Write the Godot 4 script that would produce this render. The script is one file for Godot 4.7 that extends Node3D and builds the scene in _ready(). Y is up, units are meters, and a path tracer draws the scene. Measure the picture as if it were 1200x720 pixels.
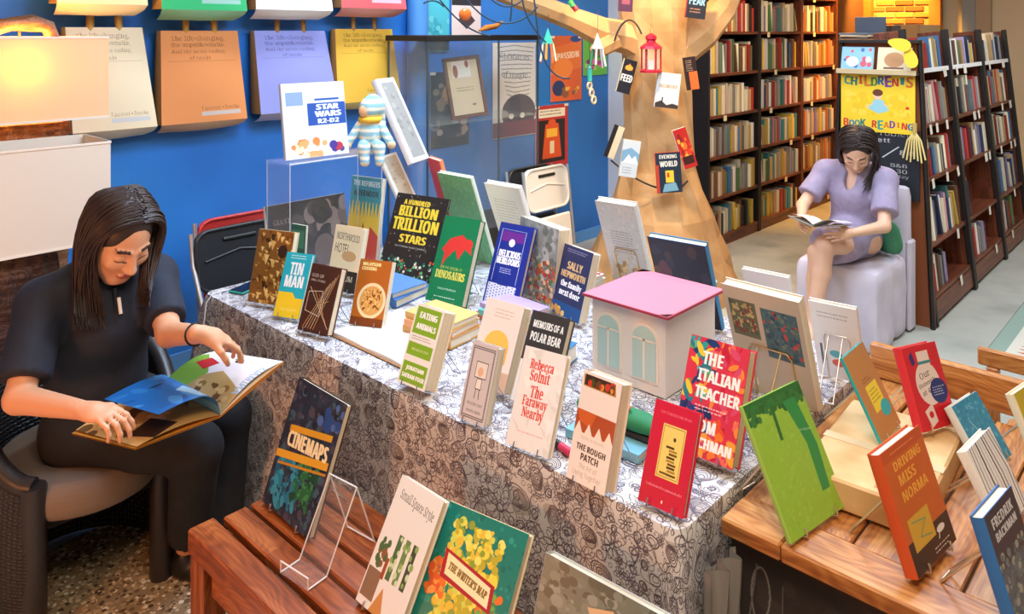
extends Node3D
# Room axes: a runs along the blue wall (world x), b runs towards the blue wall (world -z), h is height.
const UR := 0.6846
const UF := 0.7289
const EYE := 1.75
const FP := 905.0
const HZ := 37.0
var taken := {}
var mats := {}
var rng := RandomNumberGenerator.new()

func W(a: float, h: float, b: float) -> Vector3:
	return Vector3(a, h, -b)
func px_dir(x: float, y: float) -> Vector3:
	var r := (x - 600.0) / FP
	return Vector3(r * UR + UF, -(y - HZ) / FP, -(-r * UF + UR))
func px_at(x: float, y: float, z: float) -> Vector3:      # a point seen at a pixel, z metres ahead
	return Vector3(0, EYE, 0) + px_dir(x, y) * z
func px_h(x: float, y: float, h: float) -> Vector3:       # a point seen at a pixel, standing at a height
	var d := px_dir(x, y)
	return Vector3(0, EYE, 0) + d * ((h - EYE) / d.y)

# ---------------------------------------------------------------- mesh builder
class MB:
	var v := PackedVector3Array()
	var n := PackedVector3Array()
	var t := PackedVector2Array()
	var c := PackedColorArray()
	var col := Color.WHITE
	func tri(a: Vector3, b: Vector3, d: Vector3, na: Vector3, nb: Vector3, nd: Vector3, ta := Vector2.ZERO, tb := Vector2.ZERO, td := Vector2.ZERO) -> void:
		if (b - a).cross(d - a).dot(na + nb + nd) > 0.0:     # front faces run clockwise
			v.append(a); v.append(d); v.append(b)
			n.append(na); n.append(nd); n.append(nb)
			t.append(ta); t.append(td); t.append(tb)
		else:
			v.append(a); v.append(b); v.append(d)
			n.append(na); n.append(nb); n.append(nd)
			t.append(ta); t.append(tb); t.append(td)
		c.append(col); c.append(col); c.append(col)
	func poly(p: Array, out: Vector3, uv: Array = []) -> void:
		var nn: Vector3 = (p[1] - p[0]).cross(p[2] - p[0])
		if nn.length() < 1e-12:
			nn = out
		nn = nn.normalized()
		if nn.dot(out) < 0.0:
			nn = -nn
		for i in range(1, p.size() - 1):
			if uv.is_empty():
				tri(p[0], p[i], p[i + 1], nn, nn, nn)
			else:
				tri(p[0], p[i], p[i + 1], nn, nn, nn, uv[0], uv[i], uv[i + 1])
	func box(ctr: Vector3, s: Vector3, bs := Basis.IDENTITY, ch := 0.0, uvs := 0.0) -> void:
		var h := s * 0.5
		for ax in 3:
			var u := (ax + 1) % 3
			var w := (ax + 2) % 3
			for sg in [-1.0, 1.0]:
				var p := []
				var q := []
				for k in [[-1, -1], [1, -1], [1, 1], [-1, 1]]:
					var x := Vector3.ZERO
					x[ax] = sg * h[ax]
					x[u] = k[0] * (h[u] - ch)
					x[w] = k[1] * (h[w] - ch)
					p.append(ctr + bs * x)
					q.append(Vector2(x[u], x[w]) * uvs)
				var o := Vector3.ZERO
				o[ax] = sg
				poly(p, bs * o, q)
		if ch > 0.0:
			for ax in 3:
				var u := (ax + 1) % 3
				var w := (ax + 2) % 3
				for su in [-1.0, 1.0]:
					for sw in [-1.0, 1.0]:
						var p := []
						for k in [[-1, 0], [1, 0], [1, 1], [-1, 1]]:
							var x := Vector3.ZERO
							x[ax] = k[0] * (h[ax] - ch)
							x[u] = su * (h[u] - (ch if k[1] else 0.0))
							x[w] = sw * (h[w] - (0.0 if k[1] else ch))
							p.append(ctr + bs * x)
						var o := Vector3.ZERO
						o[u] = su
						o[w] = sw
						poly(p, bs * o)
			for sx in [-1.0, 1.0]:
				for sy in [-1.0, 1.0]:
					for sz in [-1.0, 1.0]:
						var s3 := Vector3(sx, sy, sz)
						var e := s3 * (h - Vector3(ch, ch, ch))
						poly([ctr + bs * (e + Vector3(sx * ch, 0, 0)), ctr + bs * (e + Vector3(0, sy * ch, 0)), ctr + bs * (e + Vector3(0, 0, sz * ch))], bs * s3)
	func tube(p: Array, rad, sides := 6, flat := 1.0, up := Vector3.UP) -> void:
		var m := p.size()
		var rings := []
		var nors := []
		var prev := Vector3.ZERO
		for i in m:
			var d: Vector3 = (p[mini(i + 1, m - 1)] - p[maxi(i - 1, 0)]).normalized()
			var x := prev - d * prev.dot(d) if i else up.cross(d)
			if x.length() < 0.05:
				x = d.cross(Vector3(0.3, 0.1, 1.0))
			x = x.normalized()
			prev = x
			var y := d.cross(x)
			var r: float = rad[i] if rad is Array or rad is PackedFloat32Array else rad
			var ring := []
			var nor := []
			for k in sides:
				var an := TAU * k / sides
				ring.append(p[i] + x * cos(an) * r + y * sin(an) * r * flat)
				nor.append((x * cos(an) * flat + y * sin(an)).normalized())
			rings.append(ring)
			nors.append(nor)
		for i in m - 1:
			for k in sides:
				var j := (k + 1) % sides
				var A: Vector3 = rings[i][k]
				var B: Vector3 = rings[i][j]
				var C: Vector3 = rings[i + 1][j]
				var D: Vector3 = rings[i + 1][k]
				tri(A, B, C, nors[i][k], nors[i][j], nors[i + 1][j])
				tri(A, C, D, nors[i][k], nors[i + 1][j], nors[i + 1][k])
		poly(rings[0], p[0] - p[1])
		poly(rings[m - 1], p[m - 1] - p[m - 2])
	func lathe(prof: Array, seg: int, o: Vector3, bs := Basis.IDENTITY, flat := false) -> void:
		for i in prof.size() - 1:
			var p: Vector2 = prof[i]
			var q: Vector2 = prof[i + 1]
			var d := q - p
			for k in seg:
				var a0 := TAU * k / seg
				var a1 := TAU * (k + 1) / seg
				var am := (a0 + a1) * 0.5
				var A := o + bs * Vector3(cos(a0) * p.x, p.y, sin(a0) * p.x)
				var B := o + bs * Vector3(cos(a1) * p.x, p.y, sin(a1) * p.x)
				var C := o + bs * Vector3(cos(a1) * q.x, q.y, sin(a1) * q.x)
				var D := o + bs * Vector3(cos(a0) * q.x, q.y, sin(a0) * q.x)
				var n0 := (bs * Vector3(cos(a0) * d.y, -d.x, sin(a0) * d.y)).normalized()
				var n1 := (bs * Vector3(cos(a1) * d.y, -d.x, sin(a1) * d.y)).normalized()
				if flat:
					n0 = (bs * Vector3(cos(am) * d.y, -d.x, sin(am) * d.y)).normalized()
					n1 = n0
				if p.x > 1e-6:
					tri(A, B, C, n0, n1, n1)
				if q.x > 1e-6:
					tri(A, C, D, n0, n1, n0)
	func prism(p: Array, depth: float, xf: Transform3D, bevel := 0.0) -> void:      # outline in local x,y, from z = 0 back to -depth
		var f := []
		var k := []
		var pl := PackedVector2Array()
		for q in p:
			pl.append(q)
		if Geometry2D.is_polygon_clockwise(pl):
			pl.reverse()
		var idx := Geometry2D.triangulate_polygon(pl)
		var zf := xf.basis.z
		for i in range(0, idx.size(), 3):
			var A := pl[idx[i]]
			var B := pl[idx[i + 1]]
			var C := pl[idx[i + 2]]
			poly([xf * Vector3(A.x, A.y, 0), xf * Vector3(B.x, B.y, 0), xf * Vector3(C.x, C.y, 0)], zf)
			poly([xf * Vector3(A.x, A.y, -depth), xf * Vector3(B.x, B.y, -depth), xf * Vector3(C.x, C.y, -depth)], -zf)
		for i in pl.size():
			var A := pl[i]
			var B := pl[(i + 1) % pl.size()]
			var o := Vector3(B.y - A.y, A.x - B.x, 0)
			poly([xf * Vector3(A.x, A.y, 0), xf * Vector3(B.x, B.y, 0), xf * Vector3(B.x, B.y, -depth), xf * Vector3(A.x, A.y, -depth)], xf.basis * o)
	func grid(nu: int, nv: int, f: Callable, uvf = null, flipn := 1.0, flat := false) -> void:     # smooth sheet through f(u, v)
		var P := []
		for i in nu + 1:
			var row := []
			for j in nv + 1:
				row.append(f.call(float(i) / nu, float(j) / nv))
			P.append(row)
		var N := []
		for i in nu + 1:
			var row := []
			for j in nv + 1:
				var du: Vector3 = P[mini(i + 1, nu)][j] - P[maxi(i - 1, 0)][j]
				var dv: Vector3 = P[i][mini(j + 1, nv)] - P[i][maxi(j - 1, 0)]
				row.append(du.cross(dv).normalized() * flipn)
			N.append(row)
		for i in nu:
			for j in nv:
				var q := [[i, j], [i + 1, j], [i + 1, j + 1], [i, j + 1]]
				var uu := []
				for e in q:
					uu.append(uvf.call(float(e[0]) / nu, float(e[1]) / nv) if uvf != null else Vector2(float(e[0]) / nu, float(e[1]) / nv))
				var A: Vector3 = P[i][j]
				var B: Vector3 = P[i + 1][j]
				var C: Vector3 = P[i + 1][j + 1]
				var D: Vector3 = P[i][j + 1]
				if flat:
					poly([A, B, C], N[i][j], [uu[0], uu[1], uu[2]])
					poly([A, C, D], N[i][j], [uu[0], uu[2], uu[3]])
				else:
					tri(A, B, C, N[i][j], N[i + 1][j], N[i + 1][j + 1], uu[0], uu[1], uu[2])
					tri(A, C, D, N[i][j], N[i + 1][j + 1], N[i][j + 1], uu[0], uu[2], uu[3])
	func done(into: ArrayMesh = null) -> ArrayMesh:
		var am := into if into else ArrayMesh.new()
		if v.is_empty():
			return am
		var arr := []
		arr.resize(Mesh.ARRAY_MAX)
		arr[Mesh.ARRAY_VERTEX] = v
		arr[Mesh.ARRAY_NORMAL] = n
		arr[Mesh.ARRAY_TEX_UV] = t
		arr[Mesh.ARRAY_COLOR] = c
		am.add_surface_from_arrays(Mesh.PRIMITIVE_TRIANGLES, arr)
		return am

# ---------------------------------------------------------------- nodes, names, labels
func numbered(called: String) -> String:
	if not taken.has(called):
		taken[called] = 0
		return called
	taken[called] += 1
	return "%s_%03d" % [called, taken[called]]
func tag(o: Node, label: String, category: String, group := "", kind := "") -> Node:
	if label:
		o.set_meta("label", label)
	if category:
		o.set_meta("category", category)
	if group:
		o.set_meta("group", group)
	if kind:
		o.set_meta("kind", kind)
	return o
func thing(called: String, at: Vector3, turn: float, label: String, category: String, group := "") -> Node3D:
	var o := Node3D.new()
	o.name = numbered(called)
	add_child(o)
	o.position = at
	o.rotation.y = turn
	tag(o, label, category, group)
	return o
func put(called: String, mb: MB, m: Material, parent: Node = null) -> MeshInstance3D:
	var o := MeshInstance3D.new()
	o.mesh = mb.done()
	o.material_override = m
	o.name = numbered(called) if parent == null else called
	(parent if parent else self).add_child(o, true)
	return o
func struct(called: String, mb: MB, m: Material, label: String, parent: Node = null) -> MeshInstance3D:
	var o := put(called, mb, m, parent)
	if parent == null:
		tag(o, label, "", "", "structure")
	return o
func bx(ctr: Vector3, s: Vector3, ch := 0.0, bs := Basis.IDENTITY) -> MB:
	var m := MB.new()
	m.box(ctr, s, bs, ch)
	return m
func rod(p: Array, r, sides := 6) -> MB:
	var m := MB.new()
	m.tube(p, r, sides)
	return m

# ---------------------------------------------------------------- materials
func lin(c: Color) -> Color:
	return c.srgb_to_linear()
func mt(c: Color, rough := 0.6, metal := 0.0) -> StandardMaterial3D:
	var key := "%s %.2f %.2f" % [c.to_html(), rough, metal]
	if mats.has(key):
		return mats[key]
	var m := StandardMaterial3D.new()
	m.albedo_color = c
	m.roughness = rough
	m.metallic = metal
	mats[key] = m
	return m
func glassy(c: Color, alpha: float) -> StandardMaterial3D:
	var m := StandardMaterial3D.new()
	m.albedo_color = Color(c, alpha)
	m.transparency = BaseMaterial3D.TRANSPARENCY_ALPHA
	m.roughness = 0.04
	m.metallic_specular = 0.3
	return m
func tex_of(im: Image) -> ImageTexture:
	return ImageTexture.create_from_image(im)
func noise_tex(freq: float, cols: Array, offs: Array, sd: int, size := 512, octaves := 4, stretch := 1.0, kind := FastNoiseLite.TYPE_SIMPLEX_SMOOTH) -> ImageTexture:
	var nz := FastNoiseLite.new()
	nz.seed = sd
	nz.noise_type = kind
	nz.frequency = freq
	nz.fractal_octaves = octaves
	var g := Gradient.new()
	g.offsets = PackedFloat32Array(offs)
	g.colors = PackedColorArray(cols)
	var im := Image.create(size, size, false, Image.FORMAT_RGB8)
	for y in size:
		for x in size:
			# four blended samples make the tile repeat without seams
			var fx := float(x) / size
			var fy := float(y) / size
			var a0 := nz.get_noise_2d(x * stretch, y)
			var a1 := nz.get_noise_2d((x - size) * stretch, y)
			var b0 := nz.get_noise_2d(x * stretch, y - size)
			var b1 := nz.get_noise_2d((x - size) * stretch, y - size)
			var q := lerpf(lerpf(a0, a1, fx), lerpf(b0, b1, fx), fy)
			im.set_pixel(x, y, g.sample(clampf(q * 1.3 * 0.5 + 0.5, 0.0, 1.0)))
	return tex_of(im)
func textured(t: Texture2D, rough: float, scale: Vector3, tri := true) -> StandardMaterial3D:
	var m := StandardMaterial3D.new()
	m.albedo_texture = t
	m.roughness = rough
	if tri:
		m.uv1_triplanar = true
		m.uv1_world_triplanar = true
	m.uv1_scale = scale
	return m

# ---------------------------------------------------------------- flat print (book covers, posters, cloth patterns)
class CV:
	var im: Image
	var w: int
	var h: int
	var rg := RandomNumberGenerator.new()
	func _init(ww: int, hh: int, c: Color) -> void:
		w = ww
		h = hh
		im = Image.create(ww, hh, false, Image.FORMAT_RGB8)
		im.fill(c)
		rg.seed = ww * 7 + hh
	func R(x: float, y: float, a: float, b: float, c: Color) -> void:
		im.fill_rect(Rect2i(int(x * w), int(y * h), maxi(1, int(a * w)), maxi(1, int(b * h))), c)
	func row(x0: float, x1: float, y: int, c: Color) -> void:
		var i0 := maxi(0, int(round(x0)))
		var i1 := mini(w, int(round(x1)))
		if y >= 0 and y < h and i1 > i0:
			im.fill_rect(Rect2i(i0, y, i1 - i0, 1), c)
	func P(pts: Array, c: Color, frac := true) -> void:
		var q := []
		for p in pts:
			q.append(Vector2(p[0] * w, p[1] * h) if frac else p)
		var y0: float = 1e9
		var y1: float = -1e9
		for p in q:
			y0 = minf(y0, p.y)
			y1 = maxf(y1, p.y)
		for y in range(maxi(0, int(floor(y0))), mini(h, int(ceil(y1)) + 1)):
			var xs := []
			var yy := y + 0.5
			for i in q.size():
				var A: Vector2 = q[i]
				var B: Vector2 = q[(i + 1) % q.size()]
				if (A.y <= yy) != (B.y <= yy):
					xs.append(A.x + (yy - A.y) / (B.y - A.y) * (B.x - A.x))
			xs.sort()
			for i in range(0, xs.size() - 1, 2):
				row(xs[i], xs[i + 1], y, c)
	func E(cx: float, cy: float, rx: float, ry: float, c: Color, rot := 0.0) -> void:
		var pts := []
		for i in 24:
			var an := TAU * i / 24
			var p := Vector2(cos(an) * rx * w, sin(an) * ry * h).rotated(rot)
			pts.append(Vector2(cx * w, cy * h) + p)
		P(pts, c, false)
	func L(pts: Array, wd: float, c: Color, frac := true) -> void:         # wd in pixels
		for i in pts.size() - 1:
			var A: Vector2 = Vector2(pts[i][0] * w, pts[i][1] * h) if frac else pts[i]
			var B: Vector2 = Vector2(pts[i + 1][0] * w, pts[i + 1][1] * h) if frac else pts[i + 1]
			var d := (B - A)
			if d.length() < 0.01:
				continue
			d = d.normalized()
			var o := Vector2(-d.y, d.x) * wd * 0.5
			var e := d * wd * 0.3
			P([A + o - e, B + o + e, B - o + e, A - o - e], c, false)
	func T(s: String, cx: float, cy: float, wd: float, c: Color, serif := 0, rot := 0.0, tall := 1.0, bold := 0.0) -> void:   # words fitted to a width
		var tm := TextMesh.new()
		var f := SystemFont.new()
		f.font_names = PackedStringArray([["Droid Sans", "Droid Serif", "Droid Sans Mono"][serif]])
		if bold > 0.0:
			f.font_weight = 700
		tm.font = f
		tm.text = s
		tm.font_size = 24
		tm.pixel_size = 1.0
		tm.depth = 0.0
		tm.curve_step = 3.0
		var arr := tm.get_mesh_arrays()
		if arr.is_empty() or arr[Mesh.ARRAY_VERTEX] == null or arr[Mesh.ARRAY_VERTEX].size() == 0:
			return
		var vs: PackedVector3Array = arr[Mesh.ARRAY_VERTEX]
		var ix: PackedInt32Array = arr[Mesh.ARRAY_INDEX] if arr[Mesh.ARRAY_INDEX] != null else PackedInt32Array(range(vs.size()))
		var lo := Vector2(1e9, 1e9)
		var hi := Vector2(-1e9, -1e9)
		for p in vs:
			lo = lo.min(Vector2(p.x, p.y))
			hi = hi.max(Vector2(p.x, p.y))
		var k := wd * w / maxf(hi.x - lo.x, 0.001)
		var m := (lo + hi) * 0.5
		for i in range(0, ix.size() - 2, 3):
			var q := []
			for j in 3:
				var p := vs[ix[i + j]]
				q.append(Vector2(cx * w, cy * h) + Vector2((p.x - m.x) * k, -(p.y - m.y) * k * tall).rotated(rot))
			P(q, c, false)
			if bold > 0.0:
				P([q[0] + Vector2(bold, 0), q[1] + Vector2(bold, 0), q[2] + Vector2(bold, 0)], c, false)
	func S(cnt: int, x: float, y: float, a: float, b: float, r0: float, r1: float, cols: Array, sq := 1.0) -> void:   # scattered dabs
		for i in cnt:
			var r := rg.randf_range(r0, r1)
			E(x + rg.randf() * a, y + rg.randf() * b, r, r * w / h * sq, cols[rg.randi() % cols.size()], rg.randf() * 3.0)
	func lines(x: float, y: float, a: float, cnt: int, step: float, c: Color) -> void:         # rows of small print
		for i in cnt:
			var xx := x
			while xx < x + a * rg.randf_range(0.8, 1.0):
				var q := rg.randf_range(0.02, 0.06)
				R(xx, y + i * step, q, step * 0.4, c)
				xx += q + 0.015
func H(s: String) -> Color:
	return Color(s)

# ================================================================ the scene
func _ready() -> void:
	rng.seed = 20240611
	# camera: level, lens shifted down
	var cam := Camera3D.new()
	cam.name = "camera"
	add_child(cam)
	cam.position = Vector3(0, EYE, 0)
	cam.rotation.y = -atan2(UF, UR)
	cam.near = 0.05
	cam.far = 60.0
	cam.projection = Camera3D.PROJECTION_FRUSTUM
	cam.size = 0.05 * 720.0 / FP
	cam.frustum_offset = Vector2(0, -0.05 * (360.0 - HZ) / FP)
	cam.current = true
	var we := WorldEnvironment.new()
	we.name = "environment"
	var env := Environment.new()
	env.background_mode = Environment.BG_COLOR
	env.background_color = Color(0.75, 0.8, 0.88)
	env.background_energy_multiplier = 0.4
	env.tonemap_mode = Environment.TONE_MAPPER_LINEAR
	env.tonemap_exposure = 1.75
	env.sdfgi_enabled = true
	env.ssao_enabled = true
	env.ssil_enabled = true
	we.environment = env
	add_child(we)
	# lamps of the room: cool ceiling panels over the shop floor, warm spots over the shelves
	ceiling_panel(1.9, 1.9, 1.1, 0.8, Color(0.78, 0.88, 1.0), 4.2, "white square ceiling panel above the cloth covered table")
	ceiling_panel(0.4, 0.2, 1.2, 0.9, Color(1.0, 0.91, 0.80), 2.9, "warm white ceiling panel above the slatted bench")
	ceiling_panel(3.7, 0.9, 1.1, 0.8, Color(0.88, 0.94, 1.0), 3.2, "white ceiling panel above the covered chair")
	ceiling_panel(6.4, 0.2, 1.1, 0.8, Color(0.95, 0.97, 1.0), 2.6, "white ceiling panel above the woven rug")
	ceiling_panel(3.0, 3.3, 1.0, 0.35, Color(0.92, 0.96, 1.0), 2.2, "narrow ceiling panel in front of the blue wall")
	ceiling_panel(5.4, 2.4, 0.8, 0.5, Color(1.0, 0.80, 0.55), 1.9, "amber ceiling panel in front of the wall bookcases")
	globe_lamp(-0.30, 1.85, 0.72, Color(1.0, 0.60, 0.30), 0.42, "warm globe floor lamp standing across from the wicker chair")
	downlight(7.9, 2.45, 34.0, Color(1.0, 0.70, 0.28), 5.5, W(7.9, 1.3, 3.1), "amber spotlight above the third wall bookcase")
	downlight(9.3, 2.9, 40.0, Color(1.0, 0.72, 0.32), 6.0, W(9.95, 1.7, 3.1), "amber spotlight in front of the brick alcove")
	downlight(3.6, 2.2, 34.0, Color(1.0, 0.86, 0.66), 2.4, W(4.3, 1.2, 2.8), "warm spotlight aimed at the paper tree")
	build_structure()
	build_tables()
	build_bookcases()
	build_seats()
	build_people()
	build_tree()
	build_wall_things()
	build_display_books()
	build_small_things()

func ceiling_panel(a: float, b: float, sx: float, sz: float, c: Color, e: float, label: String) -> void:
	var o := thing("ceiling_panel_light", W(a, 3.0, b), 0.0, label, "ceiling light")
	put("frame", bx(Vector3(0, -0.02, 0), Vector3(sx + 0.05, 0.04, sz + 0.05), 0.006), mt(H("e8e8e6"), 0.5), o)
	var g := StandardMaterial3D.new()
	g.albedo_color = Color.WHITE
	g.emission_enabled = true
	g.emission = c
	g.emission_energy_multiplier = 1.5
	put("diffuser", bx(Vector3(0, -0.044, 0), Vector3(sx, 0.008, sz)), g, o)
	var l := AreaLight3D.new()
	l.name = "panel_light"
	l.area_size = Vector2(sx, sz)
	l.area_normalize_energy = true
	l.light_color = c
	l.light_energy = e
	l.area_range = 14.0
	l.area_attenuation = 2.0
	l.shadow_enabled = true
	o.add_child(l)
	l.position = Vector3(0, -0.055, 0)
	l.rotation.x = -PI / 2

func globe_lamp(a: float, b: float, h: float, c: Color, e: float, label: String) -> void:
	var o := thing("globe_floor_lamp", W(a, 0, b), 0.0, label, "floor lamp")
	var m := MB.new()
	m.lathe([Vector2(0, 0), Vector2(0.14, 0), Vector2(0.14, 0.015), Vector2(0.03, 0.03), Vector2(0, 0.03)], 24, Vector3.ZERO)
	put("base", m, mt(H("2a2624"), 0.4, 0.5), o)
	put("pole", rod([Vector3(0, 0.02, 0), Vector3(0, h - 0.10, 0)], 0.011, 10), mt(H("2a2624"), 0.4, 0.5), o)
	var pf := []
	for k in 15:
		pf.append(Vector2(0.12 * sin(PI * k / 14.0), h - 0.12 * cos(PI * k / 14.0)))
	var gm := MB.new()
	gm.lathe(pf, 24, Vector3.ZERO)
	var g := StandardMaterial3D.new()
	g.emission_enabled = true
	g.emission = c
	g.emission_energy_multiplier = 2.0
	put("glass_globe", gm, g, o)
	var l := OmniLight3D.new()
	l.name = "globe_light"
	l.light_color = c
	l.light_energy = e
	l.light_size = 0.11
	l.omni_range = 14.0
	l.omni_attenuation = 2.0
	l.shadow_enabled = true
	o.add_child(l)
	l.position = Vector3(0, h, 0)

func downlight(a: float, b: float, cone: float, c: Color, e: float, aim: Vector3, label: String) -> void:
	var o := thing("track_spotlight", W(a, 3.0, b), 0.0, label, "spotlight")
	var at := Vector3(0, -0.16, 0)
	var d := (aim - (o.position + at)).normalized()
	put("stem", rod([Vector3(0, 0, 0), at], 0.012, 8), mt(H("1c1c1e"), 0.5), o)
	var m := MB.new()
	var q := Quaternion(Vector3.UP, -d)
	m.lathe([Vector2(0.0, 0.09), Vector2(0.035, 0.09), Vector2(0.05, 0.03), Vector2(0.05, -0.05), Vector2(0.045, -0.05), Vector2(0.04, 0.0)], 16, at, Basis(q))
	put("head", m, mt(H("1c1c1e"), 0.5), o)
	var g := StandardMaterial3D.new()
	g.emission_enabled = true
	g.emission = c
	g.emission_energy_multiplier = 3.0
	var m2 := MB.new()
	m2.lathe([Vector2(0.0, -0.03), Vector2(0.042, -0.03), Vector2(0.042, -0.022), Vector2(0.0, -0.022)], 16, at, Basis(q))
	put("lens", m2, g, o)
	var l := SpotLight3D.new()
	l.name = "spot_light"
	l.light_color = c
	l.light_energy = e
	l.spot_angle = cone
	l.spot_angle_attenuation = 0.6
	l.spot_range = 14.0
	l.spot_attenuation = 2.0
	l.light_size = 0.05
	l.shadow_enabled = true
	o.add_child(l)
	l.position = at + d * 0.06
	l.basis = Basis.looking_at(d, Vector3.UP if absf(d.y) < 0.98 else Vector3.RIGHT)

func slab(a0: float, a1: float, h0: float, h1: float, b0: float, b1: float) -> MB:
	return bx(W((a0 + a1) / 2, (h0 + h1) / 2, (b0 + b1) / 2), Vector3(a1 - a0, h1 - h0, b1 - b0))

var wood_tex: ImageTexture
var m_wood: StandardMaterial3D
var m_bench: StandardMaterial3D
var m_case: StandardMaterial3D

func build_structure() -> void:
	var conc := textured(noise_tex(0.012, [H("9a9c92"), H("b4b5aa"), H("c2c2b6")], [0.15, 0.5, 0.9], 3, 384), 0.45, Vector3(0.5, 0.5, 0.5))
	struct("floor", slab(-3.0, 10.3, -0.1, 0.0, -3.3, 4.3), conc, "smooth grey concrete floor")
	struct("ceiling", slab(-3.0, 10.3, 3.0, 3.1, -3.3, 4.3), mt(H("e9e4da"), 0.9), "plain off white ceiling")
	var blue := textured(noise_tex(0.008, [H("2268b8"), H("2a78cc"), H("3284d8")], [0.2, 0.5, 0.85], 8, 256, 3), 0.42, Vector3(0.45, 0.45, 0.45))
	struct("wall_back", slab(-3.0, 5.6, 0.0, 3.0, 3.99, 4.14), blue, "glossy blue painted wall behind the tote bags")
	struct("baseboard_back", slab(-3.0, 5.47, 0.0, 0.09, 3.972, 3.99), mt(H("5a97d6"), 0.5), "pale blue baseboard under the blue wall")
	struct("wall_return", slab(5.47, 5.6, 0.0, 3.0, 3.36, 3.99), mt(H("e6e8ea"), 0.7), "white return wall behind the paper tree")
	struct("wall_shelf", slab(5.6, 10.3, 0.0, 3.0, 3.36, 3.5), mt(H("6b4a33"), 0.8), "brown wall behind the wall bookcases")
	struct("wall_left", slab(-3.1, -3.0, 0.0, 3.0, -3.3, 4.3), mt(H("d9cfc0"), 0.9), "cream side wall")
	struct("wall_rear", slab(-3.0, 10.3, 0.0, 3.0, -3.4, -3.3), mt(H("d9cfc0"), 0.9), "cream rear wall")
	# far wall: cream plaster, brick alcove between timber posts
	struct("wall_far", slab(10.08, 10.2, 0.0, 3.0, -3.3, 3.4), mt(H("dccfb0"), 0.85), "cream plaster far wall")
	var bw := struct("wall_alcove", slab(10.0, 10.08, 0.0, 3.0, 2.55, 3.36), mt(H("a9906a"), 0.95), "mortared brick alcove lit by an amber spot")
	var bricks := []
	for i in 5:
		bricks.append(mt([H("c99a55"), H("b98646"), H("d8b06a"), H("8a5a30"), H("a87440")][i], 0.9))
	var bm := bx(Vector3.ZERO, Vector3(0.03, 0.062, 0.205), 0.008).done()
	for row in 14:
		for k in 5:
			var b := 2.64 + k * 0.218 + (0.109 if row % 2 else 0.0) - 0.05
			if b > 3.3 or b < 2.6:
				continue
			var o := MeshInstance3D.new()
			o.mesh = bm
			o.material_override = bricks[rng.randi() % 5]
			o.name = "brick"
			bw.add_child(o, true)
			o.position = W(9.995 + rng.randf() * 0.012, 1.43 + row * 0.074, b)
	var post := mt(H("b9742e"), 0.6)
	struct("trim_1", slab(9.9, 10.0, 0.0, 3.0, 3.27, 3.36), post, "orange brown timber post beside the brick alcove")
	struct("trim_2", slab(9.88, 10.0, 0.0, 3.0, 2.50, 2.62), post, "orange brown timber post between brick and cream plaster")
	struct("trim_3", slab(9.98, 10.08, 0.0, 3.0, 2.17, 2.3), mt(H("9aa4a6"), 0.5), "grey upright on the cream plaster wall")
	struct("trim_4", slab(10.0, 10.08, 0.0, 3.0, 2.02, 2.17), mt(H("b7a487"), 0.6), "tan upright on the cream plaster wall")
	# vertical service pipe on the blue wall
	var pm := MB.new()
	pm.lathe([Vector2(0.07, 0.0), Vector2(0.07, 3.0)], 20, W(3.27, 0, 3.92))
	for hh in [1.62, 0.4, 2.6]:
		pm.lathe([Vector2(0.07, hh - 0.012), Vector2(0.078, hh - 0.012), Vector2(0.078, hh + 0.012), Vector2(0.07, hh + 0.012)], 20, W(3.27, 0, 3.92))
	tag(put("wall_pipe", pm, mt(H("4f8fd4"), 0.35)), "pale blue vertical pipe on the blue wall beside the tote bags", "pipe")
	# rug and mat
	var rug := MB.new()
	rug.box(Vector3.ZERO, Vector3(1.7, 0.012, 1.0), Basis.IDENTITY, 0.003)
	var ro := thing("woven_rug", W(5.52, 0.007, 0.50), 0.0, "geometric woven rug with green border and red motifs on concrete floor", "rug")
	put("backing", rug, mt(H("3f4a42"), 0.95), ro)
	var rc := CV.new(340, 200, H("8fa597"))
	rc.R(0.05, 0.08, 0.9, 0.84, H("d9d4c4"))
	rc.R(0.08, 0.13, 0.84, 0.74, H("c9604f"))
	for side in 2:
		for k in 26:
			var x := 0.08 + k * 0.0323
			if side:
				rc.P([[x, 0.88], [x + 0.016, 0.78], [x + 0.032, 0.88]], H("d9d4c4"))
			else:
				rc.P([[x, 0.12], [x + 0.016, 0.22], [x + 0.032, 0.12]], H("d9d4c4"))
	rc.R(0.1, 0.27, 0.8, 0.17, H("d9d4c4"))
	rc.R(0.1, 0.58, 0.8, 0.17, H("d9d4c4"))
	for rr in 2:
		for k in 9:
			var cx := 0.15 + k * 0.088
			var cy: float = [0.355, 0.665][rr]
			rc.P([[cx - 0.034, cy], [cx, cy - 0.075], [cx + 0.034, cy], [cx, cy + 0.075]], [H("c9604f"), H("7f9788"), H("b98a5a")][(k + rr) % 3])
			rc.P([[cx - 0.015, cy], [cx, cy - 0.035], [cx + 0.015, cy], [cx, cy + 0.035]], H("d9d4c4"))
	for k in 12:
		rc.P([[0.1 + k * 0.068, 0.51], [0.125 + k * 0.068, 0.465], [0.15 + k * 0.068, 0.51], [0.125 + k * 0.068, 0.555]], [H("d9d4c4"), H("8fa597")][k % 2])
	var pile := MB.new()
	pile.poly([Vector3(-0.845, 0.0075, 0.495), Vector3(0.845, 0.0075, 0.495), Vector3(0.845, 0.0075, -0.495), Vector3(-0.845, 0.0075, -0.495)], Vector3.UP, [Vector2(0, 1), Vector2(1, 1), Vector2(1, 0), Vector2(0, 0)])
	put("pile", pile, printed(rc, 0.95), ro)
	var pc := CV.new(256, 256, H("8f7a5e"))
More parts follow.
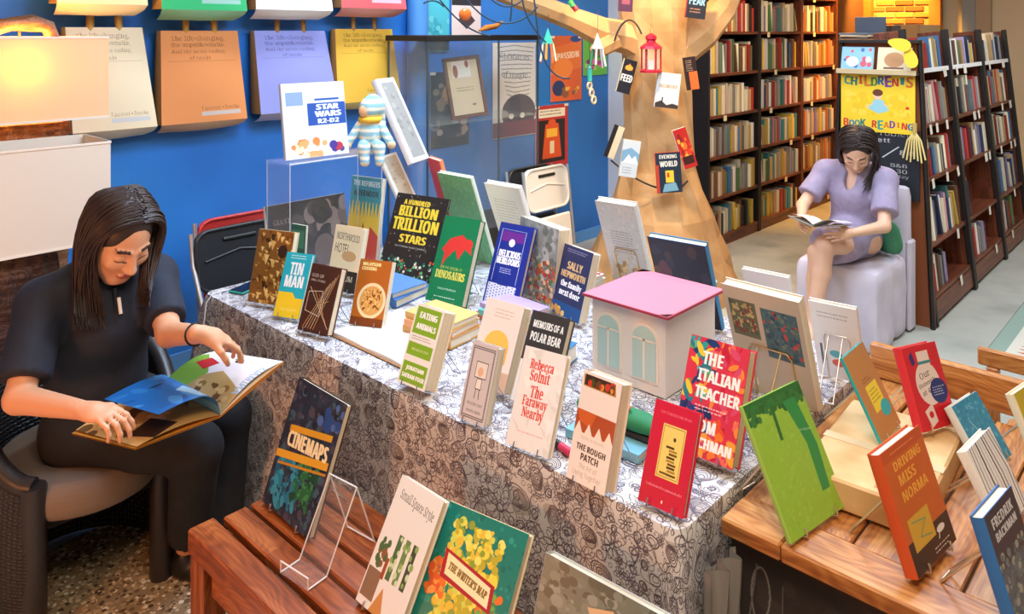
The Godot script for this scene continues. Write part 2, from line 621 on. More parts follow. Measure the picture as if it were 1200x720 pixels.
	pc.S(900, 0, 0, 1, 1, 0.008, 0.022, [H("c9b798"), H("e0d4bc"), H("6d5640"), H("a58c6a"), H("4a3a2c"), H("b59c78")])
	var matm := textured(tex_of(pc.im), 0.9, Vector3(2.6, 2.6, 2.6))
	var mm := MB.new()
	mm.lathe([Vector2(0.0, 0.0), Vector2(0.41, 0.0), Vector2(0.42, 0.006), Vector2(0.41, 0.012), Vector2(0.0, 0.012)], 48, W(0.95, 0.001, 2.50))
	tag(put("pebble_mat", mm, matm), "round speckled brown pebble mat under the wicker chair", "mat")

func printed(cv: CV, rough := 0.5) -> StandardMaterial3D:
	var m := StandardMaterial3D.new()
	m.albedo_texture = tex_of(cv.im)
	m.roughness = rough
	m.texture_repeat = false
	return m

# ---------------------------------------------------------------- tables and bench
func wood_grain(c0: Color, c1: Color, c2: Color, sd: int) -> ImageTexture:
	var nz := FastNoiseLite.new()
	nz.seed = sd
	nz.frequency = 0.01
	nz.fractal_octaves = 3
	var g := Gradient.new()
	g.offsets = PackedFloat32Array([0.0, 0.5, 1.0])
	g.colors = PackedColorArray([c0, c1, c2])
	var s := 256
	var im := Image.create(s, s, false, Image.FORMAT_RGB8)
	for y in s:
		for x in s:
			var w1 := nz.get_noise_2d(x * 0.5, y * 4.0)
			var ring := sin((y * 0.35 + nz.get_noise_2d(x * 0.8, y * 0.8 + 500.0) * 34.0)) * 0.25
			var fine := nz.get_noise_2d(x * 2.0, y * 40.0) * 0.35
			im.set_pixel(x, y, g.sample(clampf(0.5 + w1 * 0.6 + ring * 0.6 + fine, 0.0, 1.0)))
	return tex_of(im)
func plank(ctr: Vector3, s: Vector3, ch := 0.004) -> MB:      # grain along the longest side through uv
	var m := MB.new()
	m.box(ctr, s, Basis.IDENTITY, ch)
	var ax := s.max_axis_index()
	var o1 := rng.randf() * 3.0
	var o2 := rng.randf() * 3.0
	for i in m.v.size():
		var p := m.v[i]
		var nn := m.n[i]
		var across := 0.0
		var e := 0
		for k in 3:
			if k != ax and absf(nn[k]) < 0.8:
				across = p[k] if e == 0 else across + p[k]
				e += 1
		m.t[i] = Vector2(p[ax] * 0.9 + o1, across * 2.4 + o2)
	return m

func build_tables() -> void:
	m_wood = textured(wood_grain(H("8a4f26"), H("b4753b"), H("cf9658"), 5), 0.38, Vector3.ONE, false)
	m_bench = textured(wood_grain(H("6e3112"), H("964a1e"), H("b56a34"), 9), 0.34, Vector3.ONE, false)
	# folding table under the cloth
	var t := thing("folding_table", W(1.90, 0, 1.83), 0.0, "long folding table hidden under the paisley cloth", "table")
	put("tabletop", bx(Vector3(0, 0.733, 0), Vector3(1.10, 0.03, 2.02), 0.004), mt(H("c9c6bd"), 0.5), t)
	for x in [-0.45, 0.45]:
		for z in [-0.85, 0.85]:
			put("leg", rod([Vector3(x, 0, z), Vector3(x, 0.718, z)], 0.016, 8), mt(H("5b5d60"), 0.4, 0.8), t)
	# paisley cloth
	var A0 := 1.335
	var A1 := 2.46
	var B0 := 0.80
	var B1 := 2.855
	var ring := []                       # outline with rounded corners: point, outward
	var rad := 0.035
	var cor := [[A0 + rad, B0 + rad, PI], [A1 - rad, B0 + rad, -PI / 2], [A1 - rad, B1 - rad, 0.0], [A0 + rad, B1 - rad, PI / 2]]
	for ci in 4:
		var cc = cor[ci]
		for k in 7:
			var an: float = cc[2] + PI / 2 * k / 6.0
			ring.append([Vector2(cc[0] + cos(an) * rad, cc[1] + sin(an) * rad), Vector2(cos(an), sin(an)), 1.0 if k == 3 else 0.55 if k in [2, 4] else 0.15])
		var nx = cor[(ci + 1) % 4]
		var e0: Vector2 = ring[ring.size() - 1][0]
		var e1 := Vector2(nx[0] + cos(nx[2]) * rad, nx[1] + sin(nx[2]) * rad)
		var cnt := int((e1 - e0).length() / 0.035)
		for k in range(1, cnt):
			var an2: float = nx[2]
			ring.append([e0.lerp(e1, float(k) / cnt), Vector2(cos(an2), sin(an2)), 0.0])
	var rows := [0.0, 0.004, 0.012, 0.03, 0.06, 0.1, 0.16, 0.24, 0.32, 0.4, 0.48, 0.56, 0.63, 0.69]
	var nr := ring.size()
	var slen := [0.0]
	for i in nr:
		slen.append(slen[i] + (ring[(i + 1) % nr][0] - ring[i][0]).length())
	var fold := FastNoiseLite.new()
	fold.seed = 4
	fold.frequency = 1.0
	var P := []
	for i in nr + 1:
		var rg: Array = ring[i % nr]
		var s: float = slen[i % nr]
		var col := []
		for j in rows.size():
			var d: float = rows[j]
			var fall := clampf(d / 0.69, 0.0, 1.0)
			var beside: bool = rg[1].y < -0.5 and rg[0].x > A0 + 0.09      # the side tucked against the wooden table hangs straight
			var off := 0.0 if beside else 0.018 * fall + 0.012 * fall * sin(s * 21.0 + fold.get_noise_1d(s * 2.0) * 5.0) + 0.012 * fall * fold.get_noise_2d(s * 6.0, d * 3.0)
			off += float(rg[2]) * 0.11 * pow(fall, 0.7) * (0.45 if rg[1].y < -0.3 else 1.0)
			off += 0.006 * (1.0 - exp(-d * 60.0))
			var q: Vector2 = rg[0] + rg[1] * off
			if rg[1].y < -0.1:
				q.y = maxf(q.y, 0.7925 if q.x > 1.47 else 0.76)
			col.append(W(q.x, 0.757 - d + (0.003 if j == 0 else 0.0), q.y))
		P.append(col)
	var cm := MB.new()
	var uvs := 1.45
	for i in nr:
		for j in rows.size() - 1:
			var q := []
			var uu := []
			var nn := []
			for e in [[i, j], [i + 1, j], [i + 1, j + 1], [i, j + 1]]:
				q.append(P[e[0]][e[1]])
				var ii: int = e[0]
				var jj: int = e[1]
				var du: Vector3 = P[(ii + 1) % nr][jj] - P[(ii - 1 + nr) % nr][jj]
				var dv: Vector3 = P[ii][mini(jj + 1, rows.size() - 1)] - P[ii][maxi(jj - 1, 0)]
				var no := dv.cross(du).normalized()
				var outw := Vector3(ring[ii % nr][1].x, 0.3, -ring[ii % nr][1].y)
				if no.dot(outw) < 0.0:
					no = -no
				nn.append(no)
				var rp: Array = ring[ii % nr]
				var dd: float = rows[jj]
				var uq: Vector2 = rp[0] + rp[1] * dd
				uu.append(uq * uvs)
			cm.tri(q[0], q[1], q[2], nn[0], nn[1], nn[2], uu[0], uu[1], uu[2])
			cm.tri(q[0], q[2], q[3], nn[0], nn[2], nn[3], uu[0], uu[2], uu[3])
	var ctr := Vector2((A0 + A1) / 2, (B0 + B1) / 2)
	var nk := 24
	for i in nr:                          # the top, gently creased
		for k in nk:
			var q := []
			var uu := []
			for e in [[i, k], [i + 1, k], [i + 1, k + 1], [i, k + 1]]:
				var rp: Vector2 = ring[e[0] % nr][0]
				var f := float(e[1]) / nk
				var xy := ctr.lerp(rp, f)
				q.append(W(xy.x, 0.760 + (0.0022 * absf(fold.get_noise_2d(xy.x * 5.0, xy.y * 5.0)) if e[1] < nk else 0.0), xy.y))
				uu.append(xy * uvs)
			cm.poly([q[0], q[1], q[2]], Vector3.UP, [uu[0], uu[1], uu[2]])
			cm.poly([q[0], q[2], q[3]], Vector3.UP, [uu[0], uu[2], uu[3]])
	var pm := StandardMaterial3D.new()
	pm.albedo_texture = tex_of(paisley())
	pm.roughness = 0.42
	tag(put("tablecloth", cm, pm), "silvery white paisley cloth draped over the long display table", "tablecloth")
	# wooden slatted table
	var wt := thing("wooden_table", W(1.467, 0, 0.785), 0.0, "varnished wooden table with framed plank top and raised rear rail", "table")
	var TH := 0.74
	var WA := 0.92
	var WB := 1.55
	var fw := 0.105
	put("frame_board", plank(Vector3(fw / 2, TH - 0.0175, (WB + 0.13) / 2), Vector3(fw, 0.035, WB - 0.13), 0.004), m_wood, wt)
	put("frame_board", plank(Vector3(fw / 2 + 0.0, TH - 0.0175, 0.065), Vector3(fw, 0.035, 0.127), 0.004), m_wood, wt)
	put("frame_board", plank(Vector3(fw + (WA - fw) / 2 + 0.001, TH - 0.0175, 0.065), Vector3(WA - fw - 0.002, 0.035, 0.127), 0.004), m_wood, wt)
	var z := 0.133
	while z < WB - 0.05:
		put("slat", plank(Vector3(fw + (WA - fw - 0.06) / 2 + 0.002, TH - 0.0185, z + 0.0475), Vector3(WA - fw - 0.06, 0.03, 0.092), 0.003), m_wood, wt)
		z += 0.097
	put("apron", plank(Vector3(0.12, TH - 0.075, WB / 2), Vector3(0.022, 0.075, WB - 0.12), 0.003), m_wood, wt)
	put("apron", plank(Vector3(WA / 2, TH - 0.075, 0.045), Vector3(WA - 0.12, 0.075, 0.022), 0.003), m_wood, wt)
	put("apron", plank(Vector3(WA - 0.05, TH - 0.075, WB / 2), Vector3(0.022, 0.075, WB - 0.12), 0.003), m_wood, wt)
	for x in [0.13, WA - 0.045]:
		for zz in [0.045, WB - 0.045]:
			put("leg", plank(Vector3(x, 0.355, zz), Vector3(0.06, 0.71, 0.06), 0.005), m_wood, wt)
	for zz in [0.16, 0.75, 1.3]:
		put("rail_bracket", bx(Vector3(WA - 0.03, TH + 0.005, zz), Vector3(0.03, 0.08, 0.03), 0.003), m_wood, wt)
	put("rear_rail", plank(Vector3(WA - 0.008, TH + 0.05, WB / 2), Vector3(0.028, 0.095, WB), 0.004), m_wood, wt)
	# chalkboard under the wooden table
	var cb := thing("chalkboard", W(1.515, 0, 0.415), 0.0, "dark chalkboard with chalk flourish leaning under the wooden table", "chalkboard")
	var bs := Basis(Vector3.UP, -PI / 2) * Basis(Vector3.RIGHT, -0.03)
	put("frame", bx(Vector3(0.0, 0.345, 0), Vector3(0.74, 0.69, 0.02), 0.004, bs), mt(H("3b2d26"), 0.7), cb)
	var cc2 := CV.new(512, 420, H("3d3431"))
	cc2.S(260, 0, 0, 1, 1, 0.01, 0.05, [H("413835"), H("3a322f"), H("453c38")])
	var swirl := []
	for k in 34:
		var an := 1.2 + k * 0.2
		swirl.append([0.062 + cos(an) * 0.026 * (1.0 + k * 0.006), 0.13 + sin(an) * 0.085 - k * 0.0006])
	cc2.L(swirl, 3.0, H("8f8884"))
	cc2.L([[0.03, 0.62], [0.022, 0.4], [0.03, 0.2], [0.05, 0.03]], 2.5, H("7d7672"))
	cc2.L([[0.13, 0.06], [0.13, 0.24]], 2.0, H("6d6662"))
	var cf := MB.new()
	var org := Vector3(0.0, 0.345, 0)
	var q2 := []
	for e in [[-0.345, -0.32], [0.345, -0.32], [0.345, 0.32], [-0.345, 0.32]]:
		q2.append(org + bs * Vector3(e[0], e[1], 0.0108))
	cf.poly(q2, bs.z, [Vector2(0, 1), Vector2(1, 1), Vector2(1, 0), Vector2(0, 0)])
	put("writing_face", cf, printed(cc2, 0.85), cb)
	# plastic sheet hanging between the tables
	var pl := MB.new()
	pl.grid(28, 14, func(u, v): return W(1.345 + u * 0.115 + 0.012 * v, 0.70 - v * 0.66, 0.738 + 0.016 * sin(u * 15.0 + v * 2.5) + 0.006 * sin(u * 31.0 - v * 5.0) + v * 0.006), null)
	tag(put("plastic_sheet", pl, mt(H("8c8983"), 0.22)), "crumpled grey plastic sheet hanging under the paisley cloth corner", "plastic sheet")
	# bench
	var bn := thing("slatted_bench", W(0.89, 0, 2.0), 0.0, "reddish wooden slatted bench in front of the paisley cloth", "bench")
	var BL := 1.62
	var xs := [0.0, 0.088, 0.166, 0.244, 0.322]
	put("rail", plank(Vector3(0.036, 0.4175, BL / 2), Vector3(0.072, 0.065, BL), 0.005), m_bench, bn)
	for k in range(1, 5):
		put("slat", plank(Vector3(xs[k] + 0.033, 0.437, BL / 2 + 0.01), Vector3(0.066, 0.026, BL - 0.02), 0.004), m_bench, bn)
	for zz in [0.12, 0.75, 1.4]:
		put("cross_bar", plank(Vector3(0.23, 0.404, zz), Vector3(0.30, 0.04, 0.05), 0.003), m_bench, bn)
	for zz in [0.04, BL - 0.04]:
		put("leg", plank(Vector3(0.037, 0.1925, zz), Vector3(0.066, 0.385, 0.07), 0.005), m_bench, bn)
		put("leg", plank(Vector3(0.352, 0.2115, zz), Vector3(0.06, 0.423, 0.06), 0.005), m_bench, bn)
		put("stretcher", plank(Vector3(0.195, 0.3, zz), Vector3(0.25, 0.05, 0.03), 0.003), m_bench, bn)
	put("brace", plank(Vector3(0.037, 0.335, BL / 2), Vector3(0.03, 0.06, BL - 0.18), 0.003), m_bench, bn)

func paisley() -> Image:
	var n := 1024
	var cv := CV.new(n, n, H("d9d8d9"))
	var r := RandomNumberGenerator.new()
	r.seed = 77
	var inks := [H("5a4f58"), H("6c6068"), H("4b4552"), H("7a6f72"), H("5f5a6c")]
	var drops := []
	var tries := 0
	while drops.size() < 260 and tries < 6000:
		tries += 1
		var p := Vector2(r.randf() * n, r.randf() * n)
		var s := r.randf_range(44.0, 80.0) if drops.size() < 70 else r.randf_range(14.0, 32.0)
		var ok := true
		for d in drops:
			for ox in [-n, 0, n]:
				for oy in [-n, 0, n]:
					if p.distance_to(d[0] + Vector2(ox, oy)) < (s + d[1]) * 0.68:
						ok = false
		if ok:
			drops.append([p, s, r.randf() * TAU, r.randi() % 3, 1.0 if r.randf() < 0.5 else -1.0])
	for d in drops:
		for ox in [-n, 0, n]:
			for oy in [-n, 0, n]:
				var c: Vector2 = d[0] + Vector2(ox, oy)
				if c.x < -130 or c.x > n + 130 or c.y < -130 or c.y > n + 130:
					continue
				var ink: Color = inks[int(d[1]) % 5]
				if int(d[1] * 10.0) % 3 == 0:                  # some motifs are woven in a second, greyer thread
					var blot := []
					for q in 25:
						var t := TAU * q / 24.0
						blot.append(c + Vector2(cos(t), sin(t)) * d[1] * (0.62 + 0.1 * sin(t * 3.0 + d[2])))
					cv.P(blot, H("bdb7b4"), false)
				if d[3] == 2:                                  # flower rosette
					for k in 8:
						var an: float = d[2] + TAU * k / 8
						var e: Vector2 = c + Vector2(cos(an), sin(an)) * d[1] * 0.55
						var pet := []
						for q in 15:
							var t := TAU * q / 14.0
							pet.append(e + Vector2(cos(t) * d[1] * 0.4, sin(t) * d[1] * 0.2).rotated(an))
						cv.L(pet, 2.4, ink, false)
					var ctr := []
					for q in 13:
						ctr.append(c + Vector2(cos(TAU * q / 12.0), sin(TAU * q / 12.0)) * d[1] * 0.2)
					cv.L(ctr, 3.0, ink, false)
				else:                                          # curled teardrops, one inside the other
					for k in (5 if d[1] > 36.0 else 2):
						var f := 1.0 - k * (0.19 if d[1] > 36.0 else 0.45)
						var out := []
						for q in 33:
							var t := TAU * q / 32.0
							var rr: float = d[1] * f * (0.62 - 0.38 * cos(t))
							var p2 := Vector2(cos(t) * rr, sin(t) * rr * 0.95 * (1.0 - 0.35 * maxf(0.0, -cos(t))))
							p2 = Vector2(-p2.x, p2.y)
							p2 = p2.rotated(d[4] * 1.2 * clampf((-p2.x / d[1] + 0.1), -0.3, 1.2))
							out.append(c + p2.rotated(d[2]))
						cv.L(out, [4.2, 2.4, 3.6, 2.2, 3.2][k], ink, false)
					for k in 7:
						var an: float = d[2] + d[4] * (0.6 + k * 0.45)
						var e: Vector2 = c + Vector2(cos(an), sin(an)) * d[1] * 1.02
						var lp := []
						for q in 9:
							var t := TAU * q / 8.0
							lp.append(e + Vector2(cos(t), sin(t)) * d[1] * 0.12)
						cv.L(lp, 1.8, ink, false)
	for k in 620:                                              # tendrils filling the ground
		var p := Vector2(r.randf() * n, r.randf() * n)
		var an := r.randf() * TAU
		var tw := r.randf_range(0.08, 0.22) * (1.0 if r.randf() < 0.5 else -1.0)
		var pts := []
		for q in 20:
			pts.append(p)
			an += tw * (0.5 + q * 0.14)
			p += Vector2(cos(an), sin(an)) * 6.5
		cv.L(pts, [3.0, 2.0][k % 2], inks[k % 5], false)
	return cv.im

# ---------------------------------------------------------------- bookcases and their rows of books
var shelf_meshes := []
const ORD := ["lowest", "second", "third", "fourth", "fifth", "sixth", "seventh", "eighth"]
func shelf_book_mesh(tk: float, hh: float, dp: float) -> ArrayMesh:      # spine faces +z, stands on y = 0
	var am := ArrayMesh.new()
	var c := MB.new()
	var e := 0.0025
	c.box(Vector3(-tk / 2 + e / 2, hh / 2, -dp / 2), Vector3(e, hh, dp))
	c.box(Vector3(tk / 2 - e / 2, hh / 2, -dp / 2), Vector3(e, hh, dp))
	for k in 4:                                                           # rounded spine
		var a0 := PI * k / 4.0
		var a1 := PI * (k + 1) / 4.0
		var p0 := Vector3(-cos(a0) * tk / 2, 0, sin(a0) * tk * 0.16)
		var p1 := Vector3(-cos(a1) * tk / 2, 0, sin(a1) * tk * 0.16)
		var up := Vector3(0, hh, 0)
		c.poly([p0, p1, p1 + up, p0 + up], Vector3(p0.x + p1.x, 0, 0.03))
	c.poly([Vector3(-tk / 2, hh, 0), Vector3(0, hh, tk * 0.16), Vector3(tk / 2, hh, 0)], Vector3.UP)
	c.done(am)
	var p := MB.new()
	p.box(Vector3(0, hh / 2, -dp / 2 - 0.002), Vector3(tk - 2 * e, hh - 0.008, dp - 0.006))
	p.done(am)
	return am

var spine_cols := {
	"cream": H("e2d6b8"), "white": H("e9e6de"), "tan": H("b99a6c"), "red": H("a8322c"), "maroon": H("6a2028"), "navy": H("23304f"),
	"blue": H("3f6f9f"), "teal": H("3d7f80"), "green": H("4f7446"), "black": H("2a2726"), "grey": H("8e8d88"), "orange": H("c8743a"),
	"yellow": H("d8b64a"), "brown": H("6f4a30"), "pink": H("c98a90"), "lilac": H("8d83a6"),
}
func fill_shelf(xf: Transform3D, x0: float, x1: float, dp: float, gap: float, bias: Array, out: Array, where: String, grp: String, tmin := 0.016, tmax := 0.05) -> void:
	var x := x0 + 0.006
	var keys := spine_cols.keys()
	var stop := x1 - (rng.randf_range(0.0, 0.14) if rng.randf() < 0.4 else 0.01)
	var base := rng.randf_range(0.62, 0.78)
	while x < stop:
		var tk := rng.randf_range(tmin, tmax)
		if x + tk > x1 - 0.004:
			break
		var hh := gap * clampf(base + rng.randf_range(-0.08, 0.16), 0.5, 0.93)
		var k: String = bias[rng.randi() % bias.size()] if rng.randf() < 0.82 else keys[rng.randi() % keys.size()]
		var d := dp * rng.randf_range(0.62, 0.78)
		var lean := 0.0
		if rng.randf() < 0.04 and x + tk + 0.06 < x1:
			lean = rng.randf_range(0.08, 0.2)
		var bs := Basis(Vector3.BACK, lean)
		var sh := sin(lean) * hh if lean > 0.0 else 0.0
		out.append({"xf": xf * Transform3D(bs, Vector3(x + tk / 2 + sh, 0.0007 + (sin(lean) * tk / 2 if lean > 0 else 0.0), -rng.randf_range(0.012, 0.04))), "t": tk, "h": hh, "d": d, "c": k, "v": rng.randf_range(0.82, 1.12), "where": where, "grp": grp})
		x += tk + 0.0015 + sh * 1.05
	if stop < x1 - 0.09 and rng.randf() < 0.6:                            # a book slumped against the row
		var hh := gap * 0.7
		var lean := 0.3
		out.append({"xf": xf * Transform3D(Basis(Vector3.BACK, lean), Vector3(x + sin(lean) * hh + 0.016, 0.007, -0.03)), "t": 0.024, "h": hh, "d": dp * 0.65, "c": bias[rng.randi() % bias.size()], "v": 1.0, "where": where, "grp": grp})
var spine_mats := {}
func spine_mat(k: String, val: float) -> StandardMaterial3D:
	var q := int(round(val * 8.0))
	var key := k + str(q)
	if not spine_mats.has(key):
		var c: Color = spine_cols[k]
		var f := q / 8.0
		var m := StandardMaterial3D.new()
		m.albedo_color = Color(minf(c.r * f, 0.95), minf(c.g * f, 0.95), minf(c.b * f, 0.95))
		m.roughness = 0.5
		spine_mats[key] = m
	return spine_mats[key]
func quantised(x: float, q: float) -> float:
	return round(x / q) * q
func lay_books(list: Array, single: bool, called: String, label: String) -> void:
	var page := mt(H("d9cfb4"), 0.9)
	if single:
		for i in list.size():
			var s: Dictionary = list[i]
			var tk := maxf(0.014, floor(s.t / 0.004) * 0.004)
			var hh := quantised(s.h, 0.012)
			var dd := quantised(s.d, 0.02)
			var key := "sb %.3f %.3f %.2f" % [tk, hh, dd]
			if not mats.has(key):
				mats[key] = shelf_book_mesh(tk, hh, dd)
			var o := MeshInstance3D.new()
			o.mesh = mats[key]
			o.set_surface_override_material(0, spine_mat(s.c, s.v))
			o.set_surface_override_material(1, page)
			o.name = numbered("shelf_book")
			add_child(o)
			o.transform = s.xf
			var size: String = "thin" if s.t < 0.028 else "thick" if s.t > 0.042 else "tall" if s.h > 0.27 else "mid-sized"
			var p: String = list[i - 1].c if i > 0 and list[i - 1].where == s.where else ""
			var q: String = list[i + 1].c if i < list.size() - 1 and list[i + 1].where == s.where else ""
			var by := "between %s and %s books" % [p, q] if p and q and p != q else "between two %s books" % p if p and q else "ending the row beside %s" % (p + q)
			tag(o, "%s %s book %s, %s" % [size, s.c, by, s.where], "book", "books on the " + s.where)
	else:
		var cvm := StandardMaterial3D.new()
		cvm.vertex_color_use_as_albedo = true
		cvm.roughness = 0.5
		var m := MB.new()
		for s in list:
			var c: Color = spine_cols[s.c]
			m.col = lin(Color(minf(c.r * s.v, 0.95), minf(c.g * s.v, 0.95), minf(c.b * s.v, 0.95)))
			var xf: Transform3D = s.xf
			m.box(xf * Vector3(0, s.h / 2, -s.d / 2), Vector3(s.t * 0.96, s.h, s.d), xf.basis)
			m.col = lin(H("d9cfb4"))
			m.box(xf * Vector3(0, s.h - 0.002, -s.d / 2 - 0.003), Vector3(s.t * 0.8, 0.006, s.d - 0.01), xf.basis)
		var o := put(called, m, cvm)
		tag(o, label, "books", "", "stuff")

func build_bookcases() -> void:
	m_case = textured(wood_grain(H("4a2415"), H("6b3620"), H("874a2c"), 12), 0.42, Vector3.ONE, false)
	var m_dark := mt(H("1d1917"), 0.5)
	var names := ["first wall bookcase beside the paper tree", "middle wall bookcase", "third wall bookcase under amber light"]
	var cream := ["cream", "cream", "white", "tan", "cream", "red", "teal", "green", "grey", "brown", "yellow"]
	var ys := [0.09, 0.41, 0.74, 1.07, 1.41, 1.75, 2.09]
	for i in 3:
		var a := 5.52 + i * 0.905
		var o := thing("bookcase", W(a, 0, 3.05), 0.0, "tall red brown wooden " + names[i], "bookcase")
		put("side_panel", plank(Vector3(0.012, 1.23, -0.145), Vector3(0.024, 2.46, 0.29), 0.002), m_dark if i < 2 else m_case, o)
		put("side_panel", plank(Vector3(0.888, 1.23, -0.145), Vector3(0.024, 2.46, 0.29), 0.002), m_dark if i < 1 else m_case, o)
		put("back_panel", plank(Vector3(0.45, 1.23, -0.283), Vector3(0.85, 2.44, 0.012), 0.0), m_case, o)
		put("plinth", plank(Vector3(0.45, 0.032, -0.02), Vector3(0.852, 0.064, 0.02), 0.0), m_case, o)
		put("top_panel", plank(Vector3(0.45, 2.45, -0.14), Vector3(0.85, 0.022, 0.27), 0.0), m_case, o)
		var all := []
		for k in 7:
			var shn := put("shelf", plank(Vector3(0.45, ys[k] - 0.012, -0.14), Vector3(0.851, 0.024, 0.27), 0.002), m_case, o)
			if k > 0 and i > 0 or rng.randf() < 0.3:
				put("shelf_tag", bx(Vector3(rng.randf_range(0.1, 0.8), ys[k] - 0.028, 0.004), Vector3(0.05, 0.045, 0.002)), mt(H("e7d9a8"), 0.8), shn)
			var w: String = "%s shelf of %s" % [ORD[k], names[i].replace(" under amber light", "").replace(" beside the paper tree", "")]
			var gap: float = (ys[k + 1] - ys[k] - 0.03) if k < 6 else 0.31
			fill_shelf(o.transform * Transform3D(Basis.IDENTITY, Vector3(0, ys[k], 0)), 0.03, 0.872, 0.25, gap, cream if i < 2 else ["cream", "yellow", "tan", "cream", "white", "orange"], all, w, "", 0.02, 0.05)
		lay_books(all.filter(func(s): return s.xf.origin.y < 1.9), i == 0, "shelf_books", "rows of cream and coloured books filling the " + names[i])
	# sloping double-sided bookcases
	var tilt := 0.105
	var cn := ["sloping bookcase behind the covered chair", "second sloping bookcase", "third sloping bookcase"]
	var rs := [0.17, 0.46, 0.84, 1.165, 1.51]
	var mix := ["white", "grey", "cream", "cream", "tan", "blue", "lilac", "brown", "black", "red", "navy"]
	for i in 3:
		var a := 5.03 + i * 0.945
		var o := thing("sloping_bookcase", W(a, 0, 1.30), 0.0, "brown and black " + cn[i] + (" with children's sign" if i == 0 else " along the aisle"), "bookcase")
		o.rotation.x = -tilt
		var f := 1.0 / cos(tilt)
		put("upright", plank(Vector3(0.014, 0.89, 0.0), Vector3(0.03, 1.77, 0.035), 0.002), m_dark, o)
		put("upright", plank(Vector3(0.926, 0.89, 0.0), Vector3(0.03, 1.77, 0.035), 0.002), m_dark, o)
		put("side_panel", plank(Vector3(0.014, 0.89, -0.095), Vector3(0.02, 1.75, 0.15), 0.002), m_case, o)
		put("side_panel", plank(Vector3(0.926, 0.89, -0.095), Vector3(0.02, 1.75, 0.15), 0.002), m_case, o)
		put("back_panel", plank(Vector3(0.47, 0.78, -0.166), Vector3(0.89, 1.5, 0.01), 0.0), m_case, o)
		put("kickboard", plank(Vector3(0.47, 0.085, -0.005), Vector3(0.88, 0.115, 0.02), 0.002), m_case, o)
		var all := []
		for k in 5:
			var shn := put("shelf", plank(Vector3(0.47, rs[k] * f - 0.012, -0.08), Vector3(0.882, 0.024, 0.16), 0.002), m_case, o)
			if k >= 4:
				put("white_edge", bx(Vector3(0.47, rs[k] * f - 0.01, 0.004), Vector3(0.88, 0.03, 0.008), 0.001), mt(H("e4e4e2"), 0.5), shn)
			for q in (3 if k in [2, 3, 4] else 1):
				put("shelf_tag", bx(Vector3(rng.randf_range(0.1, 0.85), rs[k] * f - 0.035, 0.012), Vector3(0.045, 0.06, 0.002), 0.0, Basis(Vector3.BACK, rng.randf_range(-0.2, 0.2))), mt(H("e9e2d0"), 0.8), shn)
			var gap: float = (rs[k + 1] - rs[k] - 0.03) if k < 4 else 0.27
			var x1 := 0.9 if k > 0 else 0.55
			if i == 1 and k == 1:
				x1 = 0.35
			fill_shelf(o.transform * Transform3D(Basis.IDENTITY, Vector3(0, rs[k] * f, 0)), 0.034, x1, 0.15, gap, mix if k != 3 else ["tan", "brown", "cream", "pink", "grey", "red"], all, "%s shelf of %s" % [ORD[k], cn[i].replace(" behind the covered chair", " with children's sign")], "", 0.022, 0.05)
		var rsf := put("rear_shelf", plank(Vector3.ZERO, Vector3(0.9, 0.02, 0.2), 0.002), m_case, o)
		rsf.rotation.x = tilt
		rsf.position = Basis(Vector3.RIGHT, tilt) * Vector3(0.47, 1.63, -0.46)
		lay_books(all, i < 2, "aisle_books", "rows of pale and dark books on the " + cn[i])
	# end panel with black display board, poster and chalk board
	var e := thing("end_display", W(5.012, 0, 1.60), 0.0, "black framed end display carrying the yellow children's poster", "display stand")
	var outl := [Vector2(-0.31, 0.0), Vector2(0.31, 0.0), Vector2(0.235, 1.70), Vector2(-0.235, 1.70)]
	var xf := Transform3D(Basis(Vector3.UP, -PI / 2), Vector3(0.006, 0, 0))
	var pm := MB.new()
	pm.prism(outl, 0.012, Transform3D(xf.basis, Vector3(-0.004, 0, 0)))
	put("end_panel", pm, mt(H("8a4a26"), 0.5), e)
	for s in [-1.0, 1.0]:
		put("edge_post", rod([Vector3(-0.02, 0, s * 0.30), Vector3(-0.02, 1.70, s * 0.225)], 0.014, 4), m_dark, e)
	var led := put("ledge", bx(Vector3(-0.05, 1.495, 0), Vector3(0.10, 0.015, 0.46), 0.002), m_dark, e)
	put("top_bar", bx(Vector3(-0.03, 1.69, 0), Vector3(0.06, 0.02, 0.47), 0.002), m_dark, e)
	put("ledge_lip", bx(Vector3(-0.10, 1.505, 0), Vector3(0.006, 0.03, 0.46), 0.001), mt(H("c9b48a"), 0.7), led)
	# blackboard
	var bb := CV.new(220, 340, H("1f242c"))
	bb.T("about Problem", 0.5, 0.07, 0.9, H("d8d8d8"))
	bb.T("Gravett", 0.42, 0.17, 0.45, H("c8c8c8"))
	bb.L([[0.3, 0.25], [0.3, 0.45], [0.4, 0.45], [0.42, 0.25]], 4, H("d0d0d0"))
	bb.L([[0.55, 0.42], [0.75, 0.25]], 4, H("d0d0d0"))
	bb.T("8.8", 0.85, 0.33, 0.18, H("d0d0d0"))
	bb.T("B&B", 0.75, 0.52, 0.2, H("b8b8b8"))
	bb.T("15.30", 0.7, 0.6, 0.3, H("b8b8b8"))
	bb.T("Sunday", 0.72, 0.68, 0.3, H("b8b8b8"))
	var bo := thing("chalk_notice", W(4.985, 0.74, 1.60), 0.0, "black chalk notice below the yellow children's poster", "chalkboard")
	flat_panel(bo, "board", 0.46, 0.42, 0.008, bb, H("17191d"), Basis(Vector3.UP, -PI / 2))
	var po := thing("childrens_poster", W(4.968, 1.135, 1.605), 0.0, "yellow hand painted children's book reading poster", "poster")
	var yc := CV.new(400, 330, H("f2cf2e"))
	yc.S(60, 0.1, 0.35, 0.8, 0.35, 0.02, 0.06, [H("f4d548"), H("eec81e"), H("f0c428")])
	var word := "CHILDREN'S"
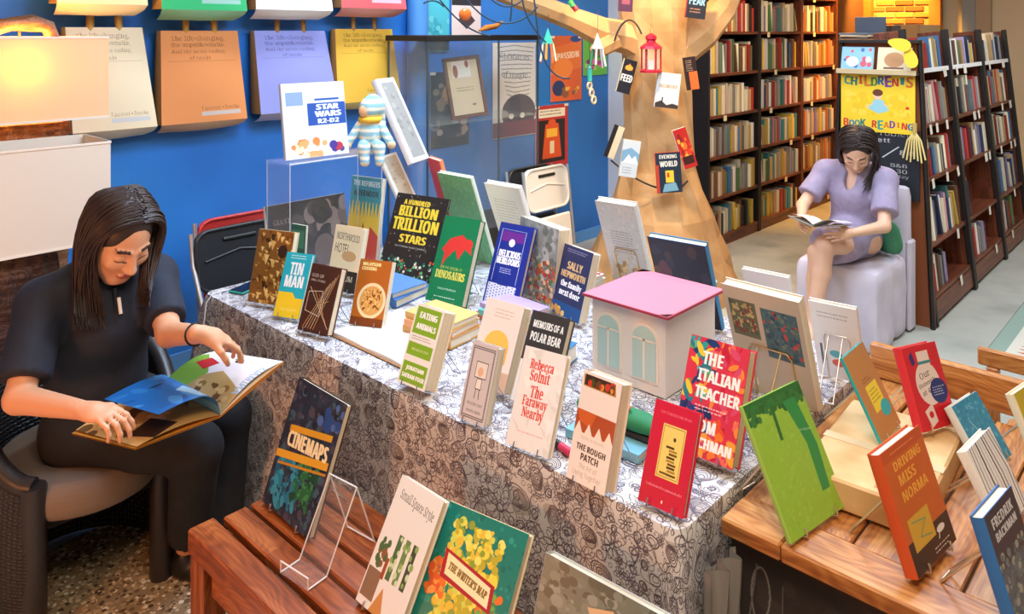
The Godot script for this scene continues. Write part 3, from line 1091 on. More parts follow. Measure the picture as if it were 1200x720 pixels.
	var cc := [H("2a9a8a"), H("1f7a6a"), H("d23a2a"), H("d97a1e"), H("3a8a3a"), H("1e6aa8"), H("7a3a9a"), H("c8322a"), H("2a8a8a"), H("d96a1e")]
	for k in word.length():
		yc.T(word[k], 0.09 + k * 0.093, 0.12 + 0.015 * sin(k * 2.1), 0.05 if word[k] in ["I", "'"] else 0.085, cc[k], 0, 0.05 * sin(k * 1.7), 1.1, 2.0)
	word = "BOOK READING"
	for k in word.length():
		if word[k] != " ":
			yc.T(word[k], 0.07 + k * 0.079, 0.86 + 0.012 * sin(k * 1.3), 0.03 if word[k] == "I" else 0.07, cc[(k * 3 + 2) % 10], 0, 0.05 * sin(k * 2.7), 1.1, 2.0)
	yc.P([[0.38, 0.6], [0.46, 0.44], [0.58, 0.44], [0.66, 0.62], [0.52, 0.68]], H("9ccfd8"))
	yc.E(0.51, 0.37, 0.055, 0.07, H("f0c8a8"))
	yc.E(0.51, 0.32, 0.07, 0.06, H("6a3a22"))
	yc.L([[0.46, 0.5], [0.34, 0.58]], 5, H("f0c8a8"))
	yc.L([[0.58, 0.5], [0.66, 0.56]], 5, H("f0c8a8"))
	yc.E(0.9, 0.56, 0.025, 0.025, H("d23a2a"))
	flat_panel(po, "sheet", 0.43, 0.355, 0.004, yc, H("f2cf2e"), Basis(Vector3.UP, -PI / 2))
	# picture books on the ledge
	var c1 := CV.new(128, 96, H("8fc4dc"))
	c1.S(12, 0.1, 0.1, 0.8, 0.7, 0.04, 0.1, [H("d85a6a"), H("e8e2d2"), H("4a6aa8"), H("f0d060")])
	c1.E(0.35, 0.6, 0.2, 0.2, H("f3efe6"))
	var c2 := CV.new(128, 96, H("e8d8b0"))
	c2.E(0.5, 0.5, 0.3, 0.3, H("c8925a"))
	c2.R(0.2, 0.8, 0.6, 0.08, H("7a4a2a"))
	for k in 2:
		simple_book(["picture_book", "picture_book"][k], W(4.945 + 0.0, 1.5032, 1.815 - k * 0.215), Basis(Vector3.UP, -PI / 2) * Basis(Vector3.RIGHT, -0.22), 0.19, 0.155, 0.012, [c1, c2][k], ["pale blue picture book on the display ledge above the poster", "cream picture book on the display ledge above the poster"][k], H("d8d2c0"), false)
	# yellow paper leaves
	for k in 2:
		var lf := MB.new()
		var lo := []
		for q in 14:
			var tt := TAU * q / 14
			lo.append(Vector2(cos(tt) * 0.036 * (1.0 - 0.3 * sin(tt)), sin(tt) * 0.066))
		lf.prism(lo, 0.003, Transform3D(Basis(Vector3.UP, -PI / 2) * Basis(Vector3.BACK, [0.3, 1.3][k]), Vector3.ZERO))
		var l := put("paper_leaf", lf, mt(H("f0d23c"), 0.8))
		l.position = W([4.885, 4.872][k], [1.60, 1.675][k], [1.395, 1.45][k])
		tag(l, ["large upright yellow paper leaf at the corner of the display ledge", "small tilted yellow paper leaf over the display ledge"][k], "paper leaf", "")
	# tassel hanging at the poster corner
	var ts := thing("straw_tassel", W(4.94, 1.14, 1.385), 0.0, "straw coloured tassel hanging by the yellow poster", "tassel")
	for k in 7:
		var x := (k - 3) * 0.012
		put("strand", rod([Vector3(0, 0.02, 0), Vector3(-0.01, -0.03, x), Vector3(-0.012, -0.14 - 0.01 * (k % 3), x * 1.7)], 0.005, 5), mt(H("e6cf86"), 0.9), ts)
	put("knot", rod([Vector3(0, 0.07, 0), Vector3(0, 0.0, 0)], 0.012, 7), mt(H("c9a95a"), 0.9), ts)
	# magazines and notebook stacked on top
	var hcol := [H("b8452c"), H("7a4a8a"), H("c86aa0"), H("d8d0c0"), H("a87850"), H("6a5a50"), H("c9b08a"), H("5a6a7a")]
	var hn := ["brick red", "purple", "pink", "white", "tan", "brown", "beige", "slate"]
	var y := 1.7
	for k in 8:
		var o := put("magazine", bx(Vector3(0, 0.006, 0), Vector3(0.23 + 0.02 * (k % 2), 0.012, 0.18), 0.001), mt(hcol[k], 0.4))
		o.position = W(5.14 + 0.01 * (k % 3), 1.6415 + k * 0.0125, 1.765)
		o.rotation.y = 0.08 * sin(k * 2.3)
		tag(o, hn[k] + " magazine in the stack on top of the sloping bookcase", "magazine", "magazines stacked on the sloping bookcase")
	var nb := put("dark_binder", bx(Vector3(0, 0.11, 0), Vector3(0.02, 0.19, 0.19), 0.002), mt(H("4a5564"), 0.4))
	nb.position = W(5.32, 1.641, 1.76)
	tag(nb, "slate grey binder standing behind the magazine stack", "binder")
	# things on top of the second and third case
	var top := 1.641
	var gn := [["dark_box", 5.62, 0.2, 0.15, 0.14, H("3a2c26"), "dark brown box on top of the sloping bookcases"], ["cane_basket", 6.35, 0.5, 0.16, 0.18, H("8a6a3e"), "brown cane basket tray on top of the sloping bookcases"]]
	for g in gn:
		var o := thing(g[0], W(g[1], top, 1.76), 0.0, g[6], "box")
		put("side", bx(Vector3(0, g[3] / 2, g[4] / 2 - 0.006), Vector3(g[2], g[3], 0.012), 0.002), mt(g[5], 0.7), o)
		put("side", bx(Vector3(0, g[3] / 2, -g[4] / 2 + 0.006), Vector3(g[2], g[3], 0.012), 0.002), mt(g[5], 0.7), o)
		put("end", bx(Vector3(g[2] / 2 - 0.006, g[3] / 2, 0), Vector3(0.012, g[3], g[4] - 0.024), 0.002), mt(g[5], 0.7), o)
		put("end", bx(Vector3(-g[2] / 2 + 0.006, g[3] / 2, 0), Vector3(0.012, g[3], g[4] - 0.024), 0.002), mt(g[5], 0.7), o)
		put("bottom", bx(Vector3(0, 0.005, 0), Vector3(g[2] - 0.024, 0.01, g[4] - 0.024)), mt(g[5], 0.7), o)

func flat_panel(o: Node3D, called: String, w: float, h: float, t: float, cv: CV, edge: Color, bs: Basis, at := Vector3.ZERO) -> MeshInstance3D:   # printed panel standing on its lower edge, centred
	var am := ArrayMesh.new()
	var f := MB.new()
	f.poly([at + bs * Vector3(-w / 2, 0, t / 2), at + bs * Vector3(w / 2, 0, t / 2), at + bs * Vector3(w / 2, h, t / 2), at + bs * Vector3(-w / 2, h, t / 2)], bs.z, [Vector2(0, 1), Vector2(1, 1), Vector2(1, 0), Vector2(0, 0)])
	f.done(am)
	var g := MB.new()
	g.box(at + bs * Vector3(0, h / 2, -0.0004), Vector3(w, h, t - 0.0008), bs)
	g.done(am)
	var mi := MeshInstance3D.new()
	mi.mesh = am
	mi.set_surface_override_material(0, printed(cv))
	mi.set_surface_override_material(1, mt(edge, 0.6))
	mi.name = called
	o.add_child(mi, true)
	return mi

# ---------------------------------------------------------------- display books
var page_mat: StandardMaterial3D
func page_stripes() -> StandardMaterial3D:
	if page_mat == null:
		var im := Image.create(128, 4, false, Image.FORMAT_RGB8)
		var r := RandomNumberGenerator.new()
		r.seed = 3
		for x in 128:
			var c := H("efe4cc").lerp(H("c4b08e"), r.randf() * 0.8)
			for y in 4:
				im.set_pixel(x, y, c)
		page_mat = StandardMaterial3D.new()
		page_mat.albedo_texture = tex_of(im)
		page_mat.roughness = 0.9
	return page_mat
func simple_book(called: String, at: Vector3, bs: Basis, w: float, h: float, t: float, cover, label: String, edge: Color, back: bool, group := "", parent_kind := "book") -> Node3D:
	# origin: lower corner of the face that shows; x along its width, y up, z out of it
	var o := Node3D.new()
	o.name = numbered(called)
	add_child(o)
	o.transform = Transform3D(bs, at)
	tag(o, label, parent_kind, group)
	var e := 0.0022
	var am := ArrayMesh.new()
	var f := MB.new()
	f.poly([Vector3(0, 0, 0), Vector3(w, 0, 0), Vector3(w, h, 0), Vector3(0, h, 0)], Vector3.BACK, [Vector2(0, 1), Vector2(1, 1), Vector2(1, 0), Vector2(0, 0)])
	f.done(am)
	var g := MB.new()
	g.box(Vector3(w / 2, h / 2, -e / 2 - 0.0002), Vector3(w, h, e - 0.0002))
	g.done(am)
	var mi := MeshInstance3D.new()
	mi.mesh = am
	mi.set_surface_override_material(0, printed(cover, 0.38) if cover is CV else mt(cover, 0.4))
	mi.set_surface_override_material(1, mt(edge, 0.45))
	mi.name = "back_cover" if back else "front_cover"
	o.add_child(mi, true)
	put("front_cover" if back else "back_cover", bx(Vector3(w / 2, h / 2, -t + e / 2), Vector3(w, h, e)), mt(edge, 0.45), o)
	var sx := w if back else 0.0
	var sm := MB.new()
	var sgn := 1.0 if back else -1.0
	for k in 5:
		var a0 := PI * k / 5.0
		var a1 := PI * (k + 1) / 5.0
		var p0 := Vector3(sx + sgn * sin(a0) * minf(0.004, t * 0.2), 0, -t / 2 + cos(a0) * t / 2)
		var p1 := Vector3(sx + sgn * sin(a1) * minf(0.004, t * 0.2), 0, -t / 2 + cos(a1) * t / 2)
		sm.poly([p0, p1, p1 + Vector3(0, h, 0), p0 + Vector3(0, h, 0)], Vector3(sgn, 0, -(a0 + a1 - PI) * 0.3))
	put("spine", sm, mt(edge, 0.45), o)
	var pg := MB.new()
	var x0 := 0.004 if back else 0.0012
	var x1 := w - (0.0012 if back else 0.004)
	var y0 := 0.004
	var y1 := h - 0.004
	var z0 := -e - 0.0002
	var z1 := -t + e + 0.0002
	var n := maxf(1.0, t / 0.02)
	var c := [Vector3(x0, y0, z0), Vector3(x1, y0, z0), Vector3(x1, y1, z0), Vector3(x0, y1, z0), Vector3(x0, y0, z1), Vector3(x1, y0, z1), Vector3(x1, y1, z1), Vector3(x0, y1, z1)]
	for q in [[1, 5, 6, 2, Vector3.RIGHT], [0, 4, 7, 3, Vector3.LEFT], [3, 2, 6, 7, Vector3.UP], [0, 1, 5, 4, Vector3.DOWN]]:
		var uu := []
		for k in 4:
			uu.append(Vector2(n if q[k] > 3 else 0.0, 0.5))
		pg.poly([c[q[0]], c[q[1]], c[q[2]], c[q[3]]], q[4], uu)
	put("page_block", pg, page_stripes(), o)
	return o
func solve(bl: Vector2, br: Vector2, tl: Vector2, hh: float) -> Dictionary:      # the leaning rectangle that stands at height hh and is seen there
	var p0 := px_h(bl.x, bl.y, hh)
	var p1 := px_h(br.x, br.y, hh)
	var e := p1 - p0
	var w := e.length()
	e = e / w
	var d := px_dir(tl.x, tl.y)
	var c := Vector3(0, EYE, 0)
	var s := (p0 - c).dot(e) / d.dot(e)
	var q := c + d * s - p0
	return {"o": p0, "x": e, "y": q.normalized(), "w": w, "l": q.length()}
func stand(pose: Dictionary, t: float, ground: float, back: bool, label: String, c: Color, thick := 0.0016) -> void:
	var x: Vector3 = pose.x
	var y: Vector3 = pose.y
	var z := x.cross(y)
	var w: float = pose.w
	var L: float = pose.l
	var o := Node3D.new()
	o.name = numbered("wire_book_stand")
	add_child(o)
	o.position = Vector3(pose.o.x, ground, pose.o.z)
	tag(o, label, "book stand")
	var loc := func(a: float, b: float, d: float) -> Vector3: return pose.o + x * a + y * b + z * d - o.position
	var m := mt(c, 0.3, 0.85)
	var off := thick + 0.0006
	var zb := off if back else -t - off                       # wire side
	var zf := -t - 0.006 if back else 0.006
	var fm := MB.new()
	var top := minf(0.62 * L, 0.16)
	var ya := 0.02
	fm.tube([loc.call(w * 0.22, -off, zb), loc.call(w * 0.22, top * 0.9, zb), loc.call(w * 0.27, top, zb), loc.call(w * 0.73, top, zb), loc.call(w * 0.78, top * 0.9, zb), loc.call(w * 0.78, -off, zb)], thick, 5)
	put("front_frame", fm, m, o)
	for s in [0.22, 0.78]:
		put("hook", rod([loc.call(w * s, -off, zb), loc.call(w * s, -off, zf), loc.call(w * s, 0.012, zf)], thick, 5), m, o)
	var hz := Vector3(z.x, 0, z.z).normalized() * (1.0 if back else -1.0)
	for s in [0.35, 0.65]:
		var p: Vector3 = loc.call(w * s, top * 0.97, zb)
		var foot := p + hz * (0.055 + 0.25 * top)
		foot.y = thick
		put("back_leg", rod([p, foot], thick, 5), m, o)
	var f0: Vector3 = loc.call(w * 0.35, top * 0.97, zb) + hz * (0.055 + 0.25 * top)
	var f1: Vector3 = loc.call(w * 0.65, top * 0.97, zb) + hz * (0.055 + 0.25 * top)
	f0.y = thick
	f1.y = thick
	put("foot_bar", rod([f0, f1], thick, 5), m, o)
var silver := H("9a9ca0")
func BK(called: String, bl: Array, br: Array, tl: Array, ground: float, t: float, cover, edge: Color, label: String, stand_label: String, back := false, sc := H("a8aab0"), thick := 0.0016) -> void:
	var hh := ground + t * 0.39 * (0.0 if back else 1.0) + 0.006
	var p := solve(Vector2(bl[0], bl[1]), Vector2(br[0], br[1]), Vector2(tl[0], tl[1]), hh)
	simple_book(called, p.o, Basis(p.x, p.y, p.x.cross(p.y)), p.w, p.l, t, cover, label, edge, back)
	if stand_label:
		stand(p, t, ground, back, stand_label, sc, thick)

func build_display_books() -> void:
	var T := 0.7615
	var c: CV
	# --- far end of the cloth
	c = CV.new(200, 300, H("8a5a22"))
	c.rg.seed = 5
	for k in 150:
		var x := c.rg.randf()
		var y := c.rg.randf()
		var s := c.rg.randf_range(0.05, 0.16)
		c.P([[x, y], [x + s, y + s * 0.2 * c.rg.randf()], [x + s * 0.5, y + s * c.rg.randf()]], [H("d8a850"), H("f0cf86"), H("6a3e14"), H("b98236"), H("3e2410"), H("e2b868")][k % 6])
	c.E(0.75, 0.28, 0.13, 0.09, H("3a2418"))
	BK("display_book", [290, 353], [332, 359.5], [304, 268], T, 0.03, c, H("d8c8a0"), "book with gold faceted crystal cover on the paisley cloth", "wire stand behind the gold faceted book")
	c = CV.new(200, 300, H("27b3c4"))
	c.R(0, 0.62, 1, 0.38, H("f2cf2a"))
	c.P([[0.55, 0.62], [1, 0.55], [1, 0.7], [0.7, 0.7]], H("27b3c4"))
	c.T("TIN", 0.5, 0.25, 0.5, H("ffffff"), 0, 0, 1.3, 4.0)
	c.T("MAN", 0.5, 0.45, 0.7, H("ffffff"), 0, 0, 1.2, 4.0)
	c.lines(0.2, 0.04, 0.6, 2, 0.04, H("e8f8f8"))
	c.T("SARAH WINMAN", 0.5, 0.88, 0.6, H("fbe98a"))
	BK("display_book", [319.7, 370], [350, 374.5], [337, 295], T, 0.018, c, H("27b3c4"), "turquoise and yellow paperback with white capital title", "wire stand behind the turquoise and yellow paperback")
	c = CV.new(200, 320, H("4a2a20"))
	for k in 5:
		var x := 0.12 + k * 0.17
		c.L([[x, 0.35 + 0.04 * k], [0.95 - k * 0.1, 0.9 - 0.08 * k]], 3, [H("e8d8c0"), H("d8a860"), H("b06a40")][k % 3])
		c.L([[0.95 - k * 0.07, 0.1 + k * 0.05], [0.5 - k * 0.09, 0.95]], 3, [H("d8a860"), H("e8d8c0")][k % 2])
	c.L([[0.1, 0.42], [0.55, 0.38], [0.6, 0.75], [0.1, 0.7], [0.1, 0.42]], 3, H("e8d8c0"))
	c.T("GOD OF", 0.28, 0.17, 0.4, H("f0e4d0"))
	c.T("SMALL THINGS", 0.32, 0.24, 0.48, H("f0e4d0"))
	BK("display_book", [348.3, 386], [383, 395], [366.4, 308.3], T, 0.03, c, H("5a3428"), "dark brown paperback crossed by thin gold and cream lines", "wire stand behind the dark brown lined paperback")
	c = CV.new(200, 300, H("ead9b4"))
	c.T("NORTHWOOD", 0.5, 0.17, 0.8, H("3a3028"), 0, 0.05, 1.8)
	c.T("HOTEL", 0.35, 0.35, 0.5, H("3a3028"), 0, 0.05, 1.7)
	c.E(0.62, 0.46, 0.25, 0.08, H("c8a070"))
	c.R(0, 0.68, 1, 0.32, H("2a241f"))
	c.T("ILLUM", 0.6, 0.8, 0.5, H("e8dcc0"))
	BK("display_book", [381.7, 338], [415, 345], [394, 263], T, 0.03, c, H("e2d2ac"), "cream paperback with thin black hand lettering and black foot", "wire stand behind the cream hand lettered paperback")
	c = CV.new(200, 320, H("b5641f"))
	c.E(0.55, 0.62, 0.44, 0.27, H("efd9a8"))
	c.E(0.55, 0.62, 0.36, 0.22, H("d8a458"))
	c.rg.seed = 9
	c.S(120, 0.28, 0.46, 0.54, 0.3, 0.015, 0.045, [H("b5641f"), H("e2b060"), H("8a4414"), H("f0c878"), H("6a3010")], 0.5)
	c.R(0, 0.88, 1, 0.12, H("7a3c14"))
	c.T("MALAYSIAN", 0.38, 0.07, 0.55, H("fbe9a0"), 0, 0, 1.2, 1.5)
	c.T("COOKING", 0.32, 0.14, 0.45, H("fbe9a0"), 0, 0, 1.2, 1.5)
	BK("display_book", [409, 379.7], [447, 385], [423, 303], T, 0.028, c, H("d8d4ca"), "orange brown cookbook showing a bowl of fried food", "wire stand behind the orange brown cookbook")
	c = CV.new(200, 320, H("2a9ab0"))
	c.R(0, 0.3, 1, 0.4, H("f2d23a"))
	for k in 9:
		c.P([[k * 0.11, 0.28], [k * 0.11 + 0.05, 0.5], [k * 0.11 + 0.1, 0.28]], H("2a9ab0"))
	c.P([[0, 0.72], [0.3, 0.62], [0.5, 0.68], [0.75, 0.6], [1, 0.7], [1, 1], [0, 1]], H("d8422a"))
	c.P([[0.35, 0.9], [0.5, 0.55], [0.65, 0.9]], H("a82a1e"))
	c.T("THE REFUGEES", 0.5, 0.08, 0.85, H("eafafa"), 0, 0, 1.2, 1.5)
	c.T("AFTERNOON", 0.5, 0.2, 0.8, H("103a44"), 0, 0, 1.2, 1.5)
	BK("display_book", [404, 300], [440, 307], [412.8, 205.6], T, 0.025, c, H("d8d4ca"), "tall teal, yellow and red paperback below the acrylic riser", "wire stand behind the teal yellow and red paperback")
	c = CV.new(240, 320, H("241f1e"))
	c.rg.seed = 31
	c.S(60, 0, 0, 1, 0.75, 0.003, 0.008, [H("e8dcc0"), H("c8b890")])
	c.S(160, 0.0, 0.76, 1, 0.22, 0.006, 0.026, [H("2f7a4a"), H("1f4a34"), H("1a2a2e"), H("4fae6a"), H("7fc48a"), H("c84a2a"), H("e8e2d0"), H("2a5a6a")])
	c.T("A HUNDRED", 0.42, 0.1, 0.5, H("f2d23a"), 0, 0, 1.3, 2.0)
	c.T("BILLION", 0.48, 0.21, 0.72, H("f2d23a"), 0, 0, 1.3, 4.0)
	c.T("TRILLION", 0.48, 0.37, 0.86, H("f2d23a"), 0, 0, 1.5, 4.0)
	c.T("STARS", 0.5, 0.54, 0.5, H("f2d23a"), 0, 0, 1.0, 3.0)
	c.T("Seth Fishman Isabel Greenberg", 0.5, 0.64, 0.6, H("e8e2d0"))
	BK("display_book", [441.7, 320], [503, 333], [466.5, 225.4], T, 0.012, c, H("2a2422"), "large black picture book with yellow hand drawn capitals", "wire stand behind the large black picture book")
	c = CV.new(200, 320, H("0f7a4a"))
	c.P([[0.12, 0.4], [0.3, 0.26], [0.62, 0.2], [0.9, 0.3], [0.95, 0.42], [0.75, 0.36], [0.62, 0.5], [0.5, 0.38], [0.3, 0.5], [0.2, 0.62], [0.22, 0.44]], H("d83a32"))
	c.E(0.82, 0.3, 0.12, 0.06, H("d83a32"))
	c.T("ON THE ORIGIN OF", 0.5, 0.6, 0.6, H("e8d85a"))
	c.T("DINOSAURS", 0.5, 0.68, 0.8, H("e8d85a"), 1, 0, 1.5, 2.0)
	c.T("SIR DAVID ATTENBOROUGH", 0.5, 0.84, 0.5, H("ffffff"))
	c.lines(0.2, 0.93, 0.6, 1, 0.03, H("d8e8d8"))
	BK("display_book", [498.5, 351], [540.8, 361], [522, 252], T, 0.034, c, H("0f6a42"), "dark green paperback with a red dinosaur silhouette", "wire stand behind the dark green dinosaur paperback")
	c = CV.new(200, 320, H("1d2f8c"))
	c.R(0.1, 0.08, 0.72, 0.005, H("f0f0f8"))
	c.R(0.1, 0.08, 0.012, 0.66, H("f0f0f8"))
	c.R(0.81, 0.08, 0.012, 0.66, H("f0f0f8"))
	c.R(0.13, 0.1, 0.66, 0.13, H("6a2a8a"))
	c.E(0.46, 0.24, 0.09, 0.05, H("f0e8f0"))
	c.T("DELICIOUS", 0.46, 0.38, 0.62, H("ffffff"), 0, 0, 1.6, 3.0)
	c.T("HEIRLOOMS", 0.46, 0.47, 0.66, H("ffffff"), 0, 0, 1.6, 3.0)
	c.lines(0.28, 0.56, 0.36, 3, 0.025, H("c8d0f0"))
	c.R(0.04, 0.76, 0.82, 0.24, H("e8e4f4"))
	for k in 10:
		for j in 7:
			c.E(0.08 + k * 0.085, 0.78 + j * 0.034 + (0.017 if k % 2 else 0.0), 0.018, 0.008, H("3a4aa8"))
	c.R(0.3, 0.71, 0.32, 0.06, H("1d2f8c"))
	BK("display_book", [565.6, 352], [605, 363], [587.5, 259.8], T, 0.022, c, H("22348f"), "royal blue book with purple panel and white capitals", "wire stand behind the royal blue book")
	c = CV.new(200, 300, H("2a3158"))
	c.T("SALLY", 0.5, 0.28, 0.5, H("e0b878"), 0, 0, 1.3, 2.5)
	c.T("HEPWORTH", 0.5, 0.41, 0.8, H("e0b878"), 0, 0, 1.3, 2.5)
	c.T("the family", 0.5, 0.56, 0.7, H("ffffff"), 1, 0, 1.3, 2.5)
	c.T("next door", 0.5, 0.67, 0.7, H("ffffff"), 1, 0, 1.3, 2.5)
	c.lines(0.15, 0.05, 0.7, 2, 0.03, H("a8a0b8"))
	c.R(0, 0.82, 1, 0.18, H("1e4f8a"))
	c.S(8, 0.0, 0.88, 0.5, 0.1, 0.04, 0.08, [H("d89a4a"), H("e8c070")])
	BK("display_book", [644.6, 363.6], [678, 380], [662, 285], T, 0.034, c, H("e4ded2"), "navy paperback with gold and white title", "wire stand behind the navy paperback")
	c = CV.new(160, 300, H("f1efe8"))
	c.R(0.06, 0.03, 0.88, 0.34, H("86b52a"))
	c.R(0.06, 0.48, 0.88, 0.16, H("86b52a"))
	c.R(0.06, 0.72, 0.88, 0.25, H("86b52a"))
	c.T("EATING", 0.5, 0.13, 0.62, H("ffffff"), 0, 0, 1.2, 2.5)
	c.T("ANIMALS", 0.5, 0.27, 0.7, H("ffffff"), 0, 0, 1.2, 2.5)
	c.lines(0.12, 0.4, 0.75, 2, 0.03, H("8a8a7a"))
	c.T("SHOULD WE STOP", 0.5, 0.56, 0.6, H("f0f4d8"))
	c.T("JONATHAN", 0.5, 0.8, 0.64, H("ffffff"), 0, 0, 1.1, 2.0)
	c.T("SAFRAN FOER", 0.5, 0.89, 0.8, H("ffffff"), 0, 0, 1.1, 2.0)
	BK("display_book", [465, 446.7], [496.7, 460], [490, 355], T, 0.05, c, H("ece4d2"), "thick paperback with lime green blocks on cream", "wire stand behind the lime green and cream paperback")
	# --- front row
	c = CV.new(180, 300, H("cfc9cd"))
	for f in [0.08, 0.11]:
		c.L([[f, f * 0.7], [1 - f, f * 0.7], [1 - f, 1 - f * 0.7], [f, 1 - f * 0.7], [f, f * 0.7]], 3, H("3a3638"))
	c.R(0.3, 0.24, 0.44, 0.2, H("e8e2dc"))
	c.L([[0.3, 0.24], [0.74, 0.24], [0.74, 0.44], [0.3, 0.44], [0.3, 0.24]], 3, H("3a3638"))
	c.E(0.5, 0.36, 0.1, 0.06, H("e8b898"))
	c.P([[0.42, 0.44], [0.6, 0.44], [0.62, 0.58], [0.4, 0.58]], H("efeae4"))
	c.L([[0.42, 0.45], [0.6, 0.45], [0.62, 0.58], [0.4, 0.58], [0.42, 0.45]], 3, H("3a3638"))
	c.L([[0.45, 0.58], [0.43, 0.7]], 4, H("3a3638"))
	c.L([[0.57, 0.58], [0.6, 0.7]], 4, H("3a3638"))
	c.T("THE SECRET DIARY", 0.5, 0.77, 0.6, H("4a4448"))
	c.T("HENDRIK GROEN", 0.5, 0.86, 0.56, H("4a4448"))
	BK("display_book", [536.7, 490], [566.7, 501.7], [555, 399], T, 0.03, c, H("bdb6b8"), "slim grey book with double black border and line drawing", "wire stand behind the slim grey bordered book")
	c = CV.new(200, 300, H("f0ddd2"))
	c.E(0.52, 0.52, 0.32, 0.18, H("f2c25a"))
	c.R(0.2, 0.5, 0.64, 0.2, H("f2b84a"))
	c.S(26, 0.15, 0.62, 0.6, 0.1, 0.02, 0.05, [H("5a3a1e"), H("7a4a22"), H("3e2a18")])
	c.lines(0.3, 0.1, 0.5, 3, 0.04, H("c8b0a0"))
	c.R(0.0, 0.78, 1, 0.22, H("d8b89a"))
	BK("display_book", [546, 447], [590, 463], [571.7, 348], T, 0.04, c, H("e6d6c8"), "pale pink paperback with a golden sunset and dark trees", "wire stand behind the pale pink sunset paperback")
	c = CV.new(200, 300, H("3a3634"))
	c.T("MEMOIRS OF A", 0.5, 0.14, 0.8, H("f4f0e8"), 0, 0, 1.5, 1.5)
	c.T("POLAR BEAR", 0.5, 0.28, 0.8, H("f4f0e8"), 0, 0, 1.5, 1.5)
	c.T("Yoko Tawada", 0.5, 0.42, 0.45, H("e8d8c8"))
	c.R(0, 0.55, 1, 0.45, H("e6e2da"))
	BK("display_book", [598, 468], [642, 484], [625, 363], T, 0.03, c, H("46403c"), "charcoal paperback with white capitals behind the crumpled paper cover", "wire stand behind the charcoal paperback")
	c = CV.new(220, 330, H("e8e5e2"))
	c.rg.seed = 14
	for k in 40:
		var x := c.rg.randf()
		var y := c.rg.randf()
		c.P([[x, y], [x + c.rg.randf_range(0.1, 0.3), y + c.rg.randf_range(-0.1, 0.1)], [x + c.rg.randf_range(0.0, 0.2), y + 0.12]], [H("efedea"), H("dcd8d4"), H("e4e0dc")][k % 3])
	for p in [["Rebecca", 0.16, 0.56], ["Solnit", 0.27, 0.46], ["The", 0.43, 0.3], ["Faraway", 0.55, 0.58], ["Nearby", 0.66, 0.5]]:
		c.T(p[0], 0.47, p[1], p[2], H("d8453c"), 1, 0, 1.5, 1.5)
	c.T("the faraway nearby is a wondrous book", 0.5, 0.84, 0.6, H("d8746a"))
	BK("display_book", [592, 520], [641.7, 538], [616.7, 405], T, 0.022, c, H("e2d8ca"), "paperback with crumpled white paper cover and red serif title", "wire stand behind the crumpled paper paperback")
	c = CV.new(200, 330, H("ebe4e1"))
	c.P([[0.03, 0.03], [0.85, 0.03], [0.9, 0.14], [0.06, 0.14]], H("b8843a"))
	c.R(0.07, 0.03, 0.78, 0.1, H("2a1a14"))
	c.S(12, 0.1, 0.04, 0.7, 0.07, 0.03, 0.07, [H("c8322a"), H("5a3a1e"), H("d88a3a"), H("3a4a1e")])
	c.R(0.0, 0.36, 1.0, 0.2, H("a8421e"))
	c.P([[0.0, 0.36], [0.5, 0.36], [0.4, 0.5], [0.1, 0.46]], H("c85a22"))
	for k in 4:
		c.P([[k * 0.26 - 0.04, 0.62], [k * 0.26 + 0.1, 0.46], [k * 0.26 + 0.28, 0.62]], H("f0e4dc"))
	c.R(0, 0.58, 1, 0.42, H("ebe4e1"))
	c.T("Daphne de Marneffe", 0.5, 0.6, 0.6, H("c8b8b0"))
	c.T("THE ROUGH", 0.5, 0.685, 0.74, H("2a2422"), 0, 0, 0.95, 1.5)
	c.T("PATCH", 0.5, 0.765, 0.44, H("2a2422"), 0, 0, 0.95, 1.5)
	c.T("The Art of", 0.5, 0.845, 0.46, H("b8a8a2"))
	c.T("Living Together", 0.5, 0.92, 0.72, H("b8a8a2"))
	BK("display_book", [663, 558.8], [708, 582], [684.7, 433.4], T, 0.042, c, H("e8d6cc"), "thick pale pink paperback with black capitals and orange window", "wire stand behind the thick pale pink paperback")
	c = CV.new(200, 320, H("c8143c"))
	c.T("THE CONFESSIONS OF AN", 0.5, 0.1, 0.7, H("e88a9a"))
	c.R(0.26, 0.2, 0.52, 0.52, H("e8cf72"))
	c.L([[0.29, 0.22], [0.75, 0.22], [0.75, 0.7], [0.29, 0.7], [0.29, 0.22]], 2, H("8a6a2a"))
	c.rg.seed = 6
	for k in 9:
		c.R(0.4 + 0.1 * c.rg.randf(), 0.66 - k * 0.032, 0.18, 0.022, [H("6a4a1e"), H("a8843a"), H("4a3416")][k % 3])
	c.E(0.56, 0.33, 0.03, 0.02, H("4a3416"))
	c.R(0.34, 0.66, 0.36, 0.02, H("6a4a1e"))
	c.T("Confessions of a Common Reader", 0.5, 0.81, 0.8, H("f4c8cc"), 1)
	c.R(0.49, 0.92, 0.03, 0.03, H("f4e0e0"))
	BK("display_book", [748, 586], [800, 609], [769.6, 467.8], T, 0.02, c, H("c8143c"), "crimson book with a yellow stamp panel at the cloth corner", "wire stand behind the crimson book")
	c = CV.new(240, 330, H("d8324a"))
	c.rg.seed = 22
	c.S(40, 0, 0, 0.45, 0.6, 0.04, 0.12, [H("1f7a8a"), H("2a9a9a"), H("1a3a6a"), H("5ab0a0"), H("e8c83a"), H("6a9a3a")], 0.4)
	c.S(70, 0.35, 0, 0.65, 1, 0.04, 0.12, [H("e83a4a"), H("f06a5a"), H("c81e3a"), H("f08a3a"), H("d8486a")], 0.4)
	c.S(26, 0.0, 0.6, 0.5, 0.2, 0.04, 0.1, [H("1a2a5a"), H("243a7a"), H("5a2a6a")], 0.5)
	c.S(26, 0.2, 0.7, 0.8, 0.25, 0.05, 0.1, [H("f07a2a"), H("e8502a"), H("f0a03a")], 0.5)
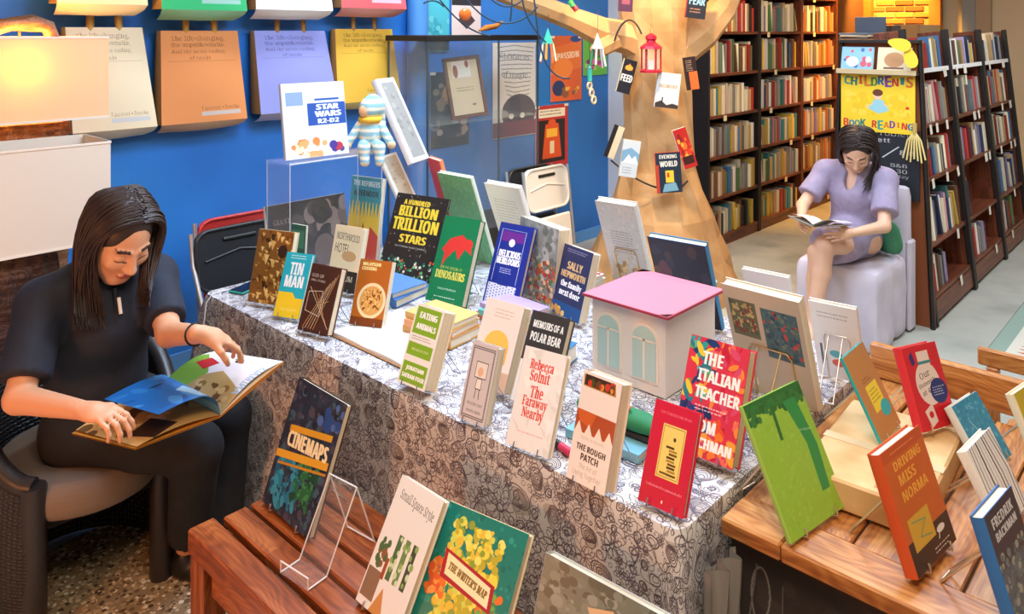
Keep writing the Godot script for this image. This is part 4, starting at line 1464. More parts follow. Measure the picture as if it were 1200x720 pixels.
	for p in [["THE", 0.42, 0.17, 0.34], ["ITALIAN", 0.56, 0.32, 0.68], ["TEACHER", 0.58, 0.47, 0.74], ["TOM", 0.45, 0.74, 0.36], ["RACHMAN", 0.57, 0.88, 0.72]]:
		c.T(p[0], p[1], p[2], p[3], H("fbf6ee"), 0, 0, 1.15, 3.5)
	c.lines(0.25, 0.58, 0.5, 2, 0.03, H("f0d8d8"))
	BK("display_book", [787.7, 524], [858, 551.5], [811, 391.6], T, 0.044, c, H("c8324a"), "paperback with red, orange and teal feathers and white capitals", "wire stand behind the feathered paperback")
	# --- books that face the other side of the table
	c = CV.new(160, 300, H("c6c0ba"))
	c.rg.seed = 40
	c.S(200, 0, 0, 1, 1, 0.01, 0.04, [H("cac4be"), H("bdb6b0"), H("d0cac4")])
	c.lines(0.22, 0.35, 0.6, 9, 0.032, H("8a7a74"))
	c.S(20, 0.2, 0.75, 0.6, 0.25, 0.05, 0.1, [H("c8a878"), H("d8c098"), H("a88a60")])
	BK("turned_book", [719, 327], [764, 337], [697, 235], T, 0.03, c, H("e0dcd4"), "tall silver grey book turned towards the paper tree", "gold wire stand under the tall silver grey book", true, H("c9a86a"))
	c = CV.new(200, 220, H("2a2434"))
	c.E(0.2, 0.4, 0.12, 0.14, H("6a3a44"))
	c.R(0.55, 0.45, 0.22, 0.4, H("c8905a"))
	c.S(14, 0.05, 0.1, 0.9, 0.8, 0.03, 0.08, [H("3a3244"), H("4a3a3a"), H("6a4a3a")])
	BK("turned_book", [780, 372], [846, 388], [758, 277], T, 0.024, c, H("2f7fae"), "wide dark book with blue spine behind the doll house", "gold wire stand under the wide dark book", true, H("c9a86a"))
	c = CV.new(240, 300, H("cdbfa8"))
	c.R(0.06, 0.12, 0.36, 0.34, H("6a6a4a"))
	c.R(0.48, 0.14, 0.46, 0.46, H("4a6a72"))
	c.rg.seed = 8
	c.S(110, 0.08, 0.14, 0.3, 0.28, 0.008, 0.026, [H("b8a05a"), H("8a3a2a"), H("4a5a3a"), H("c8b878")])
	c.S(160, 0.5, 0.16, 0.41, 0.41, 0.008, 0.03, [H("3a5a62"), H("35586a"), H("466a78"), H("c84a3a"), H("5a7a6a"), H("2a4a5a"), H("7a8a72")])
	c.R(0.06, 0.86, 0.2, 0.07, H("efe8da"))
	BK("turned_book", [870, 452], [959, 483], [844.6, 332], T, 0.03, c, H("e6dccb"), "large beige art book with two garden paintings, turned away", "gold wire stand under the large beige art book", true, H("d8bc86"), 0.0022)
	c = CV.new(160, 240, H("e4e2e6"))
	c.lines(0.15, 0.12, 0.7, 2, 0.05, H("b0a8b0"))
	c.E(0.45, 0.66, 0.14, 0.05, H("5ab0c0"))
	c.E(0.48, 0.78, 0.14, 0.05, H("d8604a"))
	c.R(0.12, 0.55, 0.05, 0.3, H("5a5a60"))
	BK("turned_book", [960, 438], [1014, 452], [947, 352], T, 0.014, c, H("ebe9e6"), "white picture book turned away beside the beige art book", "white wire stand under the white picture book", true, H("e6e4e0"), 0.0022)
	BK("turned_book", [886, 398], [940, 412], [869, 315], T, 0.014, H("e6dfe0"), H("ece8e4"), "plain white book turned away behind the beige art book", "", true)
	c = CV.new(160, 240, H("7cc487"))
	c.S(160, 0, 0, 1, 1, 0.01, 0.04, [H("82ca8c"), H("74bc80"), H("8ad094")])
	c.T("DINOSAUR", 0.5, 0.6, 0.7, H("e0d85a"), 0, 0, 1.2, 2.0)
	BK("turned_book", [541, 300], [580, 311], [512, 202], T, 0.02, c, H("dfe8d4"), "light green book turned towards the blue wall", "wire stand under the light green book", true, H("c0c4c8"))
	BK("turned_book", [526, 282], [541, 290], [500, 184], T, 0.02, H("e0502e"), H("f08a5a"), "orange red book turned towards the blue wall", "", true)
	c = CV.new(160, 240, H("e6ddce"))
	c.lines(0.15, 0.2, 0.7, 9, 0.04, H("c0b09a"))
	BK("turned_book", [592, 296], [632, 306], [567, 214], T, 0.026, c, H("eae6de"), "cream book turned towards the white folding chairs", "wire stand under the cream turned book", true, H("c0c4c8"))
	c = CV.new(200, 240, H("8f938e"))
	c.rg.seed = 90
	c.S(120, 0, 0, 1, 0.7, 0.02, 0.08, [H("9aa09a"), H("7c847e"), H("b4b8b2"), H("6a726c")])
	c.S(220, 0, 0.45, 1, 0.55, 0.012, 0.045, [H("c84a2a"), H("d88a4a"), H("5a7a4a"), H("b83a2a"), H("8a5a3a"), H("e8c8a0")])
	BK("display_book", [603, 338], [648, 361], [610, 253], T, 0.05, c, H("e0d8cc"), "thick plastic wrapped book with flowers on its cover", "wire stand behind the thick flower book")
	# --- wooden table
	var WT := 0.7405
	var cream_wire := H("e2d8c4")
	c = CV.new(240, 320, H("8cb83c"))
	c.S(260, 0, 0, 1, 1, 0.006, 0.03, [H("90bc40"), H("88b438"), H("94be46")])
	c.rg.seed = 2
	c.R(0, 0, 1, 0.1, H("2c6a2c"))
	c.S(70, -0.03, 0.05, 1.06, 0.1, 0.02, 0.05, [H("2c6a2c"), H("347434"), H("266026")])
	c.P([[0.62, 0.1], [0.84, 0.1], [0.92, 0.5], [0.86, 0.82], [0.72, 0.82], [0.76, 0.45]], H("2f8a44"))
	c.L([[0.42, 0.12], [0.4, 0.34]], 12, H("2c6a2c"))
	c.T("The Giving Tree", 0.81, 0.36, 0.2, H("e8f4e0"), 1, 0.2)
	BK("display_book", [928.5, 637.4], [992, 592.5], [870.4, 476.8], WT, 0.012, c, H("9cc25a"), "large green picture book with dark green foliage, on the wooden table", "cream wire stand behind the large green picture book", false, cream_wire, 0.0024)
	c = CV.new(200, 330, H("cc6224"))
	c.R(0, 0, 1, 0.1, H("c2501e"))
	c.lines(0.2, 0.05, 0.6, 1, 0.03, H("e89a5a"))
	c.T("DRIVING", 0.52, 0.16, 0.66, H("eda83c"), 0, 0, 1.05, 1.0)
	c.T("MISS", 0.42, 0.28, 0.4, H("eda83c"), 0, 0, 1.15, 1.0)
	c.T("NORMA", 0.5, 0.41, 0.62, H("eda83c"), 0, 0, 1.15, 1.0)
	c.R(0, 0.74, 1, 0.26, H("3a221c"))
	c.R(0.12, 0.58, 0.5, 0.26, H("d8a836"))
	c.L([[0.2, 0.62], [0.5, 0.66], [0.3, 0.76], [0.55, 0.8]], 4, H("7a9a6a"))
	c.E(0.75, 0.82, 0.1, 0.03, H("e8e0d4"))
	c.L([[0.7, 0.84], [0.66, 0.88]], 4, H("e8e0d4"))
	c.lines(0.5, 0.92, 0.4, 2, 0.03, H("e8d8c8"))
	BK("display_book", [1077, 680], [1121, 632.6], [1031, 533.5], WT, 0.026, c, H("c8501e"), "thick orange hardback with yellow title, on the wooden table", "cream wire stand behind the thick orange hardback", false, cream_wire, 0.0024)
	# parcel
	var pr := thing("paper_parcel", W(1.86, WT, 0.585), 0.06, "flat brown paper parcel under two books on the wooden table", "parcel")
	put("wrapped_box", bx(Vector3(0, 0.032, 0), Vector3(0.40, 0.064, 0.25), 0.005), textured(noise_tex(0.03, [H("c49a62"), H("d3ab73"), H("dfbb86")], [0.2, 0.5, 0.8], 21, 128, 3), 0.7, Vector3(2, 2, 2)), pr)
	put("tape", bx(Vector3(-0.02, 0.0646, 0), Vector3(0.03, 0.0008, 0.25)), mt(H("d8bd92"), 0.25), pr)
	put("string", bx(Vector3(0.02, 0.0646, 0.03), Vector3(0.40, 0.0008, 0.012)), mt(H("b98a50"), 0.5), pr)
	var PT := WT + 0.0655
	c = CV.new(160, 320, H("b8824a"))
	c.R(0.3, 0.42, 0.5, 0.3, H("e8d23c"))
	c.E(0.72, 0.74, 0.2, 0.09, H("2ab0b8"))
	c.lines(0.3, 0.34, 0.4, 2, 0.03, H("5a3a1e"))
	c.lines(0.36, 0.48, 0.36, 4, 0.04, H("8a8a2a"))
	BK("display_book", [1034.7, 521.7], [1056, 495.7], [987.5, 420], PT, 0.008, c, H("22b0b4"), "kraft brown notebook with turquoise edge and yellow label", "cream wire stand behind the kraft brown notebook", false, cream_wire, 0.0024)
	c = CV.new(200, 320, H("cf2030"))
	c.E(0.5, 0.47, 0.34, 0.26, H("e6d8d4"))
	c.R(0.36, 0.08, 0.34, 0.17, H("e6d8d4"))
	c.R(0.34, 0.2, 0.38, 0.035, H("3a8a96"))
	c.T("Our", 0.45, 0.36, 0.3, H("2a2226"), 1, -0.2)
	c.T("Homesick", 0.46, 0.46, 0.5, H("2a2226"), 1, -0.2)
	c.T("at 45", 0.42, 0.56, 0.3, H("2a2226"), 1, -0.2)
	c.E(0.74, 0.58, 0.24, 0.15, H("232f74"))
	c.lines(0.58, 0.53, 0.3, 4, 0.03, H("c8d0e8"))
	c.P([[0.2, 0.78], [0.45, 0.7], [0.5, 0.92], [0.3, 0.98]], H("e6d8d4"))
	c.E(0.36, 0.83, 0.06, 0.04, H("cf2030"))
	c.P([[0.14, 0.12], [0.24, 0.06], [0.28, 0.2], [0.18, 0.24]], H("2a2f74"))
	BK("display_book", [1082, 507.5], [1122, 495.7], [1056, 409], PT, 0.026, c, H("d8303a"), "bright red hardback with white jar and navy circle", "cream wire stand behind the bright red hardback", false, cream_wire, 0.0024)
	c = CV.new(160, 240, H("2f86a6"))
	c.S(160, 0, 0, 1, 1, 0.01, 0.05, [H("3a92b2"), H("2a7c9c"), H("54a4bc")])
	c.L([[0.3, 0.3], [0.5, 0.6], [0.4, 0.8]], 3, H("a8d0dc"))
	BK("display_book", [1158, 556], [1186, 533], [1115, 477], WT, 0.02, c, H("d8dcd8"), "small sea blue book on the wooden table", "cream wire stand behind the small sea blue book", false, cream_wire, 0.0024)
	c = CV.new(160, 240, H("e6e6e6"))
	for k in 11:
		c.L([[0.1 + k * 0.08, 0], [0.02 + k * 0.1, 0.5], [0.1 + k * 0.08, 1]], 3 + k % 4, [H("2a2a2c"), H("8a8a8c"), H("c0c0c0")][k % 3])
	BK("display_book", [1180, 625], [1205, 590], [1133, 529], WT, 0.022, c, H("eceae6"), "white book with thin black vertical strokes", "cream wire stand behind the black and white book", false, cream_wire, 0.0024)
	c = CV.new(160, 260, H("1c2c46"))
	c.R(0, 0.5, 1, 0.5, H("3a5a74"))
	c.S(160, 0, 0.4, 1, 0.6, 0.01, 0.06, [H("4a6a7a"), H("2a4a62"), H("8a9a94"), H("5a7684")])
	c.T("FREDRIK", 0.5, 0.12, 0.7, H("c8d4e0"), 0, 0, 1.2, 1.5)
	c.T("BACKMAN", 0.5, 0.24, 0.7, H("c8d4e0"), 0, 0, 1.2, 1.5)
	BK("display_book", [1196, 742], [1226, 694], [1153, 607], WT, 0.024, c, H("2f6fb4"), "navy paperback with bright blue edges on the wooden table", "cream wire stand behind the navy and blue paperback", false, cream_wire, 0.0024)
	BK("display_book", [1228, 560], [1256, 535], [1188, 462], WT, 0.02, H("c8b828"), H("e6e2c8"), "mustard yellow book near the rear rail of the wooden table", "cream wire stand behind the mustard yellow book", false, cream_wire, 0.0024)
	# --- bench
	var BT := 0.4505
	c = CV.new(240, 340, H("2a2c38"))
	c.rg.seed = 61
	c.S(420, 0, 0, 1, 1, 0.01, 0.05, [H("343846"), H("23303e"), H("2e3a4c"), H("4a4654"), H("1c2430"), H("3e5a6a")])
	c.S(90, 0.1, 0.6, 0.5, 0.34, 0.01, 0.045, [H("2a7a9a"), H("3a92b0"), H("1e5a7a")], 1.6)
	c.S(90, 0.48, 0.55, 0.38, 0.32, 0.01, 0.04, [H("2a6a3a"), H("3f8a4a"), H("1e4a2e")], 1.6)
	c.S(12, 0.6, 0.05, 0.4, 0.2, 0.03, 0.08, [H("2a4a8a"), H("4a6aa8")])
	c.P([[0.12, 0.36], [0.92, 0.26], [0.92, 0.31], [0.12, 0.41]], H("d8a024"))
	c.P([[0.0, 0.58], [0.98, 0.45], [0.98, 0.51], [0.0, 0.64]], H("e0a828"))
	c.P([[0.08, 0.66], [0.98, 0.53], [0.98, 0.55], [0.08, 0.68]], H("c88a1e"))
	c.T("CINEMAPS", 0.52, 0.435, 0.78, H("f4e6b8"), 0, -0.09, 1.5, 4.0)
	BK("display_book", [306.6, 587], [361, 633.4], [351, 442], BT, 0.02, c, H("4a3a34"), "large dark illustrated hardback with slanted cream and gold title on the bench", "white wire stand behind the large dark illustrated hardback", false, H("dcdcda"), 0.0024)
	c = CV.new(220, 300, H("e6e2da"))
	c.rg.seed = 16
	c.T("Small Space Style", 0.52, 0.15, 0.8, H("5a564e"), 1, 0.05, 1.4)
	for k in 3:
		c.R(0.4 + k * 0.17, 0.4, 0.1, 0.34, [H("4a6a3a"), H("6a8a4a"), H("3a4a34")][k])
		c.S(8, 0.4 + k * 0.17, 0.42, 0.1, 0.3, 0.02, 0.04, [H("8aaa5a"), H("c8d8b0")])
	c.S(16, 0.1, 0.5, 0.18, 0.2, 0.03, 0.06, [H("4a6a3a"), H("6a7a4a"), H("8a5a3a")])
	c.R(0.02, 0.72, 0.3, 0.22, H("8a6a4e"))
	c.R(0.3, 0.6, 0.07, 0.16, H("9a4a2a"))
	c.P([[0.3, 1], [0.45, 0.8], [0.6, 1]], H("c88a4a"))
	BK("display_book", [416.7, 703], [465, 745], [471.7, 556.7], BT, 0.02, c, H("e8e4dc"), "white interior design hardback on the bench", "white wire stand behind the white interior design hardback", false, H("dcdcda"), 0.0024)
	c = CV.new(260, 280, H("15786a"))
	c.rg.seed = 77
	c.S(150, 0, 0, 1, 1, 0.006, 0.03, [H("1f8a7a"), H("0f6a5c"), H("2a9684")])
	c.S(420, 0.2, 0.1, 0.58, 0.78, 0.012, 0.045, [H("e8d24a"), H("f0de6a"), H("d8bc3a"), H("c8d05a"), H("e0b83a"), H("b8a832"), H("8a9a3a")])
	c.S(60, 0.08, 0.45, 0.2, 0.25, 0.012, 0.04, [H("e0702e"), H("d85a2a"), H("e8964a")])
	c.S(60, 0.65, 0.5, 0.25, 0.3, 0.012, 0.04, [H("3a8a4a"), H("6aa84a"), H("e0702e")])
	c.P([[0.18, 0.34], [0.8, 0.46], [0.82, 0.66], [0.2, 0.56]], H("a81e2e"))
	c.P([[0.22, 0.37], [0.76, 0.48], [0.78, 0.63], [0.24, 0.53]], H("f0e2b0"))
	c.T("THE WRITER'S MAP", 0.5, 0.5, 0.48, H("7a5a1e"), 1, 0.2, 1.8, 1.5)
	BK("display_book", [475, 733], [577, 790], [521.7, 585], BT, 0.026, c, H("e0d4b0"), "teal hardback with a yellow fantasy map and red ribbon title", "white wire stand behind the teal map hardback", false, H("dcdcda"), 0.0024)
	c = CV.new(240, 280, H("6a746a"))
	c.rg.seed = 51
	c.S(300, 0, 0, 1, 1, 0.015, 0.06, [H("7a847a"), H("5a645c"), H("8a928a"), H("4e5850"), H("6e7a72")])
	for k in 8:
		c.L([[0.2 + k * 0.08, 1.0], [0.3 + 0.06 * k, 0.5], [0.5 + 0.02 * k, 0.2]], 5, [H("4a3424"), H("6a4c32")][k % 2])
	c.P([[0.4, 0.22], [0.6, 0.15], [0.62, 0.25], [0.45, 0.3]], H("d8b48a"))
	BK("display_book", [610, 800], [760, 905], [640, 648], BT, 0.03, c, H("c4c8c8"), "grey green plastic wrapped hardback at the end of the bench", "", false)

# ---------------------------------------------------------------- seats and lamps
func weave_mat() -> StandardMaterial3D:
	var s := 64
	var im := Image.create(s, s, false, Image.FORMAT_RGB8)
	for y in s:
		for x in s:
			var cx := x / 16
			var cy := y / 16
			var over := (cx + cy) % 2 == 0
			var fx := (x % 16) / 16.0
			var fy := (y % 16) / 16.0
			var v := sin(fy * PI) if over else sin(fx * PI)
			v = v * (0.75 + 0.25 * (sin(fx * PI) if over else sin(fy * PI)))
			im.set_pixel(x, y, Color(v, v, v))
	var m := StandardMaterial3D.new()
	m.albedo_color = H("2b2625")
	m.roughness = 0.38
	m.heightmap_enabled = true
	m.heightmap_texture = tex_of(im)
	m.heightmap_scale = 0.5
	return m
func soft_block(s: Vector3, puff: float, sd: int) -> MB:      # slip-covered block standing on y = 0, with soft creases
	var nz := FastNoiseLite.new()
	nz.seed = sd
	nz.frequency = 3.0
	var m := MB.new()
	var h := s * 0.5
	var rd := minf(0.06, s.x * 0.42)
	var nrm := {}
	for ax in 3:
		for sg in [-1.0, 1.0]:
			var u := (ax + 1) % 3
			var w := (ax + 2) % 3
			var f := func(p: float, q: float) -> Vector3:
				var x := Vector3.ZERO
				x[ax] = sg * h[ax]
				x[u] = (p * 2.0 - 1.0) * h[u]
				x[w] = (q * 2.0 - 1.0) * h[w]
				var inner := x.clamp(-h + Vector3.ONE * rd, h - Vector3.ONE * rd)
				var d := (x - inner)
				if d.length() > 1e-6:
					x = inner + d.normalized() * rd
				var y01 := clampf(x.y / s.y + 0.5, 0.0, 1.0)
				var o := Vector3(x.x, 0, x.z).normalized() * puff * (nz.get_noise_3d(x.x * 1.4, x.y * 0.5, x.z * 1.4) + 0.3 * nz.get_noise_3d(x.x * 4.0, x.y * 1.2, x.z * 4.0)) * (0.3 + (1.0 - y01))
				return x + o + Vector3(0, h.y, 0)
			var dirn := Vector3.ZERO
			dirn[ax] = sg
			m.grid(14, 14, f, null, sg)
	return m
func folding_chair(at: Vector3, turn: float, c: Color, label: String, folded := false) -> void:
	var o := thing("folding_chair", at, turn, label, "folding chair")
	var frame := mt(H("b9bcc0"), 0.35, 0.7)
	var w := 0.215
	var h := 0.14
	var rr := []
	for q in [[1, 1, 0.0], [-1, 1, 0.5], [-1, -1, 1.0], [1, -1, 1.5]]:
		for k in 6:
			var an: float = PI * (q[2] + k * 0.1)
			rr.append(Vector2(q[0] * (w - 0.07) + cos(an) * 0.07, q[1] * (h - 0.07) + sin(an) * 0.07))
	var bs := Basis(Vector3.RIGHT, -0.12 if folded else -0.16)
	var bo := Vector3(0, 0.71, -0.06 if folded else -0.165)
	var bm := MB.new()
	bm.prism(rr, 0.018, Transform3D(bs, bo))
	var bkr := put("backrest", bm, mt(c, 0.35), o)
	var rim := []
	for q in rr:
		rim.append(bs * Vector3(q.x * 0.97, q.y * 0.96, 0.003) + bo)
	rim.append(rim[0])
	put("raised_rim", rod(rim, 0.009, 6), mt(c, 0.3), bkr)
	put("hand_grip", rod([bs * Vector3(-0.08, 0.085, 0.001) + bo, bs * Vector3(0.08, 0.085, 0.001) + bo], 0.011, 6), mt(H("141414"), 0.5), bkr)
	put("rib", rod([bs * Vector3(-0.17, 0.0, 0.002) + bo, bs * Vector3(0.0, 0.03, 0.002) + bo, bs * Vector3(0.17, 0.0, 0.002) + bo], 0.006, 6), mt(c, 0.3), bkr)
	var sm := MB.new()
	if folded:
		sm.box(Vector3(0, 0.34, -0.012), Vector3(0.40, 0.38, 0.025), bs, 0.01)
	else:
		sm.box(Vector3(0, 0.44, 0.04), Vector3(0.40, 0.025, 0.38), Basis.IDENTITY, 0.01)
	put("seat", sm, mt(c, 0.35), o)
	for s in [-1.0, 1.0]:
		if folded:
			put("leg", rod([Vector3(s * 0.225, 0.84, -0.076), Vector3(s * 0.225, 0.012, 0.024)], 0.011, 8), frame, o)
			put("leg", rod([Vector3(s * 0.212, 0.5, -0.056), Vector3(s * 0.212, 0.03, 0.0)], 0.011, 8), frame, o)
		else:
			put("leg", rod([Vector3(s * 0.22, 0.84, -0.20), Vector3(s * 0.22, 0.7, -0.175), Vector3(s * 0.22, 0.012, 0.22)], 0.011, 8), frame, o)
			put("leg", rod([Vector3(s * 0.2, 0.43, 0.1), Vector3(s * 0.2, 0.012, -0.24)], 0.011, 8), frame, o)
	if folded:
		put("cross_bar", rod([Vector3(-0.22, 0.1, 0.012), Vector3(0.22, 0.1, 0.012)], 0.008, 6), frame, o)
	else:
		put("cross_bar", rod([Vector3(-0.22, 0.12, 0.155), Vector3(0.22, 0.12, 0.155)], 0.008, 6), frame, o)
		put("cross_bar", rod([Vector3(-0.2, 0.12, -0.155), Vector3(0.2, 0.12, -0.155)], 0.008, 6), frame, o)

func build_seats() -> void:
	# wicker barrel chair, open towards the room
	var o := thing("wicker_chair", W(0.85, 0.0135, 2.70), 0.0, "black woven wicker barrel chair with a taupe seat cushion", "chair")
	var R := 0.285
	var fm := deg_to_rad(138.0)
	var top := func(f: float) -> float: return lerpf(0.66, 0.435, smoothstep(deg_to_rad(60.0), fm, absf(f)))
	var wm := weave_mat()
	var sh := MB.new()
	for side in [0.0, 1.0]:
		var rr: float = R - side * 0.04
		sh.grid(56, 16, func(u, v):
			var f := lerpf(-fm, fm, u)
			var bulge := 0.015 * sin(v * PI)
			return Vector3(sin(f) * (rr + bulge), 0.001 + v * (top.call(f) - 0.001), -cos(f) * (rr + bulge)), func(u, v): return Vector2(u * 22.0, v * 11.0), 1.0 if side else -1.0)
	put("woven_shell", sh, wm, o)
	var rim := []
	for k in 41:
		var f := lerpf(-fm, fm, k / 40.0)
		rim.append(Vector3(sin(f) * (R - 0.018), top.call(f), -cos(f) * (R - 0.018)))
	put("rim", rod(rim, 0.028, 8), wm, o)
	for s in [-1.0, 1.0]:
		var p := Vector3(sin(s * fm) * (R - 0.018), 0, -cos(fm) * (R - 0.018))
		put("front_post", rod([p + Vector3(0, 0.0, 0), p + Vector3(0, 0.44, 0)], 0.034, 10), wm, o)
	put("seat_deck", bx(Vector3(0, 0.30, 0.0), Vector3(0.36, 0.03, 0.36), 0.004), mt(H("1a1716"), 0.8), o)
	var cu := MB.new()
	var prof := []
	for k in 13:
		var an := -PI / 2 + PI * k / 12.0
		prof.append(Vector2(0.205 + 0.045 * pow(absf(cos(an)), 0.7), 0.375 + 0.055 * sin(an)))
	prof.push_front(Vector2(0, 0.32))
	prof.append(Vector2(0.12, 0.436))
	prof.append(Vector2(0, 0.438))
	cu.lathe(prof, 40, Vector3(0, 0, 0.02), Basis.from_scale(Vector3(0.98, 1, 1.06)))
	put("seat_cushion", cu, mt(H("7d6d60"), 0.9), o)
	# covered chair
	var g := thing("covered_chair", W(4.59, 0, 1.625), 0.0, "pale lilac slip covered chair beside the sloping bookcase", "chair")
	var fab := textured(noise_tex(0.02, [H("c3bac6"), H("cdc5d0"), H("d6cfd8")], [0.2, 0.5, 0.8], 31, 128, 3), 0.85, Vector3(1.5, 1.5, 1.5))
	put("seat_cover", soft_block(Vector3(0.50, 0.46, 0.47), 0.03, 5), fab, g)
	var bk := put("back_cover", soft_block(Vector3(0.085, 0.84, 0.46), 0.006, 9), fab, g)
	bk.position = Vector3(0.29, 0.0, 0)
	bk.rotation.z = -0.02
	put("back_border", bx(Vector3(0.30, 0.27, 0.232), Vector3(0.10, 0.52, 0.03), 0.01), fab, g)
	var pi := put("cushion", soft_block(Vector3(0.26, 0.2, 0.1), 0.02, 3), mt(H("3f7f5a"), 0.9))
	pi.transform = Transform3D(Basis(Vector3.UP, 1.2) * Basis(Vector3.RIGHT, -0.25), W(4.745, 0.475, 1.50))
	tag(pi, "green cushion wedged beside the woman in the lilac dress", "cushion")
	# folding chairs
	folding_chair(W(1.757, 0, 3.22), 0.0, H("26292c"), "black folding chair at the far end of the paisley table")
	folding_chair(W(1.86, 0, 3.52), 0.0, H("b8302c"), "folded red chair standing behind the black folding chair", true)
	folding_chair(W(3.90, 0, 3.28), 0.0, H("e6dccb"), "ivory white folding chair folded up beside the glass cabinet", true)
	folding_chair(W(3.84, 0, 3.37), 0.0, H("2a2c2e"), "black folding chair folded up behind the ivory one", true)
	# small wooden chair beyond the wooden table
	var wc := thing("wooden_chair", W(2.85, 0, 0.36), 0.0, "light wooden chair beyond the rear rail of the wooden table", "chair")
	put("top_rail", plank(Vector3(-0.19, 0.775, 0.0), Vector3(0.022, 0.05, 0.42), 0.004), m_wood, wc)
	put("splat", plank(Vector3(-0.19, 0.595, 0.0), Vector3(0.016, 0.31, 0.05), 0.003), m_wood, wc)
	put("seat", plank(Vector3(0.0, 0.435, 0.0), Vector3(0.4, 0.025, 0.40), 0.006), m_wood, wc)
	for s in [-1.0, 1.0]:
		put("leg", plank(Vector3(-0.19, 0.375, s * 0.17), Vector3(0.032, 0.75, 0.032), 0.004), m_wood, wc)
		put("leg", plank(Vector3(0.17, 0.21, s * 0.17), Vector3(0.032, 0.42, 0.032), 0.004), m_wood, wc)
	# lamps
	lamp(W(0.90, 0, 3.54), 0.57, 0.28, 1.395, 1.73, H("f0dcb0"), true, "lit box lamp with glowing shade on carved driftwood body", H("7a4a24"), 0.36)
	lamp(W(0.77, 0, 3.19), 0.60, 0.28, 0.973, 1.344, H("e0d6c6"), false, "unlit cream box lamp on dark ridged wooden body", H("3a211a"), 0.34)

func lamp(at: Vector3, w: float, d: float, h0: float, h1: float, c: Color, lit: bool, label: String, wood: Color, bw: float) -> void:
	var o := thing("box_lamp", at, 0.0, label, "lamp")
	var m := StandardMaterial3D.new()
	m.albedo_color = c
	m.roughness = 0.9
	m.backlight_enabled = true
	m.backlight = Color(0.75, 0.58, 0.34) if lit else Color(0.25, 0.22, 0.18)
	var s := MB.new()
	var hm := (h0 + h1) / 2
	var hh := h1 - h0
	var t := 0.003
	s.box(Vector3(0, hm, d / 2 - t / 2), Vector3(w, hh, t))
	s.box(Vector3(0, hm, -d / 2 + t / 2), Vector3(w, hh, t))
	s.box(Vector3(w / 2 - t / 2, hm, 0), Vector3(t, hh, d - 2 * t))
	s.box(Vector3(-w / 2 + t / 2, hm, 0), Vector3(t, hh, d - 2 * t))
	var shd := put("lamp_shade", s, m, o)
	var rimm := mt(H("e8e0d2"), 0.7)
	for y in [h0 + 0.004, h1 - 0.004]:
		var r := MB.new()
		for z in [-1.0, 1.0]:
			r.box(Vector3(0, y, z * (d / 2)), Vector3(w + 0.004, 0.008, 0.005))
			r.box(Vector3(z * (w / 2), y, 0), Vector3(0.005, 0.008, d))
		put("shade_rim", r, rimm, shd)
	# ridged, hollowed wooden body
	var nz := FastNoiseLite.new()
	nz.seed = 4 if lit else 8
	nz.frequency = 1.0
	var b := MB.new()
	var htop := h0 - 0.01
	var seg := 64
	b.grid(seg, 40, func(u, v):
		var an: float = u * TAU
		var q := Vector2(cos(an), sin(an))
		var sq := pow(pow(absf(q.x), 4.0) + pow(absf(q.y), 4.0), -0.25)
		var ridge: float = 0.02 * absf(sin(an * 9.0 + nz.get_noise_2d(v * 2.0, 0.0) * 3.0)) + 0.018 * nz.get_noise_3d(q.x * 3.0, v * (9.0 if lit else 2.5), q.y * 3.0)
		var k: float = 1.0 - (ridge + 0.01) / 0.17
		return Vector3(q.x * sq * bw / 2 * k, v * htop, q.y * sq * 0.10 * k), null, -1.0)
	b.poly([Vector3(-bw / 2 * 0.8, htop - 0.002, -0.07), Vector3(bw / 2 * 0.8, htop - 0.002, -0.07), Vector3(bw / 2 * 0.8, htop - 0.002, 0.07), Vector3(-bw / 2 * 0.8, htop - 0.002, 0.07)], Vector3.UP)
	var wt := textured(wood_grain(wood.darkened(0.5), wood, wood.lightened(0.25), 14 if lit else 15), 0.55, Vector3(3, 3, 3))
	put("body", b, wt, o)
	put("neck", rod([Vector3(0, htop - 0.02, 0), Vector3(0, h0 + 0.13, 0)], 0.012, 10), mt(H("8a7a5a"), 0.4, 0.7), o)
	if lit:
		var fin := MB.new()
		fin.tube([Vector3(-0.14, h1 - 0.03, 0), Vector3(-0.09, h1 + 0.035, 0.01), Vector3(-0.03, h1 + 0.05, 0.0), Vector3(0.04, h1 + 0.055, 0.01), Vector3(0.10, h1 + 0.04, 0), Vector3(0.13, h1 - 0.03, 0)], [0.03, 0.034, 0.028, 0.036, 0.03, 0.024], 9)
		put("driftwood_finial", fin, wt, o)
		put("finial_rod", rod([Vector3(0, h0 + 0.13, 0), Vector3(0, h1 + 0.05, 0)], 0.006, 6), mt(H("8a7a5a"), 0.4, 0.7), o)
		var bulb := MB.new()
		bulb.lathe([Vector2(0.0, 0.09), Vector2(0.02, 0.085), Vector2(0.032, 0.06), Vector2(0.028, 0.03), Vector2(0.014, 0.0), Vector2(0.0, 0.0)], 16, Vector3(-0.02, h0 + 0.17, 0.06))
		var bmat := StandardMaterial3D.new()
		bmat.emission_enabled = true
		bmat.emission = Color(1.0, 0.78, 0.42)
		bmat.emission_energy_multiplier = 6.0
		put("bulb", bulb, bmat, o)
		var l := OmniLight3D.new()
		l.name = "bulb_light"
		l.light_color = Color(1.0, 0.74, 0.40)
		l.light_energy = 0.24
		l.light_size = 0.03
		l.omni_range = 14.0
		l.omni_attenuation = 2.0
		l.shadow_enabled = true
		o.add_child(l)
		l.position = Vector3(-0.02, h0 + 0.22, 0.06)

